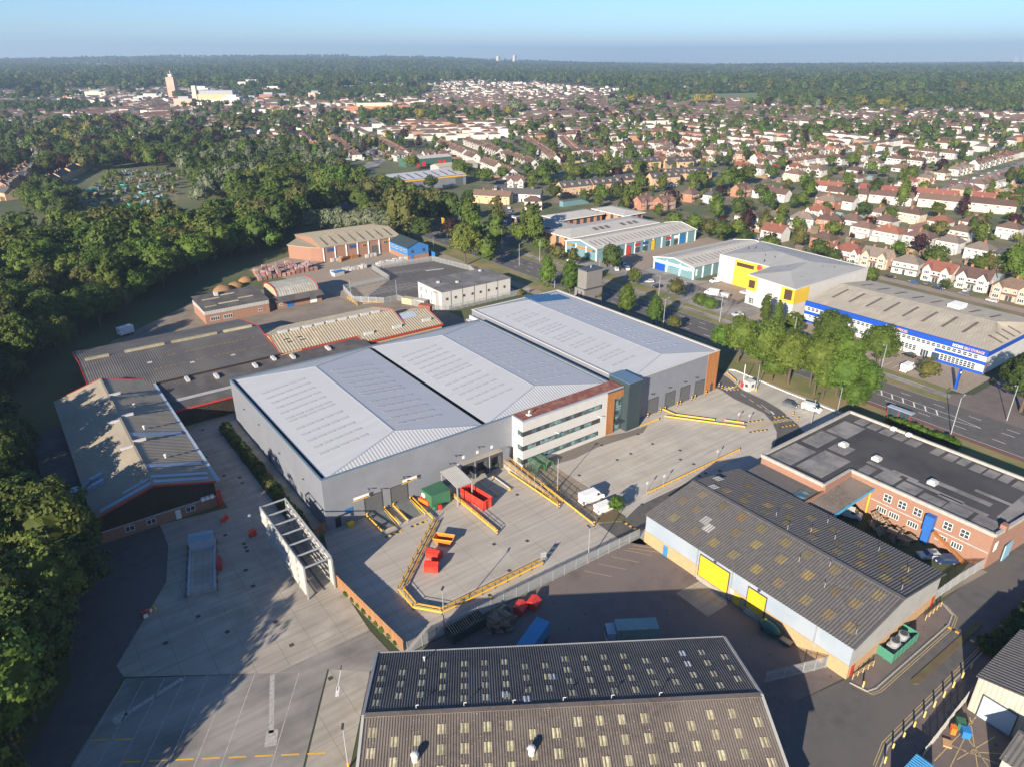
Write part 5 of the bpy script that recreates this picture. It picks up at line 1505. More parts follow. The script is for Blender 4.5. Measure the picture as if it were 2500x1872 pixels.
for sx in (-1.2, 0, 1.2):
    for sy in (-1.1, 1.1):
        build('wheel', MB().tube((sx, sy - .12, .4), (sx, sy + .12, .4), .4), M_black, S)

# ---------------------------------------------------------------- fences
def timber_fence(label, p, q, h=2.4, w=.26, posts=True):
    S = thing('timber_fence', label, 'fence', (*p, 0))
    P_, Q_ = Vector((*p, 0)), Vector((*q, 0))
    d = (Q_ - P_).normalized()
    n = int((Q_ - P_).length / w)
    me = MB().box(0, -.02, .05, w * .93, .02, h).mesh('board', M_fencew)
    a = math.atan2(d.y, d.x)
    for i in range(n):
        c = P_ + d * (i * w)
        piece('board', me, S, (c.x, c.y, random.uniform(-.03, .03)), (0, 0, a))
    for z in (.5, h - .4):
        build('rail', MB().bar(P_ + Vector((d.y, -d.x, 0)) * -.07 + Vector((0, 0, z)), Q_ + Vector((d.y, -d.x, 0)) * -.07 + Vector((0, 0, z)), .06, .1), M_fencew, S)
    return S
M_fencew = mat('fence_timber', (.30, .155, .065), (.21, .105, .045), scale=1.5, stretch=(2, 2, .2), rough=.85, rand=.12)
timber_fence('tall brown timber fence between the side yard and the service yard', (-5.1, -16.2), (-3.0, -37.0), 2.6)
timber_fence('timber gate panel beside the warehouse corner', (-3.2, -1.3), (-.1, -.2), 2.6)
timber_fence('timber fence behind the concrete wall of the steel bay', (-4.9, -16.0), (-3.3, -1.4), 2.6)
M_pal = mat('palisade_steel', (.36, .38, .39), (.30, .315, .325), scale=1, rough=.55, metal=.3)
def palisade(label, pts, h=2.4, m=None, bay=2.75, mesh=False, name='palisade_fence'):
    """steel fence: each bay of pales is one part between posts"""
    m = m or M_pal
    S = thing(name, label, 'fence', (*pts[0], 0))
    mb = MB()
    k = 9 if mesh else 16
    for i in range(k):
        x = bay * (i + .5) / k
        mb.box(x - (.015 if mesh else .035), -.012, .08, x + (.015 if mesh else .035), .012, h)
    for z in ((.3, .9, 1.5, h - .1) if mesh else (.4, h - .5)):
        mb.box(0, .012, z, bay, .05, z + .06)
    me = mb.mesh('pale_panel', m)
    po = MB().box(-.05, -.05, 0, .05, .05, h + .05).mesh('post', M_dark if mesh else m)
    for p, q in zip(pts[:-1], pts[1:]):
        P_, Q_ = Vector((*p, 0)), Vector((*q, 0))
        L = (Q_ - P_).length
        n = max(1, round(L / bay))
        a = math.atan2(Q_.y - P_.y, Q_.x - P_.x)
        for i in range(n):
            c = P_.lerp(Q_, i / n)
            piece('pale_panel', me, S, c, (0, 0, a), (L / n / bay, 1, 1))['kind'] = 'stuff'
            piece('post', po, S, c, (0, 0, a))
    return S
palisade('grey palisade fence between the service yard and the rear yard', [(-2.6, -37.5), (16, -37.6), (48.1, -38.4)])
palisade('grey palisade fence beside the brick factory gate', [(76.2, -81.0), (84, -81.4), (92.2, -82.2)])
S = palisade('palisade gate standing open at the grey warehouse corner', [(47.7, -78.2), (43.8, -76.8), (37.6, -74.4)])
palisade('grey palisade fence round the staff car park', [(66.5, 131), (69.5, 147), (91, 149), (92.5, 168), (122, 165.5), (127, 142), (121, 121.5)])
palisade('grey palisade fence below the staff car park', [(66.5, 131), (75, 122.5), (81, 122.5), (84, 104), (90, 99.5), (128, 100)])
palisade('black mesh fence separating the service yard from the forecourt', [(45.5, -4.3), (45.2, -13.8), (44.0, -29.6)], 2.2, M_black, 2.4, True, 'mesh_fence')
palisade('black mesh fence round the yellow storage forecourt', [(186.2, 69), (182.3, 41), (188, 42)], 1.6, M_black, 2.4, True, 'mesh_fence')
palisade('pale sheet fence along the small yard at the road', [(44.2, -94.6), (60.5, -93.8)], 2.0, M_gsheetw, 2.4, False, 'sheet_fence')
M_bwall = mat('blue_hoarding', (.02, .16, .40), (.02, .14, .36), scale=1, rough=.5)
solo('hoarding', MB().bar((126, 170, 1.2), (128, 205, 1.2), .15, 2.4), M_bwall, 'long bright blue hoarding behind the blue office', 'hoarding', (127, 188, 0))

# ---------------------------------------------------------------- cycle shelters, island, lamps, small things
for i, (x, l) in enumerate(((47.6, 'green framed cycle shelter against the white office'), (50.2, 'green framed cycle shelter further along the white office'))):
    S = thing('cycle_shelter', l, 'shelter', (x, -6.2, 0))
    mg = mat('shelter_green', (.03, .22, .05), (.03, .18, .05), scale=1, rough=.5)
    arc = [(math.cos(t) * 1.3, math.sin(t) * 2.3) for t in [math.pi * k / 6 for k in range(7)]]
    for y in (-8.2, -6.4, -4.6):
        mb = MB()
        for (a, b), (c, d) in zip(arc[:-1], arc[1:]):
            mb.bar((x + a, y, b), (x + c, y, d), .09)
        build('hoop', mb, mg, S)
    mb = MB()
    for (a, b), (c, d) in zip(arc[:-1], arc[1:]):
        mb.poly([(x + a, -8.2, b), (x + c, -8.2, d), (x + c, -4.6, d), (x + a, -4.6, b)])
    build('cover', mb, mat('shelter_cover', (.10, .15, .10), (.08, .13, .09), scale=1, rough=.3, alpha=.55), S)
solo('planted_island', MB().prism([(45.0, -29.9), (49.3, -32.4), (50.8, -31.9), (50.8, -28.6), (46, -28.6)], 0, .14), M_earth, 'bark covered planting island with a pale kerb by the parked vans', 'planting bed', (47.5, -30.5, 0))
lampA = thing('lamp_post', 'x', 'lamp post', (0, 0, 0), 'lamp posts', local=True)
build('pole', MB().tube((0, 0, 0), (0, 0, 8), .11, .07), M_steel, lampA)
build('lamp_head', MB().box(-.2, -.1, 7.95, .75, .2, 8.15), M_dark, lampA)
build('base_sleeve', MB().tube((0, 0, 0), (0, 0, 1.0), .16), M_yell, lampA)
lampB = thing('lamp_post', 'x', 'lamp post', (0, 0, 0), 'lamp posts', local=True)
build('pole', MB().tube((0, 0, 0), (0, 0, 10), .13, .08), M_steel, lampB)
build('arm', MB().bar((0, 0, 9.9), (-1.5, 0, 10.3), .08), M_steel, lampB)
build('lamp_head', MB().box(-2.1, -.14, 10.25, -1.4, .14, 10.45), M_steel, lampB)
L1 = [((46.1, -15.8), 'yard lamp post with yellow base beside the black mesh fence'), ((4.9, -36.2), 'yard lamp post at the end of the skip by the palisade fence'), ((35.1, -37.9), 'yard lamp post at the middle of the palisade fence'), ((123.5, -10.3), 'lamp post with yellow base next to the white gatehouse'), ((116.5, -31.8), 'lamp post at the corner of the flat roofed factory'), ((128.6, -31.8), 'lamp post at the end of the pale kerb by the hedge trees'), ((-18.5, -50.3), 'lamp post beside the ramp lane fence'), ((67.2, 134.8), 'lamp post at the yellow rails of the staff car park'), ((80.8, 122.9), 'lamp post by the blue gate of the staff car park'), ((130, 178), 'lamp post beside the blue office')]
L2_ = [((161.5, 32.7), -1), ((162.0, 62.5), -1), ((161, 135), -1), ((149.1, 134.8), 0), ((140.2, 99.0), 1), ((161.3, 3.5), -1), ((161.1, -25.9), -1), ((160.6, -60.0), -1), ((141.3, -54.8), 1), ((161, 95), -1), ((141.3, 41), 1), ((141.3, 8), 1), ((161.2, 165), -1), ((161, 200), -1)]
for i, ((x, y), l) in enumerate(L1):
    o = lampA if i == 0 else clone(lampA, (x, y, 0))
    o.location = (x, y, 0); o.rotation_euler = (0, 0, R(40 * i)); o['label'] = l; o['group'] = 'yard lamp posts'
for i, ((x, y), s) in enumerate(L2_):
    o = lampB if i == 0 else clone(lampB, (x, y, 0))
    o.location = (x, y, 0); o.rotation_euler = (0, 0, 0 if s < 0 else math.pi); o['group'] = 'street lamps along the main road'
    o['label'] = 'slim grey street lamp on the far verge of the main road' if s < 0 else 'slim grey street lamp on the near verge of the main road'
dr = MB().box(-.35, -.35, 0, .35, .35, .015).mesh('drain_cover', mat('drain_iron', (.06, .05, .045), (.045, .04, .038), scale=3, rough=.8))
for i, (x, y) in enumerate([(24.2, -23), (53.9, -14.1), (65.5, -14.3), (70.1, -14.2), (77.7, -14), (78.4, -8.4), (67.3, -7.1), (80.7, -20.1), (77.5, -23), (78.4, -26.2), (57, -30.6), (52.4, -6.9), (75.4, -30.4), (77.5, -30.4), (80.9, -31.7), (38, -12), (30, -26), (22, -31)]):
    piece('drain_cover', dr, YARD if x < 45 else FORE, (x, y, .012))
for x, y in [(-10.5, 33.2), (-7.9, 30.3), (-8.1, 27.8), (-16.7, 10.8), (-14.6, 5.8), (-14.7, 4.5), (-14.8, 3.2), (-16.8, -2.2), (-17.1, -7.3), (-27, -9.4), (-24.1, -15.9), (-32.8, -12.5), (-17, -18.3), (-16.7, -24.9), (-11.5, 44), (-8.5, 58.5), (-12, 59.5)]:
    piece('drain_cover', dr, LYARD, (x, y, .012))
piece('drain_cover', dr, RAMP, (-14.4, -34.9, .012))
S = thing('gatehouse', 'small white gatehouse cabin beside the access road', 'cabin', (122.6, -8.6, 0), rot=R(-8), local=True)
build('body', MB().box(-1.2, -1.0, 0, 1.2, 1.0, 2.6), M_whiter, S)
build('roof', MB().box(-1.3, -1.1, 2.6, 1.3, 1.1, 2.75), M_whiter, S)
win(S, -1.2, 0, 1.1, .9, .8, '-X', 1, 1, M_dark)
win(S, .2, -1.0, 1.1, .8, .8, '-Y', 1, 1, M_dark)
S = thing('barrier_gate', 'red barrier cabinet with a raised white boom by the gatehouse', 'barrier', (122.6, -6.2, 0), local=True)
build('cabinet', MB().box(-.35, -.3, 0, .35, .3, 1.5), M_red, S)
build('boom', MB().bar((0, -.3, 1.2), (-.4, -.4, 7.0), .14), M_white, S)
bol = thing('bollard', 'x', 'bollard', (0, 0, 0), local=True)
for k in range(4):
    build('ring', MB().tube((0, 0, k * .3), (0, 0, k * .3 + .3), .14, n=10), M_black if k % 2 == 0 else M_yell, bol)
B_ = [(118, -25.7), (116.3, -28.2), (122.3, -5.0), (121.4, -9.2), (116.9, -2.6), (116.6, -3.9)] + [(x, -3.5) for x in (87.0, 91.8, 93.6, 98.4, 99.6, 104.2, 105.6, 110.2)] + [(8.35, -.6), (12.35, -.6), (14.4, -.6), (18.3, -.6), (26.45, -20.9), (42.1, -21.2), (43.6, -30.2)]
for i, (x, y) in enumerate(B_):
    o = bol if i == 0 else clone(bol, (x, y, 0))
    o.location = (x, y, 0)
    o['group'] = 'black and yellow bollards'
    o['label'] = 'black and yellow banded bollard guarding a roller door or barrier end' if i > 5 else 'black and yellow banded bollard beside the access road'
yb = thing('bollard', 'squat cream yellow bollard on the footway kerb of the estate road', 'bollard', (0, 0, 0), 'yellow bollards along the estate road', local=True)
build('post', MB().tube((0, 0, 0), (0, 0, 1.15), .13, n=10), mat('bollard_cream', (.60, .45, .16), (.52, .38, .14), scale=1, rough=.6), yb)
build('cap', MB().blob((0, 0, 1.15), .13, .13, .07), M_yell, yb)
for i, (x, y) in enumerate([(39.2, -92), (42, -91.6)] + [(44.9 + 2.93 * k, -91.6) for k in range(8)] + [(48.8, -83.6)]):
    o = yb if i == 0 else clone(yb, (x, y, 0))
    o.location = (x, y, 0)
for p, q in (((29.0, -33.0), 'steel traffic sign frame'),):
    S = thing('direction_sign', 'galvanised frame with small square signs at the end of the handrail', 'sign', (28.2, -32.6, 0))
    build('leg', MB().box(28.0, -32.7, 0, 28.08, -32.6, 2.4), M_steel, S)
    build('leg', MB().box(28.9, -33.1, 0, 28.98, -33.0, 2.4), M_steel, S)
    for k in range(3):
        build('panel', MB().bar((28.02, -32.65, .8 + k * .6), (28.95, -33.05, .8 + k * .6), .05, .5), M_steel, S)
for i, (x, y) in enumerate(((103.6, -19.2), (105.2, -21.3), (66, -28.2), (84, -28.2), (61, -27.9))):
    S = thing('road_sign', 'small round road sign on a thin post beside a yellow barrier', 'sign', (x, y, 0), 'small signs on posts', local=True)
    build('post', MB().tube((0, 0, 0), (0, 0, 2.6), .04, n=6), M_steel, S)
    build('plate', MB().tube((0, -.05, 2.4), (0, -.02, 2.4), .35, n=14), M_white, S)
# estate road corner
for l, p, q in (('yellow tubular railing at the red corner door', (48.9, -81.9), (53.9, -82.4)), ('yellow tubular railing at the far red door', (70.4, -82.4), (75.8, -82.4))):
    S = thing('railing', l, 'railing', (*p, 0))
    for z in (.6, 1.1):
        build('rail', MB().bar((*p, z), (*q, z), .07), M_yfade, S)
    for k in range(5):
        c = Vector((*p, 0)).lerp(Vector((*q, 0)), k / 4)
        build('rail_post', MB().box(c.x - .05, c.y - .05, 0, c.x + .05, c.y + .05, 1.15), M_yfade, S)
palisade('green mesh cage around the chillers', [(56.8, -81.4), (56.6, -83.8), (64.4, -83.8), (64.4, -81.4)], 1.9, mat('mesh_green', (.06, .22, .15), (.05, .18, .13), scale=1, rough=.5), 1.3, False, 'mesh_cage')
for i, x in enumerate((59.4, 62.0)):
    S = thing('chiller', 'grey cylindrical chiller inside the green cage', 'chiller', (x, -82.6, 0), 'chillers in the cage', local=True)
    build('body', MB().box(-.9, -.8, .2, .9, .8, 1.5), M_steel, S)
    build('fan_drum', MB().tube((0, 0, 1.5), (0, 0, 2.2), .75, n=16), M_steel, S)
    build('fan_grille', MB().tube((0, 0, 2.2), (0, 0, 2.25), .6, n=16), M_dark, S)
solo('kerbed_island', MB().prism([(56, -87.2), (76.6, -87.6), (77.3, -88.1), (76.6, -88.6), (56, -88.3), (55.4, -87.8)], 0, .14), M_earth, 'long narrow brown island in the estate road', 'traffic island', (66, -88, 0))
for i, pts in enumerate(([(48.0, -82.0), (48.6, -84.4), (50.2, -84.9), (72.5, -85.2), (75.4, -84.5), (77, -82)], [(37.6, -92.1), (42, -91.0), (72, -91.2), (140, -91.2)])):
    mb = MB()
    for p, q in zip(pts[:-1], pts[1:]):
        mb.bar((*p, .05), (*q, .05), .2, .12)
    struct('kerb', mb, M_kerb)
    mb = MB()
    o_ = -.5 if i == 0 else .5
    for w in (.0, .3):
        for p, q in zip(pts[:-1], pts[1:]):
            mb.bar((p[0], p[1] + o_ + (w if i else -w), .012), (q[0], q[1] + o_ + (w if i else -w), .012), .09, .008)
    struct('double_yellow_lines', mb, M_yfade)
pts = [(129.4, 3.6), (130.5, 2.0), (129.6, -17), (129.8, -32)]
mb = MB()
for p, q in zip(pts[:-1], pts[1:]):
    mb.bar((*p, .08), (*q, .08), .25, .16)
struct('kerb', mb, M_wframe)
S = thing('tank', 'dark green oval fuel tank against the grey warehouse wall', 'tank', (46.9, -68.6, 0), local=True)
build('shell', MB().blob((0, 0, 1.2), .9, 2.0, 1.0, seg=14, ring=8), mat('tank_green', (.02, .10, .08), (.02, .085, .07), scale=1, rough=.4), S, smooth=True)
build('cap', MB().tube((0, .9, 2.0), (0, .9, 2.25), .25), M_ydoor, S)
build('cradle', MB().box(-.6, -1.4, 0, .6, -1.1, .5).box(-.6, 1.1, 0, .6, 1.4, .5), M_dark, S)
S = thing('pallet_truck', 'cream flatbed trolley beside the green tank', 'trolley', (47.2, -71.6, 0), local=True)
build('deck', MB().box(-.5, -.9, .4, .5, .9, .7), M_skyl, S)
build('handle', MB().bar((0, .9, .6), (0, 1.5, 1.2), .05), M_dark, S)
build('wheel', MB().tube((-.5, -.6, .2), (.5, -.6, .2), .2), M_black, S)
# right bottom corner
S = thing('corner_unit', 'pale corrugated unit with a grey roof and light blue roller door at the road corner', 'industrial unit', (57, -104, 0))
gable(S, 57.2, -112, 72, -94.6, 6.2, 8.0, mat('cladding_cream_rib', (.42, .39, .32), (.36, .33, .27), scale=.5, rough=.6, rib=('Y', .6), ribd=.6), M_fcg, 'X', pitch=.6, amp=.08, rx=-103)
shutter(S, 57.15, -98, 4.2, 3.9, mat('door_pale_blue', (.36, .44, .52), (.33, .41, .48), scale=1, rough=.5), '-X')
S = thing('corner_unit', 'small cream corrugated unit with one white window at the picture corner', 'industrial unit', (46.5, -108, 0))
gable(S, 47.5, -112, 56.4, -101.8, 4.6, 6.0, mat('cladding_cream_rib2', (.44, .41, .34), (.37, .34, .28), scale=.5, rough=.6, rib=('X', .5), ribd=.6), M_fcg, 'Y', pitch=.6, amp=.08)
win(S, 47.45, -104.6, 1.6, 1.2, 1.1, '-X', 2, 1)
S = thing('container', 'bright blue corrugated container beside the small yard fence', 'container', (39.5, -95.6, 0))
build('body', MB().box(35.5, -97.2, 0, 41.4, -94.6, 2.6), M_bwall, S)
build('roof', MB().corr((35.4, -97.3, 2.65), (41.5, -97.3, 2.65), (41.5, -94.5, 2.65), (35.4, -94.5, 2.65), .4, .06), mat('container_blue', (.06, .27, .50), (.05, .23, .45), scale=1, rough=.5), S)
for i, (x, y, m, l) in enumerate(((53.0, -95.4, M_green, 'green wheeled bin by the small yard fence'), (52.2, -96.4, M_bwall, 'blue wheeled bin by the small yard fence'), (51.2, -95.2, M_orange, 'orange wheeled bin by the small yard fence'))):
    S = thing('wheelie_bin', l, 'bin', (x, y, 0), rot=.6, local=True)
    s = .65 if i < 2 else .4
    build('body', MB().prism([(-s, -s * .8), (s, -s * .8), (s, s * .8), (-s, s * .8)], .1, 1.2), m, S)
    build('lid', MB().box(-s - .04, -s * .85, 1.2, s + .04, s * .9, 1.3), m, S)
S = thing('crate', 'plain wooden crate lying by the small yard fence', 'crate', (48.8, -95.6, 0), rot=.5, local=True)
build('base', MB().box(-.6, -.5, 0, .6, .5, .25), M_bricky, S)
build('top_board', MB().box(-.65, -.55, .25, .65, .55, .3), M_bricky, S)
S = thing('bus_shelter', 'bus shelter with pale blue roof on the near side of the main road', 'bus shelter', (139.3, -45, 0))
build('roof', MB().box(138.4, -46, 2.5, 140.2, -39.6, 2.65), M_patch, S)
build('back_panel', MB().box(138.5, -45.8, .2, 138.6, -39.8, 2.4), M_glass, S)
for y in (-45.7, -42.8, -39.9):
    build('post', MB().box(138.45, y, 0, 138.6, y + .12, 2.5), M_signr, S)
build('seat', MB().box(138.8, -45, .45, 139.2, -41, .5), M_dark, S)
# ---------------------------------------------------------------- pallets, skips and lorry in the rear yard
M_palw = mat('pallet_wood', (.30, .22, .14), (.20, .145, .10), scale=2, rough=.9, rand=.3)
pal = thing('pallet', 'x', 'pallet', (0, 0, 0), 'pallets heaped in the rear yard', local=True)
for k in range(6):
    build('slat', MB().box(-.6, -.5 + k * .18, .11, .6, -.5 + k * .18 + .11, .14), M_palw, pal)
for k in range(3):
    build('bearer', MB().box(-.6 + k * .53, -.5, 0, -.48 + k * .53, .5, .11), M_palw, pal)
random.seed(21)
spots = []
for k in range(34):
    spots.append((random.gauss(12.4, 1.3), random.gauss(-41.0, 1.1), random.uniform(0, 1.9)))
for i, (x, y, z) in enumerate(spots):
    o = pal if i == 0 else clone(pal, (0, 0, 0))
    o.location = (x, y, z if math.hypot(x - 12.4, y + 41) < 1.6 else z * .25)
    o.rotation_euler = (random.uniform(-.35, .35), random.uniform(-.35, .35), random.uniform(0, 3.1))
    o.scale = (1.25, 1.25, 1.4)
    o['label'] = 'weathered wooden pallet in the untidy heap beside the red bins'
for k in range(26):
    x, y = random.uniform(86.5, 91.3), random.uniform(-70.5, -62.5)
    o = clone(pal, (x, y, random.uniform(0, 1.5)), label='brown pallet in the heap below the factory windows', group='pallets heaped in the courtyard')
    o.rotation_euler = (random.uniform(-.9, .9), random.uniform(-.9, .9), random.uniform(0, 3))
    o.scale = (1.5, 1.5, 1.5)
S = thing('long_skip', 'long dark open skip full of timber bars along the palisade fence', 'skip', (7.3, -39.0, 0), rot=R(2), local=True)
open_box('side', S, 0, 0, 6.6, 2.3, 1.9, mat('skip_dark', (.03, .05, .045), (.04, .06, .05), scale=1, rough=.7), .02)
for k in range(15):
    build('timber_bar', MB().bar((-3.0 + k * .42, -1.1, 1.8), (-2.8 + k * .42, 1.1, 2.0), .12), M_palw, S)
S = thing('blue_container', 'long blue box lorry body in the shade of the foreground warehouse', 'lorry', (14.6, -48.2, 0), rot=math.atan2(-47.5 + 45.5, 12.2 - 16.6) , local=True)
build('box_body', MB().box(-2.6, -1.2, .9, 5.5, 1.2, 3.4), mat('lorry_blue', (.03, .22, .42), (.03, .20, .38), scale=.8, rough=.5), S)
for x in (-1.6, 4.0):
    for y in (-1.05, 1.05):
        build('wheel', MB().tube((x, y - .15, .48), (x, y + .15, .48), .48), M_black, S)
S = thing('curtain_lorry', 'pale green curtain sided lorry behind the foreground warehouse', 'lorry', (27, -56.3, 0), rot=math.atan2(-.543, .84), local=True)
build('cab', MB().prism([(-3.6, -1.2), (-2.2, -1.25), (-2.2, 1.25), (-3.6, 1.2)], .6, 3.0), M_patch, S)
build('curtain_body', MB().box(-2.1, -1.25, 1.0, 4.6, 1.25, 3.7), mat('curtain_green', (.20, .30, .29), (.17, .26, .25), scale=1, rough=.6, rib=('X', .5), ribd=.4), S)
build('windscreen', MB().box(-3.65, -1.0, 1.8, -3.55, 1.0, 2.7), M_glass, S)
for x in (-2.9, 2.2, 3.5):
    for y in (-1.05, 1.05):
        build('wheel', MB().tube((x, y - .15, .48), (x, y + .15, .48), .48), M_black, S)
# ---------------------------------------------------------------- builders merchant stock
bp = thing('brick_pack', 'x', 'brick pack', (0, 0, 0), local=True)
M_bp = mat('brick_pack_red', (.24, .10, .08), (.33, .18, .15), scale=.9, rough=.85, rand=.35)
build('bricks', MB().box(-.75, -.6, .12, .75, .6, 1.5), M_bp, bp)
build('wrapping', MB().box(-.77, -.62, 1.2, .77, .62, 1.56), mat('shrink_wrap', (.36, .27, .26), (.30, .22, .21), scale=2, rough=.3, rand=.25), bp)
build('skid', MB().box(-.7, -.5, 0, .7, .5, .12), M_palw, bp)
n = 0
for r_ in range(7):
    for c_ in range(13):
        x, y = 47 + c_ * 2.1 + r_ * .35, 181 + r_ * 2.2 + c_ * .15
        if random.random() < .15 or (x > 66 and y > 191):
            continue
        o = bp if n == 0 else clone(bp, (0, 0, 0))
        n += 1
        o.location = (x, y, 0); o.rotation_euler = (0, 0, random.uniform(-.1, .1)); o.scale = (1, 1, random.choice((1, 1, 1.9)))
        o['label'] = 'shrink wrapped pack of red bricks in the merchant yard'
        o['group'] = 'brick packs in the merchant yard'
wp = thing('block_pack', 'x', 'block pack', (0, 0, 0), local=True)
build('blocks', MB().box(-.8, -.6, .1, .8, .6, 1.3), mat('block_pack_grey', (.45, .44, .43), (.36, .35, .34), scale=1.2, rough=.8, rand=.25), wp)
build('skid', MB().box(-.7, -.5, 0, .7, .5, .1), M_palw, wp)
n = 0
for (x0, y0, nx, ny, dx, dy) in ((76, 171.5, 9, 2, 1.9, 1.6), (98, 172, 9, 2, 1.8, 1.5), (84, 193.5, 3, 2, 2.2, -2.0), (100, 188.6, 3, 1, 2.0, 1)):
    for i in range(nx):
        for j in range(ny):
            o = wp if n == 0 else clone(wp, (0, 0, 0))
            n += 1
            o.location = (x0 + i * dx, y0 + j * dy + i * .15, 0); o.rotation_euler = (0, 0, random.uniform(-.08, .08)); o.scale = (1, 1, random.choice((1, 1.3)))
            o['label'] = 'grey wrapped pack of blocks in the merchant yard'
            o['group'] = 'block packs in the merchant yard'
for i, (x, y, a) in enumerate(((88.5, 190.3, .5), (91.0, 191.5, .4), (95, 192, .1))):
    S = thing('timber_stack', 'stack of orange brown timber lengths by the merchant shed', 'timber stack', (x, y, 0), 'timber stacks', a, True)
    for k in range(4):
        build('layer', MB().box(-2 + .1 * k, -.7, k * .4, 2 - .1 * k, .7, k * .4 + .34), M_wood, S)
for i, (x, y, rx, h, c) in enumerate(((30, 175, 4, 2.6, 0), (36, 178, 3.5, 2.2, 0), (42, 184, 3, 2, 1))):
    S = tag(build('aggregate_heap', MB().blob((0, 0, 0), rx, rx * .8, h, seg=14, ring=8, jit=.06), mat('aggregate', (.26, .15, .065), (.20, .11, .05), scale=1.5, rough=.95, bump=.5), None, True), 'heap of brown sand at the edge of the merchant yard', 'sand heap', 'sand heaps')
    S.location = (x, y, 0)
S = thing('blue_sheet_stack', 'stack covered with a bright blue sheet beside the palisade fence', 'stack', (77, 169.5, 0), rot=.2, local=True)
build('stack', MB().box(-2.5, -1.2, 0, 2.5, 1.2, 1.6), M_skylw, S)
build('sheet', MB().box(-2.6, -1.3, 1.6, 2.6, 1.3, 1.75), M_bwall, S)
for i, (x, y, m, l) in enumerate(((82.6, 116.5, M_skyl, 'cream shipping container by the staff car park gate'), (85.0, 112.0, M_gsheetw, 'white roofed cabin beside the white office'), (83.6, 105.4, mat('container_rust', (.26, .075, .045), (.20, .06, .04), scale=1, rough=.8), 'rusty red container at the end of the white office'))):
    S = thing('container', l, 'container', (x, y, 0), rot=R(-65), local=True)
    build('body', MB().box(-2.6, -1.2, 0, 2.6, 1.2, 2.4), m, S)
    build('roof', MB().corr((-2.65, -1.25, 2.42), (2.65, -1.25, 2.42), (2.65, 1.25, 2.42), (-2.65, 1.25, 2.42), .5, .05), m, S)
S = thing('railing', 'yellow railing at the lower gate of the staff car park', 'railing', (66, 135, 0))
for z in (.6, 1.1):
    build('rail', MB().bar((66.0, 135.5, z), (65.4, 125.5, z), .1).bar((67.5, 125.4, z), (74.4, 122.4, z), .1), M_yell, S)
for k in range(5):
    build('rail_post', MB().box(65.95 - k * .14, 135.4 - k * 2.4, 0, 66.1 - k * .14, 135.5 - k * 2.4, 1.2), M_yell, S)
it = []
for k in range(9):
    x, y = 95.5 + k * 2.4, 160 - k * .4
    it.append(((x, y), (x + 3.2, y - 4.6), .12))
for k in range(11):
    x, y = 72.5 + k * 2.2, 138.6 - k * .25
    it.append(((x, y), (x + 2.6, y - 4.2), .12))
    it.append(((x + 2.6, y + .6), (x + 5.0, y - 3.2 + 7.0), .12) if False else ((x + 1.2, y + 5.4), (x + 3.2, y + 1.4), .12))
it += [((74, 139.4), (98, 136.4), .1), ((111, 153), (119, 151), .8)]
marks(CPARK, it, M_white, .010)
it = [((20.5 + 3.1 * k, -41.5 - 1.0 * k * 0), (23.5 + 3.1 * k, -44.8), .1) for k in range(0)]
for k in range(4):
    it.append(((33 + 3.4 * k, -39.2), (36 + 3.4 * k, -43.4), .1))
it += [((44.2, -39.2), (48, -43.6), .1), ((45.6, -39.2), (48, -42), .1)]
marks(REAR, it, M_yfade, .008)
mb = MB()
mb = None
it = [((45.5 + a, -97.5), (56 - a * .3, -96.0 - b), .12) for a, b in ((0, 0), (2, 3), (4, 6))] + [((46, -101), (56, -95.5), .12), ((48, -103), (53, -95.5), .12), ((52, -103), (49, -95.8), .12), ((44.8, -95.8), (56.8, -96), .12)]
marks(bpy.data.objects['small_yard'], it, M_yfade, .016)
it = [((170.4 + .0, 14 - 2.6 * k), (175, 14 - 2.6 * k), .1) for k in range(16)] + [((170.4, 34 + 2.6 * k), (175, 34 + 2.6 * k), .1) for k in range(10)] + [((178, 74 + 2.5 * k), (183, 75 + 2.5 * k), .1) for k in range(8)]
marks(bpy.data.objects['trade_car_park'], it, M_white, .010)
# ================================================================ houses
M_hw = mat('house_white', (.49, .478, .452), (.43, .415, .39), scale=.4, rough=.85, rand=.08)
M_hc = mat('house_cream', (.60, .52, .40), (.52, .45, .34), scale=.4, rough=.85, rand=.1)
M_hp = mat('house_pink', (.50, .33, .26), (.43, .28, .22), scale=.6, rough=.9, rand=.1)
M_hb = mat('house_brick', (.30, .145, .09), (.24, .115, .075), scale=1.2, rough=.9, rand=.15)
M_hy = mat('house_buff', (.50, .34, .20), (.42, .28, .165), scale=1.0, rough=.9, rand=.08)
M_rb = mat('tiles_brown', (.125, .078, .06), (.085, .057, .047), scale=.9, rough=.9, rand=.3, rib=('Z', .3), ribd=.5, detail=9)
M_rr = mat('tiles_red', (.195, .075, .052), (.15, .06, .043), scale=.9, rough=.9, rand=.2, rib=('Z', .3), ribd=.5, detail=9)
M_ro = mat('tiles_orange', (.36, .15, .08), (.29, .12, .065), scale=.9, rough=.9, rand=.15, rib=('Z', .3), ribd=.5, detail=9)
M_rs = mat('tiles_slate', (.065, .063, .068), (.045, .044, .05), scale=.9, rough=.8, rand=.2, rib=('Z', .3), ribd=.4, detail=9)
M_rg = mat('tiles_grey_brown', (.16, .13, .11), (.12, .10, .085), scale=.9, rough=.9, rand=.2, rib=('Z', .3), ribd=.4, detail=9)
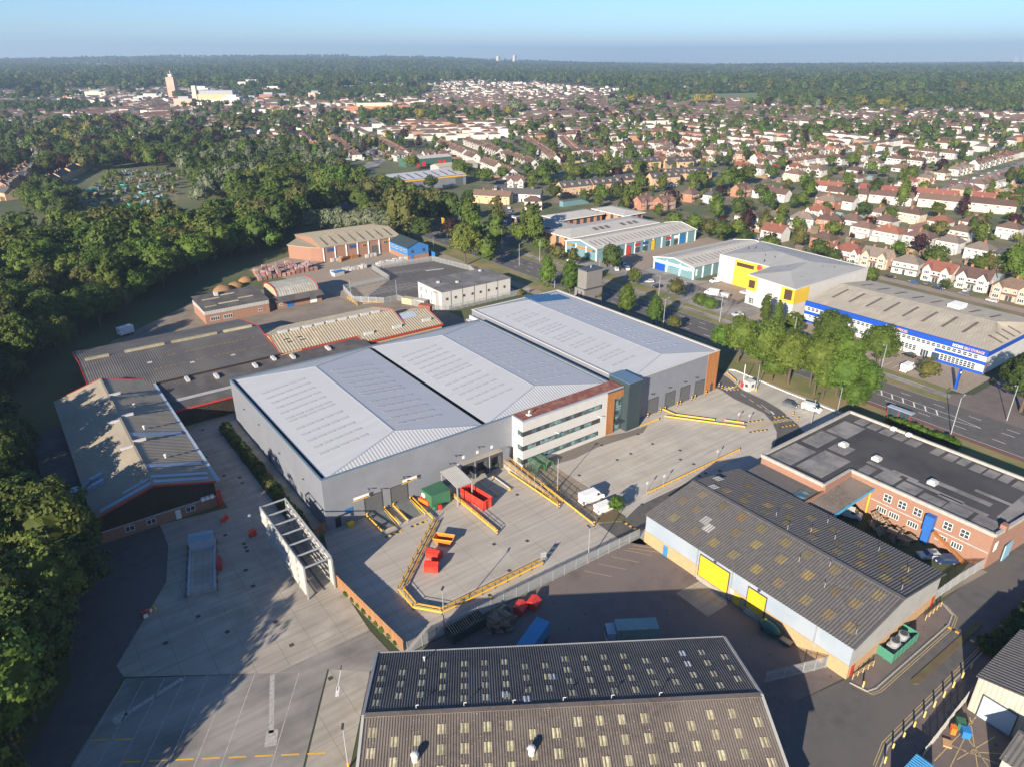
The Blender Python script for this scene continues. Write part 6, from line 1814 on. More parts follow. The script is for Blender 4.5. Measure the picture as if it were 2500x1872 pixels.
def hiproof(mb, x0, y0, x1, y1, z, rz, ins, oh=.45):
    a, b, c, d = (x0 - oh, y0 - oh, z - .15), (x1 + oh, y0 - oh, z - .15), (x1 + oh, y1 + oh, z - .15), (x0 - oh, y1 + oh, z - .15)
    if x1 - x0 >= y1 - y0:
        e, f = (x0 + ins, (y0 + y1) / 2, rz), (x1 - ins, (y0 + y1) / 2, rz)
        for q in ((a, b, f, e), (b, c, f), (c, d, e, f), (d, a, e)): mb.poly(q)
    else:
        e, f = ((x0 + x1) / 2, y0 + ins, rz), ((x0 + x1) / 2, y1 - ins, rz)
        for q in ((a, b, e), (b, c, f, e), (c, d, f), (d, a, e, f)): mb.poly(q)
    mb.poly([d, c, b, a])
def gabroof(mb, x0, y0, x1, y1, z, rz, oh=.4, cross=False):
    if not cross:
        c = (y0 + y1) / 2
        k = (rz - z) / (c - y0) * oh
        mb.poly([(x0 - oh, y0 - oh, z - k), (x1 + oh, y0 - oh, z - k), (x1 + oh, c, rz), (x0 - oh, c, rz)]).poly([(x1 + oh, y1 + oh, z - k), (x0 - oh, y1 + oh, z - k), (x0 - oh, c, rz), (x1 + oh, c, rz)])
    else:
        c = (x0 + x1) / 2
        k = (rz - z) / (c - x0) * oh
        mb.poly([(x0 - oh, y1, z - k), (x0 - oh, y0 - oh, z - k), (c, y0 - oh, rz), (c, y1, rz)]).poly([(x1 + oh, y0 - oh, z - k), (x1 + oh, y1, z - k), (c, y1, rz), (c, y0 - oh, rz)])
def house(shape, wm, rm, detail):
    """prototype in local metres, front towards -Y, base centre at the origin"""
    S = thing('house', 'x', 'house', (0, 0, 0), local=True)
    w, r_, chim, wins = MB(), MB(), [], []
    if shape == 'semi':
        w.box(-6.6, -4, 0, 6.6, 4.2, 5.2)
        hiproof(r_, -6.6, -4, 6.6, 4.2, 5.3, 8.3, 4.2)
        for s in (-1, 1):
            x = s * 4.3
            w.box(x - 1.6, -4.9, 0, x + 1.6, -4, 5.0).poly([(x - 1.6, -4.9, 5.0), (x + 1.6, -4.9, 5.0), (x, -4.9, 6.9)])
            gabroof(r_, x - 1.6, -4.9, x + 1.6, -1.5, 5.05, 7.0, .3, True)
            wins += [(x, -4.95, 3.2, 2.0, 1.3, '-Y', 3), (x, -4.95, .7, 2.2, 1.4, '-Y', 3), (s * 1.5, -4.05, 3.3, 1.1, 1.1, '-Y', 2), (s * 4.2, 4.25, 3.2, 1.5, 1.1, '+Y', 2), (s * 1.6, 4.25, 3.3, 1.1, 1.0, '+Y', 2), (s * 6.65, -1, 3.2, .8, 1.0, '+X' if s > 0 else '-X', 1)]
            w.box(s * 4.2 - 2, 4.2, 0, s * 4.2 + 2, 6.6, 2.5)
        chim = [(0, .3, 8.9), (0, 1.2, 8.9)]
    elif shape == 'gable':
        w.box(-6, -4, 0, 6, 4, 5.0).poly([(-6, 4, 5), (-6, -4, 5), (-6, 0, 8.2)]).poly([(6, -4, 5), (6, 4, 5), (6, 0, 8.2)])
        gabroof(r_, -6, -4, 6, 4, 5.05, 8.3)
        for s in (-1, 1):
            x = s * 3.6
            w.box(x - 1.8, -4.8, 0, x + 1.8, -4, 5.0).poly([(x - 1.8, -4.8, 5), (x + 1.8, -4.8, 5), (x, -4.8, 7.2)])
            gabroof(r_, x - 1.8, -4.8, x + 1.8, -1, 5.05, 7.3, .3, True)
            wins += [(x, -4.85, 3.2, 2.0, 1.2, '-Y', 3), (x, -4.85, .7, 2.2, 1.4, '-Y', 3), (s * 1.0, -4.05, 3.2, 1.0, 1.0, '-Y', 1), (x, 4.05, 3.2, 1.5, 1.1, '+Y', 2), (s * 6.05, .6, 3.2, .9, 1.1, '+X' if s > 0 else '-X', 1)]
        w.box(-5, 4, 0, 0, 6.8, 2.5)
        chim = [(-2.5, .4, 8.9), (2.5, .4, 8.9)]
    elif shape == 'bungalow':
        w.box(-5.5, -4.2, 0, 5.5, 4.2, 2.8)
        hiproof(r_, -5.5, -4.2, 5.5, 4.2, 2.9, 5.9, 3.6)
        wins = [(-3, -4.25, .8, 2.0, 1.3, '-Y', 3), (3, -4.25, .8, 2.0, 1.3, '-Y', 3), (0, 4.25, .8, 2.4, 1.3, '+Y', 3)]
        chim = [(1.5, .5, 6.6)]
    elif shape == 'block':
        w.box(-5.2, -4, 0, 5.2, 4, 5.3)
        hiproof(r_, -5.2, -4, 5.2, 4, 5.4, 8.1, 3.6)
        for x in (-3, 0, 3):
            wins += [(x, -4.05, 3.4, 1.3, 1.1, '-Y', 2), (x, 4.05, 3.4, 1.2, 1.1, '+Y', 2)]
        wins += [(-3, -4.05, .8, 1.6, 1.3, '-Y', 2), (3, -4.05, .8, 1.6, 1.3, '-Y', 2), (-5.25, 0, 3.4, .9, 1, '-X', 1)]
        w.box(-4.8, 4, 0, 1, 6.6, 2.5)
        chim = [(-1.5, .4, 8.8)]
    elif shape in ('terrace', 'flats'):
        L = 12.5
        ev, rz = (5.2, 8.0) if shape == 'terrace' else (5.8, 9.2)
        w.box(-L, -4, 0, L, 4, ev).poly([(-L, 4, ev), (-L, -4, ev), (-L, 0, rz)]).poly([(L, -4, ev), (L, 4, ev), (L, 0, rz)])
        gabroof(r_, -L, -4, L, 4, ev + .05, rz + .1)
        for k in range(4):
            x = -9.4 + k * 6.25
            wins += [(x, -4.05, 3.3, 1.6, 1.2, '-Y', 2), (x - .8, -4.05, .8, 1.8, 1.3, '-Y', 2), (x, 4.05, 3.3, 1.5, 1.1, '+Y', 2), (x + 2.4, 4.05, 3.4, .9, .9, '+Y', 1)]
            if shape == 'flats':
                w.box(x - .8, -3.0, 6.0, x + .8, -1.4, 8.0)
                gabroof(r_, x - .8, -3.0, x + .8, -.6, 7.7, 8.6, .25, True)
                wins.append((x, -3.05, 6.6, 1.1, .9, '-Y', 2))
            else:
                w.box(x - 1.4, -4.7, 0, x + 1.4, -4, 2.7)
                w.box(x - 2.4, 4, 0, x + .4, 6.5, 2.5)
        chim = [(-6.3, .3, rz + .8), (0, .3, rz + .8), (6.3, .3, rz + .8)] if shape == 'terrace' else []
    build('wall', w, wm, S)
    ro = build('roof', r_, rm, S)
    for x, y, z in chim:
        build('chimney', MB().box(x - .45, y - .35, z - 1.6, x + .45, y + .35, z + .2).box(x - .3, y - .12, z + .2, x - .1, y + .12, z + .5).box(x + .1, y - .12, z + .2, x + .3, y + .12, z + .5), M_hb, ro)
    lean = MB()
    if shape in ('semi', 'gable', 'block'):
        lean.poly([(-6.2, -4.95 if shape != 'block' else -4.8, 2.55), (6.2 if shape == 'semi' else 5.8, -4.95 if shape != 'block' else -4.8, 2.55), (6.2 if shape == 'semi' else 5.8, -3.95, 2.95), (-6.2, -3.95, 2.95)])
        build('porch_roof', lean, rm, S)
    if detail:
        for x, y, z, ww, hh, f, nx in wins:
            win(S, x, y, z, ww, hh, f, nx, 1, bar=.1)
        for x in ((-1, 1) if shape in ('semi', 'gable') else (0,)):
            slab(S, 'front_door', x * .6, -4.02, 0, 1.0, 2.1, .06, M_slate)
    else:
        mb = MB()
        for x, y, z, ww, hh, f, nx in wins:
            if f in ('-Y', '+Y'):
                s = -1 if f == '-Y' else 1
                mb.box(x - ww / 2, y - .02, z, x + ww / 2, y + .02 , z + hh)
            else:
                mb.box(x - .02, y - ww / 2, z, x + .02, y + ww / 2, z + hh)
        build('windows', mb, M_glass, S, stuff=True)
    return S
HL = {'semi': 'semi pair', 'gable': 'gabled semi pair', 'bungalow': 'bungalow', 'block': 'square house', 'terrace': 'terraced row', 'flats': 'dormered townhouse terrace'}
WL = {M_hw.name: 'white rendered', M_hc.name: 'cream rendered', M_hp.name: 'pink pebbledashed', M_hb.name: 'red brick', M_hy.name: 'buff brick'}
RL = {M_rb.name: 'brown tiled roof', M_rr.name: 'red tiled roof', M_ro.name: 'bright orange roof', M_rs.name: 'dark slate roof', M_rg.name: 'grey brown roof'}
_hp = {}
def put_house(x, y, rot, shape, wm, rm, near, where):
    k = (shape, wm.name, rm.name, near)
    if k not in _hp:
        S = _hp[k] = house(shape, wm, rm, near)
    else:
        S = clone(_hp[k], (x, y, 0))
    S.location = (x, y, terr(x, y))
    S.rotation_euler = (0, 0, rot)
    S['label'] = '%s %s, %s, %s' % (WL[wm.name], HL[shape], RL[rm.name], where)
    S['group'] = 'houses ' + where
HOUSES = []          # x, y, rot, shape, wall, roof, where
random.seed(17)
def pick():
    u = random.random()
    sh = 'semi' if u < .5 else 'gable' if u < .7 else 'block' if u < .86 else 'bungalow'
    v = random.random()
    wm = M_hw if v < .74 else M_hc if v < .86 else M_hp if v < .95 else M_hb
    v = random.random()
    rm = M_rb if v < .66 else M_rr if v < .80 else M_rg if v < .93 else M_rs if v < .97 else M_ro
    return sh, wm, rm
def row(p, q, rot, where, step=15.6, jit=.8, gap=.06, fixed=None):
    P_, Q_ = Vector((*p, 0)), Vector((*q, 0))
    n = max(1, int((Q_ - P_).length / step))
    for i in range(n + 1):
        if random.random() < gap:
            continue
        c = P_.lerp(Q_, i / max(1, n))
        HOUSES.append((c.x + random.uniform(-jit, jit), c.y + random.uniform(-jit, jit), rot + random.uniform(-.05, .05), *(fixed or pick()), where))
W1, W2, W3, W4 = 'on the street behind the storage buildings', 'in the rows beyond the trade estate', 'on the long street beyond the silver shed', 'in the old terraces beside the allotments'
for (x, y), sh, wm, rm in (((277, 51), 'semi', M_hw, M_rr), ((279, 39), 'gable', M_hp, M_rg), ((278.5, 25), 'block', M_hw, M_rg), ((277, 10.5), 'gable', M_hw, M_rr), ((278, -2.5), 'gable', M_hw, M_rb), ((274, -18), 'semi', M_hp, M_rb), ((273, -35), 'semi', M_hw, M_rb)):
    HOUSES.append((x, y, -math.pi / 2 + random.uniform(-.12, .12), sh, wm, rm, W1))
for (x, y), sh, wm, rm in (((330, 74), 'block', M_hw, M_rb), ((330, 60.5), 'semi', M_hw, M_rr), ((332, 46), 'semi', M_hw, M_rb), ((333, 32), 'block', M_hw, M_rg), ((329, 17), 'block', M_hw, M_rg), ((327, 5), 'block', M_hw, M_rs), ((286, 97), 'gable', M_hw, M_rr), ((290, 72), 'block', M_hb, M_rb), ((302, 112), 'bungalow', M_hw, M_rr)):
    HOUSES.append((x, y, math.pi / 2, sh, wm, rm, 'backing towards the storage buildings'))
Y2 = math.pi / 2
row((306, 128), (334, 96), Y2 + .3, W1, 14)
row((350, 112), (362, 40), -Y2, W1, 15)
row((386, 128), (390, 28), Y2, W1, 15)
row((384, 168), (394, 128), -Y2, W1, 27, fixed=('terrace', M_hw, M_rb))
row((423, 138), (455, 62), -Y2 + .3, W1, 27, fixed=('terrace', M_hc, M_rb))
row((437, 160), (478, 70), Y2 + .3, W1, 27, fixed=('terrace', M_hw, M_rr))
row((500, 135), (760, 163), 0, W2, 15.5)
row((500, 98), (760, 122), math.pi, W2, 15.5)
row((520, 252), (590, 250), math.pi, W2)
row((530, 284), (800, 284), 0.0, W2)
for k, X in enumerate((470, 502, 541, 580, 622, 660, 702, 742, 786, 828, 872, 915, 960)):
    lo = max(165 + (X - 470) * .1, (X + 38.8) * .27 - 95)
    hi = 330 + (X - 470) * .75
    rot = -Y2 if k % 2 else Y2
    c = 300
    row((X, lo + 8), (X, c - 42), rot, W2, 16.2, 2.2, .12)
    row((X, c + 8), (X, hi + 20), rot, W2, 16.2, 2.2, .10)
row((416, 388), (577, 384), 0, W2, 14)
row((430, 420), (560, 425), math.pi, W2, 14)
row((462, 535), (380, 388), math.pi + 1.07, W2, 12.5, fixed=('gable', M_hw, M_rb))
row((500, 520), (424, 410), 1.07, W2, 13, fixed=('gable', M_hw, M_rb))
row((344, 376), (400, 560), -Y2 - .3, W3, 12.6, fixed=('gable', M_hw, M_rb))
row((366, 560), (298, 345), Y2 - .28, W3, 12.4, fixed=('gable', M_hw, M_rb))
row((380, 812), (292, 505), Y2 - .26, W3, 12.3, .4, .02, fixed=('gable', M_hw, M_rb))
row((250, 520), (305, 700), Y2 + math.pi - .3, W3, 14, fixed=('semi', M_hw, M_rb))
row((225, 545), (285, 740), Y2 - .3, W3, 15)
row((280, 490), (318, 478), 0, W3, 13)
row((250, 835), (340, 790), .5, W3, 16)
for x, y in ((292, 196), (302, 188), (378, 188), (381, 172)):
    HOUSES.append((x, y, 0, 'gable', M_hb, M_rb, 'around the mown green'))
HOUSES.append((343, 184, .2, 'block', M_hw, M_rs, 'around the mown green'))
HOUSES.append((336, 196, .2, 'block', M_hb, M_rb, 'around the mown green'))
for x, y, r_ in ((292, 262, -.1), (318, 259, -.1), (344, 262, -.1), (372, 253, -.2), (397, 260, -.2), (412, 256, -.2), (398, 322, -.15), (424, 320, -.2), (448, 305, -.3), (432, 298, .9)):
    HOUSES.append((x, y, r_, 'flats', M_hy, M_rs, 'around the new estate court'))
HOUSES.append((236, 236, -.6, 'block', M_hw, M_rb, 'beside the street of parked cars'))
HOUSES.append((248, 262, -.9, 'terrace', M_hw, M_rs, 'beside the street of parked cars'))
HOUSES.append((228, 268, -.95, 'terrace', M_hy, M_rb, 'beside the street of parked cars'))
HOUSES.append((276, 308, -.6, 'gable', M_hw, M_rb, 'beside the street of parked cars'))
row((470, 812), (560, 745), -.5, 'beyond the long street', 17, fixed=('flats', M_hb, M_rg))
row((500, 850), (590, 800), -.5, 'beyond the long street', 17, fixed=('flats', M_hb, M_rg))
for x, y in ((25, 331), (44, 346), (68, 312)):
    HOUSES.append((x, y, -.4, 'terrace' if x < 30 else 'block', M_hb, M_rs, 'among trees below the allotments'))
row((-8, 480), (34, 592), Y2 - .35, W4, 25, .5, 0, fixed=('terrace', M_hy, M_rs))
for k in range(16):
    HOUSES.append((random.uniform(-40, 25), 470 + k * 19 + random.uniform(-5, 5), random.choice((0, Y2)) + .3, 'gable', random.choice((M_hy, M_hb, M_hw)), M_rs, W4))
row((20, 690), (160, 640), .3, W4, 20)
row((-48, 470), (-22, 650), Y2 - .2, W4, 14, fixed=('gable', M_hb, M_rs))
row((-28, 490), (8, 650), Y2 - .2, W4, 14, fixed=('gable', M_hy, M_rg))
row((-62, 510), (-45, 680), Y2 - .2, W4, 15, fixed=('semi', M_hw, M_rs))
HOUSES.append((78, 700, .4, 'gable', M_hw, M_rr, W4))
for x, y in ((1155, 592), (1163, 572), (1178, 556), (1182, 538)):
    HOUSES.append((x, y, -Y2, 'block', M_hc, M_rb, 'behind the playing field'))
# drop houses that collide, then the nearest ones are things and the rest one far mass
def clear(h, kept):
    rad = {'terrace': 13, 'flats': 13}
    for k in kept:
        if abs(h[0] - k[0]) < 26 and abs(h[1] - k[1]) < 26:
            d = math.hypot(h[0] - k[0], h[1] - k[1])
            if d < (12.0 if h[3] not in rad and k[3] not in rad else 13.5 if h[3] == k[3] else 16):
                return False
    return True
kept = []
for h in HOUSES:
    if h[6] in (W1, W2) and (min(abs((h[1] - 262) - (h[0] - 514) * .0), 999) < 9 and 514 < h[0] < 700):
        continue
    if (h[3] in ('terrace', 'flats') or h[4] is M_hw and h[3] == 'gable' and h[6] == W3 or clear(h, kept)):
        kept.append(h)
kept.sort(key=lambda h: math.hypot(h[0] - CX, h[1] - CY))
for i, (x, y, rot, sh, wm, rm, where) in enumerate(kept[:300]):
    put_house(x, y, rot, sh, wm, rm, i < 70, where)
HXY = [(h[0], h[1]) for h in kept]
def inwedge(x, y, m=.72):
    dx, dy = x - CX, y - CY
    th = (math.atan2(dy, dx) - FWA + math.pi) % (2 * math.pi) - math.pi
    return abs(th) < m
# far houses
fw, fr = MB(), MB()
def far_house(x, y, rot, L=12.0, D=8.0, ev=5.4, rz=7.4):
    z = terr(x, y)
    c, s = math.cos(rot), math.sin(rot)
    T = lambda a, b, h: (x + c * a - s * b, y + s * a + c * b, z + h)
    q = [(-L / 2, -D / 2), (L / 2, -D / 2), (L / 2, D / 2), (-L / 2, D / 2)]
    for i in range(4):
        (a, b), (e, f) = q[i], q[(i + 1) % 4]
        fw.poly([T(a, b, -1), T(e, f, -1), T(e, f, ev), T(a, b, ev)], random.choice((0, 0, 0, 1)) if i == 0 else 0)
    k = L / 2 - D * .4
    A, B, C, D_ = [T(a * 1.06, b * 1.08, ev) for a, b in q]
    E, F = T(-k, 0, rz), T(k, 0, rz)
    m = random.choice((0, 0, 0, 1))
    for f in ((A, B, F, E), (B, C, F), (C, D_, E, F), (D_, A, E)):
        fr.poly(f, m)
for h in kept[300:]:
    far_house(h[0], h[1], h[2], 25 if h[3] in ('terrace', 'flats') else 13)
FARH = []
# regular streets of the middle distance: rows of pairs on both sides of a lane
random.seed(29)
def streets(pl_test, ang, r0, r1, rowgap=62, step=16.5, keep=.68):
    c, s = math.cos(ang), math.sin(ang)
    for i in range(-60, 61):
        for j in range(-150, 151):
            for side in (-1, 1):
                u, v = j * step + random.uniform(-1.5, 1.5), i * rowgap + side * 14
                x, y = 500 + c * u - s * v, 900 + s * u + c * v
                r_ = math.hypot(x - CX, y - CY)
                if not (r0 < r_ < r1) or random.random() > keep or not inwedge(x, y, .66) or not pl_test(x, y, r_):
                    continue
                if any(abs(h[0] - x) < 20 and abs(h[1] - y) < 20 for h in kept_near):
                    continue
                FARH.append((x, y))
                far_house(x, y, ang + random.uniform(-.06, .06), random.choice((12.5, 12.5, 13.5, 22)))
kept_near = kept
def thx(x, y):
    return (math.atan2(y - CY, x - CX) - FWA + math.pi) % (2 * math.pi) - math.pi
nz = lambda x, y, s, z: noise.noise(Vector((x / s, y / s, z)))
streets(lambda x, y, r_: -.30 < thx(x, y) < .36 and nz(x, y, 330, 2) > -.25 - (.2 if r_ < 1400 else 0) and not (r_ < 1010 and thx(x, y) > .22), -.35, 850, 1750)
streets(lambda x, y, r_: thx(x, y) <= -.30 and nz(x, y, 300, 4) > -.15, .25, 900, 1550)
streets(lambda x, y, r_: thx(x, y) >= .36 and nz(x, y, 260, 6) > -.12, .1, 1000, 2300)
random.seed(23)
def town(x, y):
    """0..1: how built-up the far ground is"""
    dx, dy = x - CX, y - CY
    r_ = math.hypot(dx, dy)
    th = (math.atan2(dy, dx) - FWA + math.pi) % (2 * math.pi) - math.pi
    n = noise.noise(Vector((x / 420, y / 420, 5.5))) + .6 * noise.noise(Vector((x / 170, y / 170, 1.5)))
    b = .18 if r_ < 1500 else .02 if r_ < 2400 else -.22
    if th < -.1 and 1500 < r_ < 2600: b -= .45         # the big wood to the right
    if th > .22 and r_ < 1250: b -= .1
    return n + b
n = 0
while n < 2900:
    r_ = 880 + 2700 * random.random() ** 1.4
    a = FWA + random.uniform(-.68, .68)
    x, y = CX + r_ * math.cos(a), CY + r_ * math.sin(a)
    th = FWA - a
    if th > .1 and r_ < 1130: continue
    if town(x, y) < .16: 
        if random.random() > .03: continue
    n += 1
    ang = .3 + .5 * round(4 * noise.noise(Vector((x / 300, y / 300, 8))))
    FARH.append((x, y))
    far_house(x, y, ang + random.choice((0, Y2)), random.choice((11, 13, 13, 24)))
M_farw = mat('far_house_walls', (.56, .545, .51), (.46, .43, .38), scale=.02, rough=.9, lo=.45, hi=.55)
M_farb = mat('far_house_brick', (.36, .20, .13), (.30, .17, .11), scale=.05, rough=.9)
M_farr = mat('far_house_roofs', (.095, .06, .046), (.15, .07, .05), scale=.02, rough=.9, lo=.45, hi=.6)
M_farr2 = mat('far_house_slates', (.10, .09, .085), (.13, .11, .10), scale=.03, rough=.9)
FH = tag(build('far_houses', fw, [M_farw, M_farb]), 'distant white and brick houses scattered through the trees towards the hills', 'houses', kind='stuff')
build('roofs', fr, [M_farr, M_farr2], FH, stuff=True)
# landmark buildings in the far town centre
def landmark(label, cat, x, y, rot, boxes, name='town_building'):
    S = thing(name, label, cat, (x, y, terr(x, y) - 1), rot=rot, local=True)
    for (nm, x0, y0, z0, x1, y1, z1, m) in boxes:
        build(nm, MB().box(x0, y0, z0, x1, y1, z1), m, S)
    return S
rot = -.64
fl = [('floor_band', -9, -9.2, 3 + k * 3.6, 9, 9, 4.2 + k * 3.6, M_hp) for k in range(11)]
landmark('tall pink and white banded tower block in the far town centre', 'tower block', 372, 1742, rot, [('core', -8.6, -8.8, 0, 8.6, 8.6, 43, M_hp)] + fl + [('roof_plant', -4, -4, 44, 4, 4, 49, M_hw), ('mast', -.4, -.4, 49, .4, .4, 56, M_steel)], 'tower_block')
landmark('long grey shopping centre with a buff stair tower in the far town', 'shopping centre', 400, 1510, rot, [('hall', -42, -14, 0, 42, 24, 17, M_hy), ('upper_deck', -34, -10, 17, 40, 22, 24, M_clad2), ('stair_tower', -40, -16, 0, -32, -8, 33, M_hc), ('base', -60, -22, 0, 66, -14, 8, M_hc)], 'shopping_centre')
landmark('white flat roofed civic building in the far town', 'office', 640, 2000, rot, [('hall', -40, -14, 0, 40, 20, 20, M_hw), ('wing', -30, -22, 0, 10, -14, 11, M_hw), ('roof_plant', -20, -5, 20, 10, 8, 25, M_hw)])
landmark('white civic annexe beside the far shopping centre', 'office', 470, 1690, rot, [('hall', -36, -12, 0, 36, 16, 13, M_hc), ('wing', 20, -30, 0, 60, -12, 9, M_hw)])
landmark('long orange brick school block beyond the long street', 'school', 556, 1075, -.35, [('hall', -55, -8, 0, 50, 12, 11, M_borange), ('wing', -58, -26, 0, -36, -8, 9, M_borange), ('upper_floor', -40, -5, 11, 20, 10, 16, M_hc), ('wing', 30, -22, 0, 58, -8, 10, M_hb)], 'school')
landmark('white shop building with blue glazing beyond the allotments', 'office', 196, 872, -.5, [('hall', -18, -8, 0, 18, 10, 10, M_hw), ('glazing', -10, -8.3, 2, 16, -8, 9, M_bflash), ('wing', 18, -12, 0, 34, 8, 7, M_borange)])
landmark('white flat roofed school hall beside the terraces', 'school', 470, 620, -.6, [('hall', -24, -8, 0, 24, 10, 6, M_hw), ('tower', 10, -2, 6, 22, 8, 10, M_hw), ('wing', -40, -10, 0, -24, 4, 5, M_hc)], 'school')
random.seed(61)
for k in range(22):
    x, y = 330 + random.uniform(-120, 420), 1560 + random.uniform(-190, 330)
    w, h = random.uniform(10, 26), random.uniform(7, 16)
    landmark('pale flat roofed block in the cluster around the far shopping centre', 'office', x, y, rot + random.uniform(-.2, .2), [('hall', -w, -8, 0, w, 9, h, random.choice((M_hw, M_hc, M_hb, M_hp, M_hw))), ('upper_floor', -w * .5, -6, h, w * .6, 6, h + 4, random.choice((M_hw, M_clad2)))])['group'] = 'blocks in the far town centre'
S = landmark('bright blue scaffold sheet over a house beyond the allotments', 'scaffold tent', 116, 744, -.6, [('walls', -8, -5, 0, 8, 5, 6, M_hw), ('sheet', -9, -6, 5.4, 9, 6, 8.2, mat('sheet_azure', (.04, .26, .55), (.03, .22, .5), scale=.5, rough=.5))], 'scaffold_tent')
for i, (x, y, h) in enumerate(((3600, 5000, 60), (3750, 4980, 66))):
    landmark('one of a pair of pale tower blocks on the far horizon', 'tower block', x, y, .3, [('core', -14, -10, 0, 14, 10, h, M_hw), ('roof_plant', -5, -5, h, 5, 5, h + 5, M_hw)], 'tower_block')['group'] = 'far pair of tower blocks'
random.seed(31)
for i in range(9):
    a = FWA - R(33.0 + i * .45)
    d = 11800
    x, y = CX + d * math.cos(a), CY + d * math.sin(a)
    h = random.choice((95, 120, 150, 175, 210)) if i > 3 else random.uniform(60, 90)
    landmark('pale skyscraper in the hazy skyline on the horizon', 'skyscraper', x, y, .4, [('shaft', -28, -28, 0, 28, 28, h, M_clad2), ('crown', -15, -15, h, 15, 15, h + 18, M_clad2)], 'skyscraper')['group'] = 'hazy skyline towers'
# ================================================================ trees
def leafmat(name, c1, c2, rand=.25):
    return mat(name, c1, c2, scale=.55, detail=3, rough=.65, rand=rand, transl=.34, spec=.25, lo=.3, hi=.7)
LM = {'mid': leafmat('leaves_mid_green', (.046, .078, .013), (.118, .16, .026)), 'dark': leafmat('leaves_dark_green', (.026, .050, .012), (.072, .105, .022)),
      'yel': leafmat('leaves_yellow_green', (.075, .100, .018), (.145, .165, .032)), 'grey': leafmat('leaves_silver', (.105, .130, .070), (.19, .21, .13), .12),
      'copper': leafmat('leaves_copper', (.022, .010, .012), (.050, .022, .022), .1), 'bright': leafmat('leaves_bright_green', (.045, .090, .012), (.105, .165, .026)),
      'olive': leafmat('leaves_olive', (.062, .072, .019), (.135, .136, .038)), 'gold': leafmat('leaves_gold', (.16, .15, .02), (.27, .22, .03), .1)}
M_bark = mat('bark', (.10, .075, .055), (.06, .045, .035), scale=2, rough=.95, bump=.5, bscale=6)
def crown(seed, rx, ry, rz, cz, clumps, leaves, leaf, shape='round'):
    """leaf faces gathered in clumps over an uneven volume, darker heart inside"""
    rnd = random.Random(seed)
    mb = MB()
    V = Vector
    def env(d):
        # radius of the crown in direction d
        if shape == 'cone':
            t = (d.z + 1) / 2
            f = 1.08 - .62 * t * t
            return V((d.x * rx * f * 1.15, d.y * ry * f * 1.15, d.z * rz))
        if shape == 'column':
            return V((d.x * rx * (1 - .25 * abs(d.z)), d.y * ry * (1 - .25 * abs(d.z)), d.z * rz))
        if shape == 'dome':
            return V((d.x * rx, d.y * ry, d.z * rz * (1 if d.z > 0 else .55)))
        return V((d.x * rx, d.y * ry, d.z * rz * (1 if d.z > -.1 else .75)))
    def rd():
        while True:
            p = V((rnd.uniform(-1, 1), rnd.uniform(-1, 1), rnd.uniform(-1, 1)))
            if .05 < p.length < 1:
                return p.normalized()
    C0 = V((0, 0, cz))
    # heart
    i0 = len(mb.v)
    seg, ring = 10, 7
    for a in range(ring + 1):
        for b in range(seg):
            th, ph = math.pi * a / ring, 2 * math.pi * b / seg
            d = V((math.sin(th) * math.cos(ph), math.sin(th) * math.sin(ph), math.cos(th)))
            k = .74 + .14 * noise.noise(d * 2.3 + V((seed, 0, 0)))
            mb.v.append(tuple(C0 + env(d) * k))
    for a in range(ring):
        for b in range(seg):
            b2 = (b + 1) % seg
            mb.f.append((i0 + a * seg + b, i0 + (a + 1) * seg + b, i0 + (a + 1) * seg + b2, i0 + a * seg + b2)); mb.m.append(0)
    cr = (rx + ry + rz) / 3 * (2.6 / math.sqrt(clumps)) * .8
    for c in range(clumps):
        d = rd()
        if d.z < -.55 and rnd.random() < .7:
            d.z = -d.z
        k = .78 + .22 * rnd.random() + .16 * noise.noise(d * 2.6 + V((seed, 0, 0)))
        cc = C0 + env(d) * k
        for l in range(leaves):
            e = (rd() + d * .7).normalized()
            p = cc + V((e.x, e.y, e.z * .8)) * cr * (.55 + .5 * rnd.random())
            n = (e * .8 + d * .5 + rd() * .7 + V((0, 0, .25))).normalized()
            t = n.orthogonal().normalized()
            t = (Matrix.Rotation(rnd.uniform(0, 6.28), 3, n) @ t)
            b = n.cross(t)
            s = leaf * rnd.uniform(.6, 1.35)
            i = len(mb.v)
            mb.v += [tuple(p + t * s), tuple(p + b * s * .75), tuple(p - t * s), tuple(p - b * s * .75)]
            mb.f.append((i, i + 1, i + 2, i + 3)); mb.m.append(0)
    return mb
def trunk(seed, h, r, spread):
    rnd = random.Random(seed)
    mb = MB().tube((0, 0, -.2), (rnd.uniform(-.2, .2), rnd.uniform(-.2, .2), h), r, r * .6, n=8)
    for k in range(5):
        a = k * 1.26 + rnd.random()
        mb.tube((0, 0, h * .72), (math.cos(a) * spread, math.sin(a) * spread, h + spread * rnd.uniform(.6, 1.1)), r * .45, r * .12, n=6)
    return mb
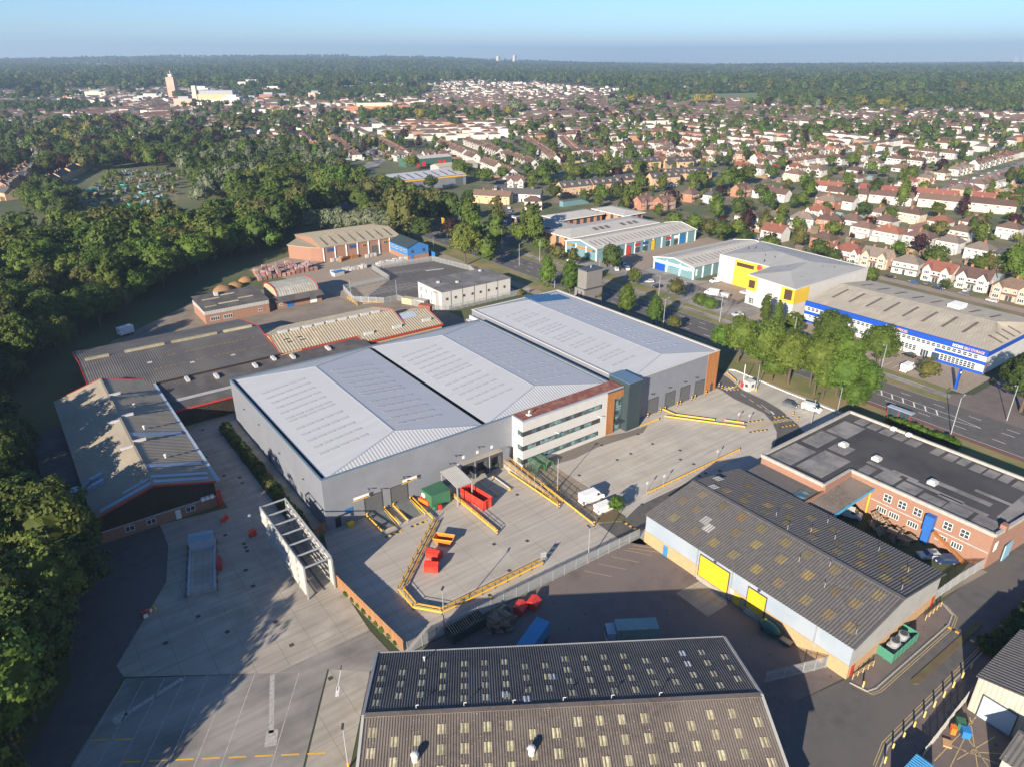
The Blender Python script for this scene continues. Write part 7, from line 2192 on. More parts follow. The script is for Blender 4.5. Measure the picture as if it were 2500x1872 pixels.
#        shape     rx   ry   rz   cz   trunk
KINDS = {'oak': ('round', 5.4, 5.0, 5.0, 8.2, 5.0), 'broad': ('dome', 6.2, 5.6, 5.6, 7.0, 4.4), 'ash': ('round', 4.2, 4.4, 6.4, 9.2, 5.2),
         'poplar': ('column', 3.1, 3.1, 9.0, 11.2, 4.0), 'fir': ('cone', 3.6, 3.6, 7.4, 8.4, 3.0), 'small': ('round', 2.7, 2.6, 2.7, 4.2, 2.6), 'bush': ('dome', 2.0, 1.8, 1.8, 1.1, .8)}
LOD = {0: (110, 34, .27), 1: (46, 16, .55), 2: (22, 8, 1.1)}
_cm = {}
def crown_me(kind, var, lod, leaf):
    k = (kind, var, lod, leaf)
    if k not in _cm:
        base = (kind, var, lod)
        if base not in _cm:
            s, rx, ry, rz, cz, th = KINDS[kind]
            c, l, sz = LOD[lod]
            if kind in ('small', 'bush'):
                c, l, sz = c // 2, l * 2 // 3, sz * .75
            _cm[base] = crown(hash_(kind) * 7 + var, rx, ry, rz, cz, c, l, sz, s)
        _cm[k] = _cm[base].mesh('crown', LM[leaf])
    return _cm[k]
def hash_(s):
    return sum(ord(c) * (i + 1) for i, c in enumerate(s)) % 97
_tm = {}
def trunk_me(kind):
    if kind not in _tm:
        s, rx, ry, rz, cz, th = KINDS[kind]
        _tm[kind] = trunk(hash_(kind), th, .14 + rx * .045, rx * .45).mesh('trunk', M_bark)
    return _tm[kind]
def T(x, y, kind, leaf, s, where):
    TREES.append((x, y, kind, leaf, s, where))
TREES = []           # x, y, kind, leaf, scale, where
EDGE = ('mid', 'mid', 'dark', 'bright', 'olive', 'mid', 'yel', 'bright', 'olive')
def inside(x, y, pl):
    c = False
    for i in range(len(pl)):
        (a, b), (d, e) = pl[i], pl[i - 1]
        if (b > y) != (e > y) and x < (d - a) * (y - b) / (e - b) + a:
            c = not c
    return c
def scatter(pl, dens, kinds, leaves, where, smin=.8, smax=1.3, seed=1, mind=5.0, avoid=None):
    rnd = random.Random(seed)
    xs, ys = [p[0] for p in pl], [p[1] for p in pl]
    A = (max(xs) - min(xs)) * (max(ys) - min(ys))
    grid = {}
    for k in range(int(A / dens)):
        x, y = rnd.uniform(min(xs), max(xs)), rnd.uniform(min(ys), max(ys))
        if not inside(x, y, pl) or (avoid and avoid(x, y)):
            continue
        g = (int(x // mind), int(y // mind))
        if any((g[0] + i, g[1] + j) in grid and math.hypot(grid[(g[0] + i, g[1] + j)][0] - x, grid[(g[0] + i, g[1] + j)][1] - y) < mind for i in (-1, 0, 1) for j in (-1, 0, 1)):
            continue
        grid[g] = (x, y)
        TREES.append((x, y, rnd.choice(kinds), rnd.choice(leaves), rnd.uniform(smin, smax), where))
FH_G = {}
for x, y in FARH:
    FH_G.setdefault((int(x // 30), int(y // 30)), []).append((x, y))
HG = {}
for x, y in HXY:
    HG.setdefault((int(x // 12), int(y // 12)), []).append((x, y))
def nearhouse(x, y, d=8.5):
    gx, gy = int(x // 12), int(y // 12)
    return any(math.hypot(a - x, b - y) < d for i in (-1, 0, 1) for j in (-1, 0, 1) for a, b in HG.get((gx + i, gy + j), ()))
wood = [(-92, -62), (-60, -40), (-51, -18), (-46, -6), (-43, 16), (-47, 36), (-49, 76), (-45, 106), (-38, 128), (-20, 152), (4, 178), (24, 202), (48, 222), (70, 224), (88, 252), (116, 282), (142, 300), (160, 338), (185, 362), (180, 392), (150, 425), (96, 385), (78, 300), (45, 268), (8, 288), (-92, 305)]
for x, y, s in ((-42.5, 23, 1.12), (-41.5, 13, 1.08), (-43, 4, 1.2), (-46, -4, 1.2), (-49, -12, 1.3), (-53, -20, 1.25), (-57.5, -27, 1.3), (-62, -35, 1.35), (-66.5, -43, 1.1), (-47.5, 12, 1.3), (-50, 2, 1.35), (-54, -7, 1.4), (-59, -15, 1.4), (-64, -24, 1.4), (-69, -33, 1.2), (-48, 31, 1.1)):
    T(x, y, random.choice(('oak', 'broad', 'ash')), random.choice(('mid', 'dark', 'bright', 'mid')), s, 'at the wood edge overlooking the lorry park')
scatter(wood, 9, ('oak', 'broad', 'ash', 'oak', 'ash'), EDGE, 'in the dense wood beside the old sheds', .8, 1.42, 2, 6.4, lambda x, y: nearhouse(x, y, 12) or inside(x, y, [(100, 330), (150, 310), (175, 350), (130, 370)]))
scatter([(66, 350), (100, 388), (150, 428), (182, 394), (192, 440), (212, 520), (200, 620), (140, 590), (106, 540)], 40, ('oak', 'broad', 'ash', 'fir'), ('mid', 'grey', 'dark', 'mid', 'bright', 'grey'), 'in the parkland beyond the wood', .9, 1.35, 3, 7.5, nearhouse)
scatter([(-45, 590), (60, 580), (108, 548), (150, 610), (200, 640), (190, 760), (60, 735), (-45, 660)], 80, ('oak', 'broad', 'ash', 'oak'), ('dark', 'mid', 'copper', 'mid', 'olive'), 'behind the allotments', .9, 1.35, 4, 7.5, lambda x, y: nearhouse(x, y) or inside(x, y, [(100, 735), (130, 735), (130, 755), (100, 755)]))
for x0, x1 in ((-30, -14),):
    scatter([(-14, 372), (0, 372), (10, 430), (0, 478), (-20, 470)], 60, ('ash', 'oak'), ('mid', 'dark'), 'along the allotment edge', .8, 1.1, 5, 6)
# garden trees all through the suburb
sub = [(262, -60), (420, -20), (700, 60), (1000, 150), (1200, 420), (1000, 760), (760, 760), (560, 720), (470, 560), (400, 580), (300, 800), (230, 830), (200, 640), (212, 520), (260, 470), (325, 480), (352, 470), (300, 345), (250, 235), (262, 160), (262, 60)]
scatter(sub, 210, ('oak', 'small', 'ash', 'small', 'small', 'fir', 'oak'), ('mid', 'dark', 'bright', 'mid', 'olive', 'yel', 'copper', 'mid', 'dark'), 'in the suburban gardens', .45, .92, 6, 7, lambda x, y: nearhouse(x, y, 9.2) or inside(x, y, [(288, 203), (344, 195), (350, 222), (316, 229)]) or inside(x, y, [(1074, 551), (1138, 504), (1005, 434), (985, 462)]) or (470 < x < 800 and 108 + (x - 470) * .1 < y < 128 + (x - 470) * .1) or abs(y - 266) < 8)
def T(x, y, kind, leaf, s, where):
    TREES.append((x, y, kind, leaf, s, where))
# measured single trees
W_R = 'in the tall row screening the access road'
for x, y, s in ((137.5, 13, .8), (136, 5.5, 1.05), (138.2, -1, .9), (134.8, -4.5, 1.12), (138.5, -9.5, 1.0), (134.6, -13, 1.2), (138.6, -17.5, 1.0), (134.2, -21.5, 1.1), (138.6, -25.5, 1.15), (135.0, -29.0, 1.08), (139.2, -33, .9), (132.6, -9, .7), (132.6, -25, .72), (133.5, -33, .7)):
    T(x, y, random.choice(('broad', 'oak', 'ash')), random.choice(('bright', 'mid', 'bright')), s * random.uniform(.9, 1.02), W_R)
for x, y, k, s in ((138, 101, 'fir', .85), (139, 88, 'fir', .9), (139.5, 74, 'small', 1.0), (139.2, 57, 'fir', .78), (139.5, 43.5, 'fir', .72), (140, 35, 'small', .85)):
    T(x, y, k, 'bright' if k == 'fir' else 'olive', s, 'on the near verge of the main road')
for x, y, k, l, s in ((167.5, 142, 'oak', 'mid', .7), (167, 129.5, 'small', 'olive', 1.2), (167.5, 119, 'ash', 'olive', .55), (172.5, 99.5, 'ash', 'dark', .85), (175, 103, 'ash', 'mid', .8), (167.5, 81, 'small', 'mid', 1.1), (166.8, 58.5, 'small', 'olive', 1.25), (167, 46.5, 'broad', 'bright', .48), (167.2, 42, 'broad', 'bright', .44), (168.3, 19.5, 'poplar', 'mid', .62), (169, 15, 'poplar', 'mid', .55), (169, 8.8, 'oak', 'mid', .62), (170, -4.5, 'broad', 'mid', .95), (167.5, -21.5, 'broad', 'mid', .92), (166.5, -36.5, 'small', 'olive', 1.1), (169, -60, 'oak', 'dark', 1.25), (174, -64, 'oak', 'mid', 1.2)):
    T(x, y, k, l, s, 'on the far verge of the main road')
for x, y, k, l, s in ((130, 150, 'oak', 'yel', 1.5), (135, 140, 'ash', 'mid', .9), (141, 168, 'ash', 'mid', 1.0), (134, 196, 'oak', 'dark', 1.0), (146, 186, 'oak', 'copper', .95), (133, 210, 'poplar', 'olive', 1.45), (130, 218, 'poplar', 'olive', 1.4), (138, 214, 'poplar', 'mid', 1.35), (160, 192, 'poplar', 'mid', 1.2), (170, 182, 'poplar', 'olive', 1.15), (168, 205, 'fir', 'dark', 1.3), (162, 171, 'fir', 'mid', 1.15), (154, 177, 'fir', 'bright', 1.05), (175, 157, 'ash', 'mid', 1.1), (180, 166, 'ash', 'mid', 1.25), (170, 163, 'oak', 'mid', .9), (150, 160, 'small', 'mid', 1.3)):
    T(x, y, k, l, s, 'around the road junction by the blue office')
for k in range(8):
    T(98 + k * 4.6, 246 - k * 3.6, 'oak', 'grey', 1.0 + .06 * (k % 3), 'in the silver leaved row behind the merchant shed')
for x, y, k, l, s in ((300, 212, 'oak', 'mid', .95), (292, 219, 'broad', 'dark', 1.0), (284, 226, 'broad', 'mid', .9), (318, 196, 'small', 'copper', 1.4), (392, 210, 'broad', 'mid', 1.15), (404, 214, 'broad', 'dark', 1.15), (416, 212, 'oak', 'mid', 1.15), (378, 222, 'broad', 'mid', 1.1), (330, 236, 'oak', 'mid', .9), (340, 286, 'oak', 'mid', 1.1), (350, 300, 'broad', 'bright', 1.1), (362, 292, 'oak', 'dark', 1.1), (376, 284, 'ash', 'mid', 1.0), (300, 306, 'broad', 'mid', 1.0), (312, 322, 'broad', 'dark', 1.1), (326, 330, 'oak', 'mid', 1.1), (285, 300, 'oak', 'mid', .8), (345, 140, 'poplar', 'dark', .6), (420, 100, 'poplar', 'mid', .95), (372, 82, 'oak', 'mid', .7), (300, 40, 'small', 'bright', 1.2), (297, 25, 'small', 'copper', 1.1), (318, 0, 'small', 'bright', 1.5), (345, -10, 'poplar', 'mid', 1.2), (300, 2, 'ash', 'olive', .7), (246, 25, 'small', 'mid', 1.2), (243, 33, 'small', 'mid', 1.3), (254, 78, 'oak', 'mid', .75), (262, 84, 'broad', 'copper', .7), (258, 95, 'oak', 'dark', .7), (256, 108, 'oak', 'mid', .85), (259, 118, 'oak', 'olive', .8), (262, 130, 'oak', 'mid', .8), (260, 142, 'broad', 'mid', .8)):
    T(x, y, k, l, s, 'standing among the houses near the green')
for x, y in ((255, 425), (262, 432), (256, 350), (268, 360), (270, 372), (275, 385), (262, 338), (280, 330), (258, 320), (190, 330), (186, 340), (215, 325)):
    T(x, y, 'oak', random.choice(('mid', 'yel', 'dark')), random.uniform(.8, 1.1), 'around the silver shed')
T(50.0, -30.0, 'small', 'bright', .62, 'on the planting island by the parked vans')
for x, y, s in ((85, -96, 1.0), (80, -96.5, .9), (89, -96, 1.0), (76, -95.5, .9), (72.5, -94.8, .8), (94, -96, 1.1), (71.5, -91.8, .8), (74.5, -92.3, .85), (78, -92.5, .9), (82, -92.8, .95), (86, -92.8, .95), (90, -93, 1)):
    T(x, y, 'bush', 'dark', s * 1.15, 'in the hedge along the estate road')
for k in range(30):
    T(-3.7 + random.uniform(-.35, .35), 3.5 + k * 1.8, 'bush', random.choice(('mid', 'dark', 'olive')), random.uniform(.6, .78), 'in the clipped hedge beside the big warehouse')
for k in range(9):
    T(135.5 + random.uniform(-.8, .8), -43 - k * 1.9, 'bush', 'bright', .7, 'in the hedge by the bus shelter')
for k in range(9):
    T(-4.55 + k * .17, -19.5 - k * 1.9, 'bush', 'mid', random.uniform(.22, .36), 'growing against the tall timber fence')
for k in range(14):
    T(121 + random.uniform(0, 5), 22 + k * 6, 'bush', random.choice(('mid', 'olive')), random.uniform(.5, .9), 'on the grass behind the second warehouse')
for k in range(10):
    T(236 + random.uniform(-3, 4), -30 + k * 6, 'bush', random.choice(('mid', 'olive', 'dark')), random.uniform(.8, 1.3), 'along the back lane of the storage building')
scatter([(126, 236), (150, 226), (168, 214), (186, 250), (194, 318), (165, 335), (145, 300)], 55, ('oak', 'ash', 'broad', 'small'), ('mid', 'dark', 'olive', 'mid'), 'in the thicket between the merchant shed and the silver shed', .7, 1.2, 9, 6.5, nearhouse)
scatter([(-6, 386), (35, 358), (60, 392), (100, 538), (54, 570), (12, 440)], 40, ('bush', 'bush', 'small'), ('mid', 'olive', 'bright', 'yel'), 'among the allotment plots', .35, .8, 12, 4.5)
# mid band between 500 m and 1 km on the left and centre
scatter([(-60, 760), (200, 760), (240, 840), (420, 900), (480, 870), (620, 830), (760, 770), (1000, 770), (1250, 450), (1500, 620), (1100, 1100), (700, 1100), (500, 1000), (300, 1050), (-60, 1150)], 200, ('oak', 'broad', 'ash', 'oak', 'broad'), ('dark', 'mid', 'mid', 'dark', 'bright', 'olive', 'copper', 'grey', 'gold') , 'in the leafy band before the far town', .75, 1.3, 7, 8, lambda x, y: nearhouse(x, y, 11) or any(math.hypot(a_ - x, b_ - y) < 13 for i in (-1, 0, 1) for j in (-1, 0, 1) for a_, b_ in FH_G.get((int(x // 30) + i, int(y // 30) + j), ())) or inside(x, y, [(1090, 835), (1260, 800), (1620, 1080), (1400, 1130)]))
for x, y, k, l, s in ((1120, 850, 'broad', 'gold', 1.7), (1135, 838, 'broad', 'gold', 1.9), (1020, 930, 'broad', 'gold', 1.6), (1000, 960, 'oak', 'copper', 1.7), (700, 880, 'broad', 'grey', 1.9), (760, 850, 'broad', 'grey', 1.8), (880, 830, 'broad', 'grey', 1.9), (300, 700, 'small', 'gold', 1.8), (345, 640, 'small', 'gold', 1.6), (170, 690, 'broad', 'olive', 1.7), (235, 820, 'broad', 'olive', 1.7)):
    T(x, y, k, l, s, 'standing out by its colour before the far town')
# far woods
rnd = random.Random(41)
FAR = []
def farpts(n, r0, r1, p, smin, smax):
    for k in range(n):
        r_ = r0 + (r1 - r0) * rnd.random() ** p
        a = FWA + rnd.uniform(-.72, .72)
        x, y = CX + r_ * math.cos(a), CY + r_ * math.sin(a)
        th = FWA - a
        if th > -.05 and r_ < 1180 and r_ < 950 + 120 * math.sin(th * 9): continue
        tw = town(x, y)
        if tw > .12 and rnd.random() < .5: continue
        if any(math.hypot(a_ - x, b_ - y) < 11 for i in (-1, 0, 1) for j in (-1, 0, 1) for a_, b_ in FH_G.get((int(x // 30) + i, int(y // 30) + j), ())): continue
        if r_ < 3200 and rnd.random() < .8 and sum(len(FH_G.get((int(x // 30) + i, int(y // 30) + j), ())) for i in (-1, 0, 1) for j in (-1, 0, 1)) >= 2: continue
        if inside(x, y, [(1074, 551), (1138, 504), (1005, 434), (985, 462)]) or inside(x, y, [(1090, 835), (1260, 800), (1620, 1080), (1400, 1130)]): continue
        if nearhouse(x, y, 10): continue
        if math.hypot(x - 400, y - 1505) < 70 or math.hypot(x - 366, y - 1742) < 35: continue
        FAR.append((x, y, rnd.choice(('oak', 'broad', 'ash', 'broad')), rnd.choice(('dark', 'mid', 'dark', 'mid', 'dark', 'olive')), rnd.uniform(smin, smax) * (.62 if tw > .05 else 1)))
farpts(15000, 930, 2100, .75, .55, 1.08)
farpts(34000, 2000, 7500, .8, 1.3, 2.2)
# the 300 that show largest are things, the rest one wood
def tsize(t):
    s = KINDS[t[2]]
    return (s[1] + s[3]) * t[4] / math.hypot(t[0] - CX, t[1] - CY, 85)
vis = [t for t in TREES if inwedge(t[0], t[1], .80) or math.hypot(t[0] - CX, t[1] - CY) < 260]
vis.sort(key=tsize, reverse=True)
LL = {'mid': 'mid green', 'dark': 'dark green', 'yel': 'yellow green', 'grey': 'silver grey', 'copper': 'copper leaved', 'bright': 'fresh green', 'olive': 'olive green', 'gold': 'golden'}
KL = {'oak': 'round crowned tree', 'broad': 'broad spreading tree', 'ash': 'tall oval tree', 'poplar': 'columnar poplar', 'fir': 'pointed tree', 'small': 'small tree', 'bush': 'bush'}
rnd = random.Random(5)
tp = {}
for i, (x, y, kind, leaf, s, where) in enumerate(vis[:300]):
    d = math.hypot(x - CX, y - CY)
    lod = 0 if d < 330 else 1
    k = (kind, rnd.randrange(3), lod, leaf)
    o = thing('bush' if kind == 'bush' else 'tree', '%s %s %s' % (LL[leaf], KL[kind], where), 'bush' if kind == 'bush' else 'tree', (x, y, terr(x, y)), ('bushes ' if kind == 'bush' else 'trees ') + where, rnd.uniform(0, 6.28), True)
    o.scale = (s * rnd.uniform(.92, 1.08), s * rnd.uniform(.92, 1.08), s * rnd.uniform(.9, 1.12))
    piece('crown', crown_me(*k), o, (0, 0, 0))
    piece('trunk', trunk_me(kind), o, (0, 0, 0))
rest = [(t[0], t[1], t[2], t[3], t[4]) for t in vis[300:]]
kinds_col = bpy.data.collections.new('tree_kinds')
order = {}
pts = []
for (x, y, kind, leaf, s) in rest + FAR:
    d = math.hypot(x - CX, y - CY)
    lod = 0 if d < 300 else 1 if d < 800 else 2
    key = (kind, rnd.randrange(2), lod, leaf)
    order.setdefault(key, []).append(1)
    pts.append((x, y, terr(x, y), s, rnd.uniform(0, 6.28), key))
keys = sorted(order)
for i, k in enumerate(keys):
    ob = bpy.data.objects.new('wood_kind_%04d' % i, crown_me(*k))
    kinds_col.objects.link(ob)
idx = {k: i for i, k in enumerate(keys)}
def wood_object(name, label, P_):
    me = bpy.data.meshes.new(name)
    me.from_pydata([(p[0], p[1], p[2]) for p in P_], [], [])
    for an, ty, vals in (('scl', 'FLOAT', [p[3] for p in P_]), ('rot', 'FLOAT', [p[4] for p in P_]), ('kind', 'INT', [idx[p[5]] for p in P_])):
        at = me.attributes.new(an, ty, 'POINT')
        at.data.foreach_set('value', vals)
    ob = bpy.data.objects.new(name, me)
    col.objects.link(ob)
    tag(ob, label, 'trees', kind='stuff')
    ng = bpy.data.node_groups.new(name, 'GeometryNodeTree')
    ng.interface.new_socket('Geometry', in_out='INPUT', socket_type='NodeSocketGeometry')
    ng.interface.new_socket('Geometry', in_out='OUTPUT', socket_type='NodeSocketGeometry')
    gi, go = ng.nodes.new('NodeGroupInput'), ng.nodes.new('NodeGroupOutput')
    ip = ng.nodes.new('GeometryNodeInstanceOnPoints')
    ci = ng.nodes.new('GeometryNodeCollectionInfo')
    ci.inputs['Collection'].default_value = kinds_col
    ci.inputs['Separate Children'].default_value = True
    ci.inputs['Reset Children'].default_value = True
    def attr(n, ty):
        a = ng.nodes.new('GeometryNodeInputNamedAttribute')
        a.data_type = ty
        a.inputs['Name'].default_value = n
        return a.outputs['Attribute']
    cx = ng.nodes.new('ShaderNodeCombineXYZ')
    L = ng.links.new
    L(attr('rot', 'FLOAT'), cx.inputs['Z'])
    L(gi.outputs[0], ip.inputs['Points'])
    L(ci.outputs[0], ip.inputs['Instance'])
    ip.inputs['Pick Instance'].default_value = True
    L(attr('kind', 'INT'), ip.inputs['Instance Index'])
    L(cx.outputs[0], ip.inputs['Rotation'])
    L(attr('scl', 'FLOAT'), ip.inputs['Scale'])
    L(ip.outputs[0], go.inputs[0])
    md = ob.modifiers.new('trees', 'NODES')
    md.node_group = ng
    return ob
nr = len(rest)
wood_object('woodland', 'further trees of the wood and gardens reading as one mass of green', pts[:nr])
wood_object('far_woodland', 'far woods covering the ground between the town and the hills', pts[nr:])
# ================================================================ vehicles
def paint(name, c):
    return mat('car_' + name, c, tuple(v * .92 for v in c), scale=1, rough=.25, spec=.6)
CP = {'white': (.75, .75, .73), 'silver': (.42, .43, .44), 'grey': (.10, .11, .125), 'black': (.015, .015, .018), 'blue': (.03, .07, .20), 'red': (.40, .02, .02), 'dark blue': (.015, .03, .09), 'green': (.05, .16, .06)}
M_tyre = mat('tyre', (.02, .02, .02), (.03, .03, .03), scale=4, rough=.9)
M_rim = mat('rim', (.40, .40, .42), (.3, .3, .32), scale=4, rough=.35, metal=.6)
M_lamp = mat('lamp_glass', (.7, .7, .68), (.6, .6, .6), scale=4, rough=.15)
M_tail = mat('tail_lamp', (.45, .01, .01), (.35, .01, .01), scale=4, rough=.2)
PROF = {  # side outline (x forward, z), glass outline, length of wheelbase, width
    'car': ([(-2.0, .35), (-2.05, .8), (-1.95, 1.0), (-1.45, 1.45), (.25, 1.48), (1.0, 1.0), (1.9, .82), (2.05, .6), (2.0, .35)], [(-1.72, 1.03), (-1.38, 1.38), (.2, 1.40), (.86, 1.03)], 1.25, 1.74, .31),
    'van': ([(-2.5, .4), (-2.55, 1.8), (-2.45, 1.95), (.95, 1.98), (1.75, 1.25), (2.4, 1.05), (2.5, .7), (2.45, .4)], [(.45, 1.28), (.55, 1.78), (1.0, 1.80), (1.58, 1.28)], 1.6, 1.95, .34),
    'tall_van': ([(-2.9, .45), (-2.95, 2.5), (-2.8, 2.65), (1.1, 2.65), (1.75, 1.7), (2.7, 1.3), (2.85, .8), (2.8, .45)], [(.7, 1.55), (.8, 2.2), (1.2, 2.2), (1.68, 1.58)], 1.85, 2.0, .36)}
_vp = {}
def vehicle(kind, colour):
    out, gl, wb, wd, wr = PROF[kind]
    m = paint(colour, CP[colour])
    S = thing('van' if 'van' in kind else 'car', 'x', 'van' if 'van' in kind else 'car', (0, 0, 0), local=True)
    mb = MB()
    n = len(out)
    def sec(y, k):
        return [(x * (1 - .01 * k), y, .35 + (z - .35) * 1.0) for x, z in out]
    hw = wd / 2
    secs = []
    for y, tuck in ((-hw, 1), (-hw * .9, 0), (hw * .9, 0), (hw, 1)):
        secs.append([(x * (.985 if tuck else 1), y * (1 - .16 * max(0, (z - .95) / 1.6) if tuck else 1), z - (.06 if tuck and z > .9 else 0)) for x, z in out])
    i0 = len(mb.v)
    for s in secs: mb.v += s
    for a in range(3):
        for k in range(n):
            j = (k + 1) % n
            mb.f.append((i0 + a * n + k, i0 + a * n + j, i0 + (a + 1) * n + j, i0 + (a + 1) * n + k)); mb.m.append(0)
    mb.f.append(tuple(i0 + k for k in range(n))[::-1]); mb.m.append(0)
    mb.f.append(tuple(i0 + 3 * n + k for k in range(n))); mb.m.append(0)
    build('body', mb, m, S)
    for s in (-1, 1):
        y = s * (hw - .02)
        build('side_glass', MB().poly([(x, y * (1 - .16 * max(0, (z - .95) / 1.6)) + s * .025, z) for x, z in gl]), M_glass, S)
    # windscreen and rear screen as panels laid on the body slopes
    for (a, b) in (((4, 5) if kind == 'car' else (3, 4)),) :
        (xa, za), (xb, zb) = out[a], out[b]
        build('windscreen', MB().poly([(xa + .05, -hw * .82, za - .03 + .03), (xa + .05, hw * .82, za), (xb + .02, hw * .86, zb + .06), (xb + .02, -hw * .86, zb + .06)]), M_glass, S)
    if kind == 'car':
        (xa, za), (xb, zb) = out[2], out[3]
        build('rear_screen', MB().poly([(xa - .02, -hw * .8, za + .08), (xa - .02, hw * .8, za + .08), (xb - .05, hw * .8, zb), (xb - .05, -hw * .8, zb)]), M_glass, S)
    for sx in (-1, 1):
        for sy in (-1, 1):
            w = build('wheel', MB().tube((sx * wb, sy * (hw - .16), wr), (sx * wb, sy * (hw + .015), wr), wr, n=14), M_tyre, S)
            build('rim', MB().tube((sx * wb, sy * (hw + .016), wr), (sx * wb, sy * (hw + .03), wr), wr * .6, n=10), M_rim, w)
    fx, bx = max(x for x, z in out), min(x for x, z in out)
    for sy in (-1, 1):
        build('headlight', MB().box(fx - .18, sy * hw * .74 - .18, .68, fx + .01, sy * hw * .74 + .18, .86), M_lamp, S)
        build('tail_light', MB().box(bx - .01, sy * hw * .84 - .12, .8, bx + .08, sy * hw * .84 + .1, 1.05 if kind == 'car' else 1.4), M_tail, S)
    return S
def put_vehicle(kind, colour, x, y, deg, label, group=None):
    k = (kind, colour)
    if k not in _vp:
        o = _vp[k] = vehicle(kind, colour)
    else:
        o = clone(_vp[k], (0, 0, 0))
    o.location = (x, y, terr(x, y) + .012)
    o.rotation_euler = (0, 0, R(deg))
    o['label'] = label
    if group: o['group'] = group
    return o
put_vehicle('tall_van', 'white', 49.2, -23.3, -4, 'tall white panel van parked behind the black mesh fence')
put_vehicle('van', 'white', 49.2, -27.5, -2, 'small white van parked beside the planting island')
put_vehicle('car', 'grey', 122.5, -21.8, -78, 'dark blue grey hatchback parked beside the access road')
put_vehicle('van', 'white', 125.0, -26.7, -80, 'white van parked by the pale kerb near the hedge trees')
put_vehicle('van', 'white', 87.9, -58.6, -70, 'white van nosing out from under the link canopy')
put_vehicle('car', 'silver', 87.6, -74.8, 145, 'silver estate car with green flank in the factory courtyard')
put_vehicle('car', 'dark blue', 88.6, -77.2, 140, 'dark blue car parked tail out in the factory courtyard')
put_vehicle('tall_van', 'white', 184.2, 54.8, 110, 'tall white van in the yellow storage forecourt')
put_vehicle('van', 'silver', 185.3, 50.2, 105, 'small silver van in the yellow storage forecourt')
put_vehicle('van', 'white', 199.5, 65.2, 170, 'white van against the wall of the yellow storage building')
put_vehicle('car', 'silver', 172.0, 33, 160, 'silver hatchback in the roadside bay before the yellow storage building')
put_vehicle('car', 'silver', 176.8, 81.5, 150, 'silver car by the teal shop front hedge')
put_vehicle('car', 'black', 174, 74.5, 170, 'black car pulling out by the trade estate verge')
put_vehicle('tall_van', 'white', 171.8, -28.6, 0, 'white pickup van parked under the verge tree')
put_vehicle('car', 'black', 183.2, -23.5, 80, 'black car by the blue storage building doors')
put_vehicle('car', 'white', 172.8, 126.2, 110, 'white car half hidden by the verge trees')
put_vehicle('car', 'dark blue', 190.5, 26, 80, 'dark car at the yellow storage building corner')
rnd = random.Random(77)
cols_ = ['white', 'silver', 'grey', 'black', 'blue', 'red', 'silver', 'dark blue']
def parked(pts, n, off, where, both=True):
    for k in range(n):
        t = (k + .5) / n * (len(pts) - 1)
        i = min(int(t), len(pts) - 2)
        p, q = Vector((*pts[i], 0)), Vector((*pts[i + 1], 0))
        c = p.lerp(q, t - i)
        d = (q - p).normalized()
        nn = Vector((-d.y, d.x, 0))
        for s in ((-1, 1) if both else (1,)):
            if rnd.random() < .25: continue
            cl = rnd.choice(cols_)
            kd = 'car' if rnd.random() < .85 else 'van'
            pp = c + nn * s * off
            put_vehicle(kd, cl, pp.x, pp.y, math.degrees(math.atan2(d.y, d.x)) + rnd.choice((0, 180)), '%s %s parked %s' % (cl, kd, where), 'cars parked ' + where)
parked([(197, 206), (204, 219), (245, 285), (285, 338)], 22, 3.3, 'along the side street by the offices')
parked([(268, 508), (313, 626), (360, 760)], 24, 5.5, 'along the long street')
parked([(478, 113), (579, 122), (715, 140)], 14, 4, 'on the suburban street below the terraces')
parked([(514, 268), (587, 236), (662, 242), (801, 266)], 12, 3.6, 'on the upper suburban street')
parked([(325, 248), (372, 238)], 9, 2.2, 'in the court of the new estate')
parked([(266, -20), (267, 50)], 7, 2.0, 'on the lane before the nearest semis', False)
parked([(180, 100), (192, 118)], 4, 2.5, 'outside the trade units')
# allotment sheds, greenhouses and covered beds
random.seed(55)
M_shed = mat('shed_board', (.15, .105, .07), (.20, .155, .11), scale=1, rough=.9, rand=.35)
M_gh = mat('greenhouse_glass', (.20, .26, .26), (.14, .19, .2), scale=1, rough=.2, rand=.2)
M_tl = mat('netting_teal', (.03, .28, .22), (.03, .22, .18), scale=1, rough=.7, rand=.2)
def allot(kind):
    S = thing('allotment_' + kind, 'x', kind.replace('_', ' '), (0, 0, 0), local=True)
    if kind == 'shed':
        build('wall', MB().box(-1.3, -1, 0, 1.3, 1, 2.0), M_shed, S)
        r_ = MB(); gabroof(r_, -1.3, -1, 1.3, 1, 2.0, 2.7, .15)
        build('roof', r_, M_rg, S)
    elif kind == 'greenhouse':
        build('wall', MB().box(-1.8, -1.2, 0, 1.8, 1.2, 1.7), M_gh, S)
        r_ = MB(); gabroof(r_, -1.8, -1.2, 1.8, 1.2, 1.7, 2.6, .05)
        build('roof', r_, M_gh, S)
    else:
        build('net', MB().box(-3, -1.4, 0, 3, 1.4, 1.6), M_tl, S)
        build('frame', MB().bar((-3, -1.4, 1.65), (3, -1.4, 1.65), .1).bar((-3, 1.4, 1.65), (3, 1.4, 1.65), .1), M_steel, S)
    return S
AP = {}
apl = [(-8, 384), (35, 358), (60, 392), (100, 538), (54, 570), (12, 440)]
n = 0
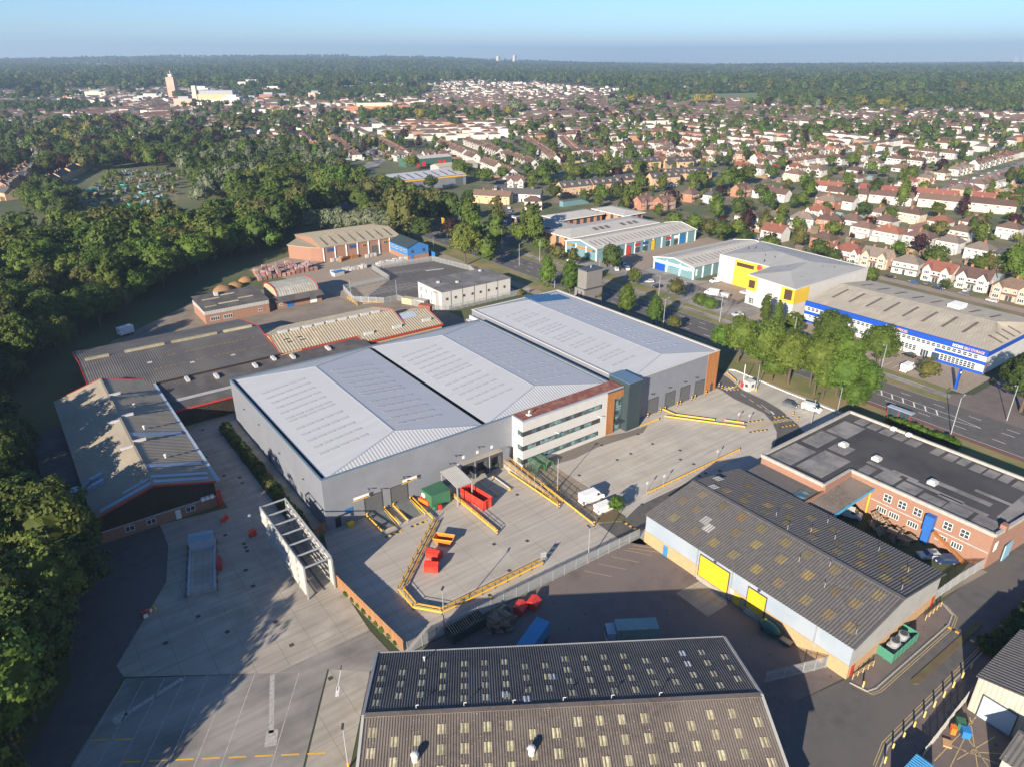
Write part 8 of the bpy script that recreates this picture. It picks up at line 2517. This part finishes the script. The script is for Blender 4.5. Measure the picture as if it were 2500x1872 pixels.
while n < 120:
    x, y = random.uniform(-10, 102), random.uniform(355, 572)
    if not inside(x, y, apl): continue
    kind = random.choice(('shed', 'shed', 'greenhouse', 'greenhouse', 'net_cage'))
    if kind not in AP:
        o = AP[kind] = allot(kind)
    else:
        o = clone(AP[kind], (0, 0, 0))
    o.location = (x, y, 0); o.rotation_euler = (0, 0, .3 + random.choice((0, 1.57)) + random.uniform(-.2, .2)); o.scale = (random.uniform(.6, 1.05),) * 3
    o['label'] = {'shed': 'small weathered shed on the allotments', 'greenhouse': 'pale glass greenhouse on the allotments', 'net_cage': 'teal netting cage on the allotments'}[kind]
    o['group'] = kind.replace('_', ' ') + 's on the allotments'
    n += 1
# garden clutter behind the houses: sheds, greenhouses and fence runs
random.seed(91)
M_gf = mat('garden_fence', (.26, .165, .095), (.18, .12, .075), scale=1, rough=.9, rand=.35)
fm = [MB().box(-l / 2, -.05, 0, l / 2, .05, 1.7).mesh('garden_fence', M_gf) for l in (9, 12, 16)]
nf = ns = 0
for (x, y, rot, sh, wm, rm, where) in kept[:210]:
    fx, fy = -math.sin(rot), math.cos(rot)              # towards the back garden
    for k in range(2):
        if nf < 260 and random.random() < .62:
            d, lat = random.uniform(8, 16), random.choice((-6.8, 0, 6.8))
            px, py = x + fx * d + fy * lat, y + fy * d - fx * lat
            if nearhouse(px, py, 7.5): continue
            o = link('garden_fence', random.choice(fm))
            o.location = (px, py, terr(px, py)); o.rotation_euler = (0, 0, rot + (math.pi / 2 if lat else 0))
            tag(o, 'brown garden fence run between back gardens ' + where, 'fence', 'garden fences ' + where)
            nf += 1
    if ns < 130 and random.random() < .62:
        d, lat = random.uniform(13, 19), random.uniform(-5, 5)
        px, py = x + fx * d + fy * lat, y + fy * d - fx * lat
        if nearhouse(px, py, 9): continue
        kind = random.choice(('shed', 'shed', 'greenhouse'))
        o = clone(AP[kind], (px, py, 0), rot, random.uniform(.9, 1.5))
        o.name = 'garden_' + kind
        o['label'] = ('small garden shed ' if kind == 'shed' else 'pale garden greenhouse ') + 'behind the houses ' + where
        o['group'] = 'garden buildings ' + where
        ns += 1
    if random.random() < .3 and len(HXY):
        d = random.uniform(7.5, 9.5)
        px, py = x - fx * d + fy * random.uniform(-5, 5), y - fy * d
        if not nearhouse(px, py, 6.5):
            cl = rnd.choice(cols_)
            put_vehicle('car', cl, px, py, math.degrees(rot) + 90, cl + ' car on a front drive ' + where, 'cars on drives ' + where)
# ================================================================ haze
mb = MB().box(CX - 14300, CY - 14300, -4, CX + 14300, CY + 14300, 330)
hm = bpy.data.materials.new('haze')
hm.use_nodes = True
for n_ in list(hm.node_tree.nodes):
    if n_.type != 'OUTPUT_MATERIAL':
        hm.node_tree.nodes.remove(n_)
pv = hm.node_tree.nodes.new('ShaderNodeVolumePrincipled')
pv.inputs['Color'].default_value = (.50, .70, .95, 1)
pv.inputs['Density'].default_value = .00013
pv.inputs['Anisotropy'].default_value = .2
hm.node_tree.links.new(pv.outputs[0], [n_ for n_ in hm.node_tree.nodes if n_.type == 'OUTPUT_MATERIAL'][0].inputs['Volume'])
hz = build('haze', mb, hm)
tag(hz, 'thin blue haze over the distant hills', 'haze', kind='stuff')
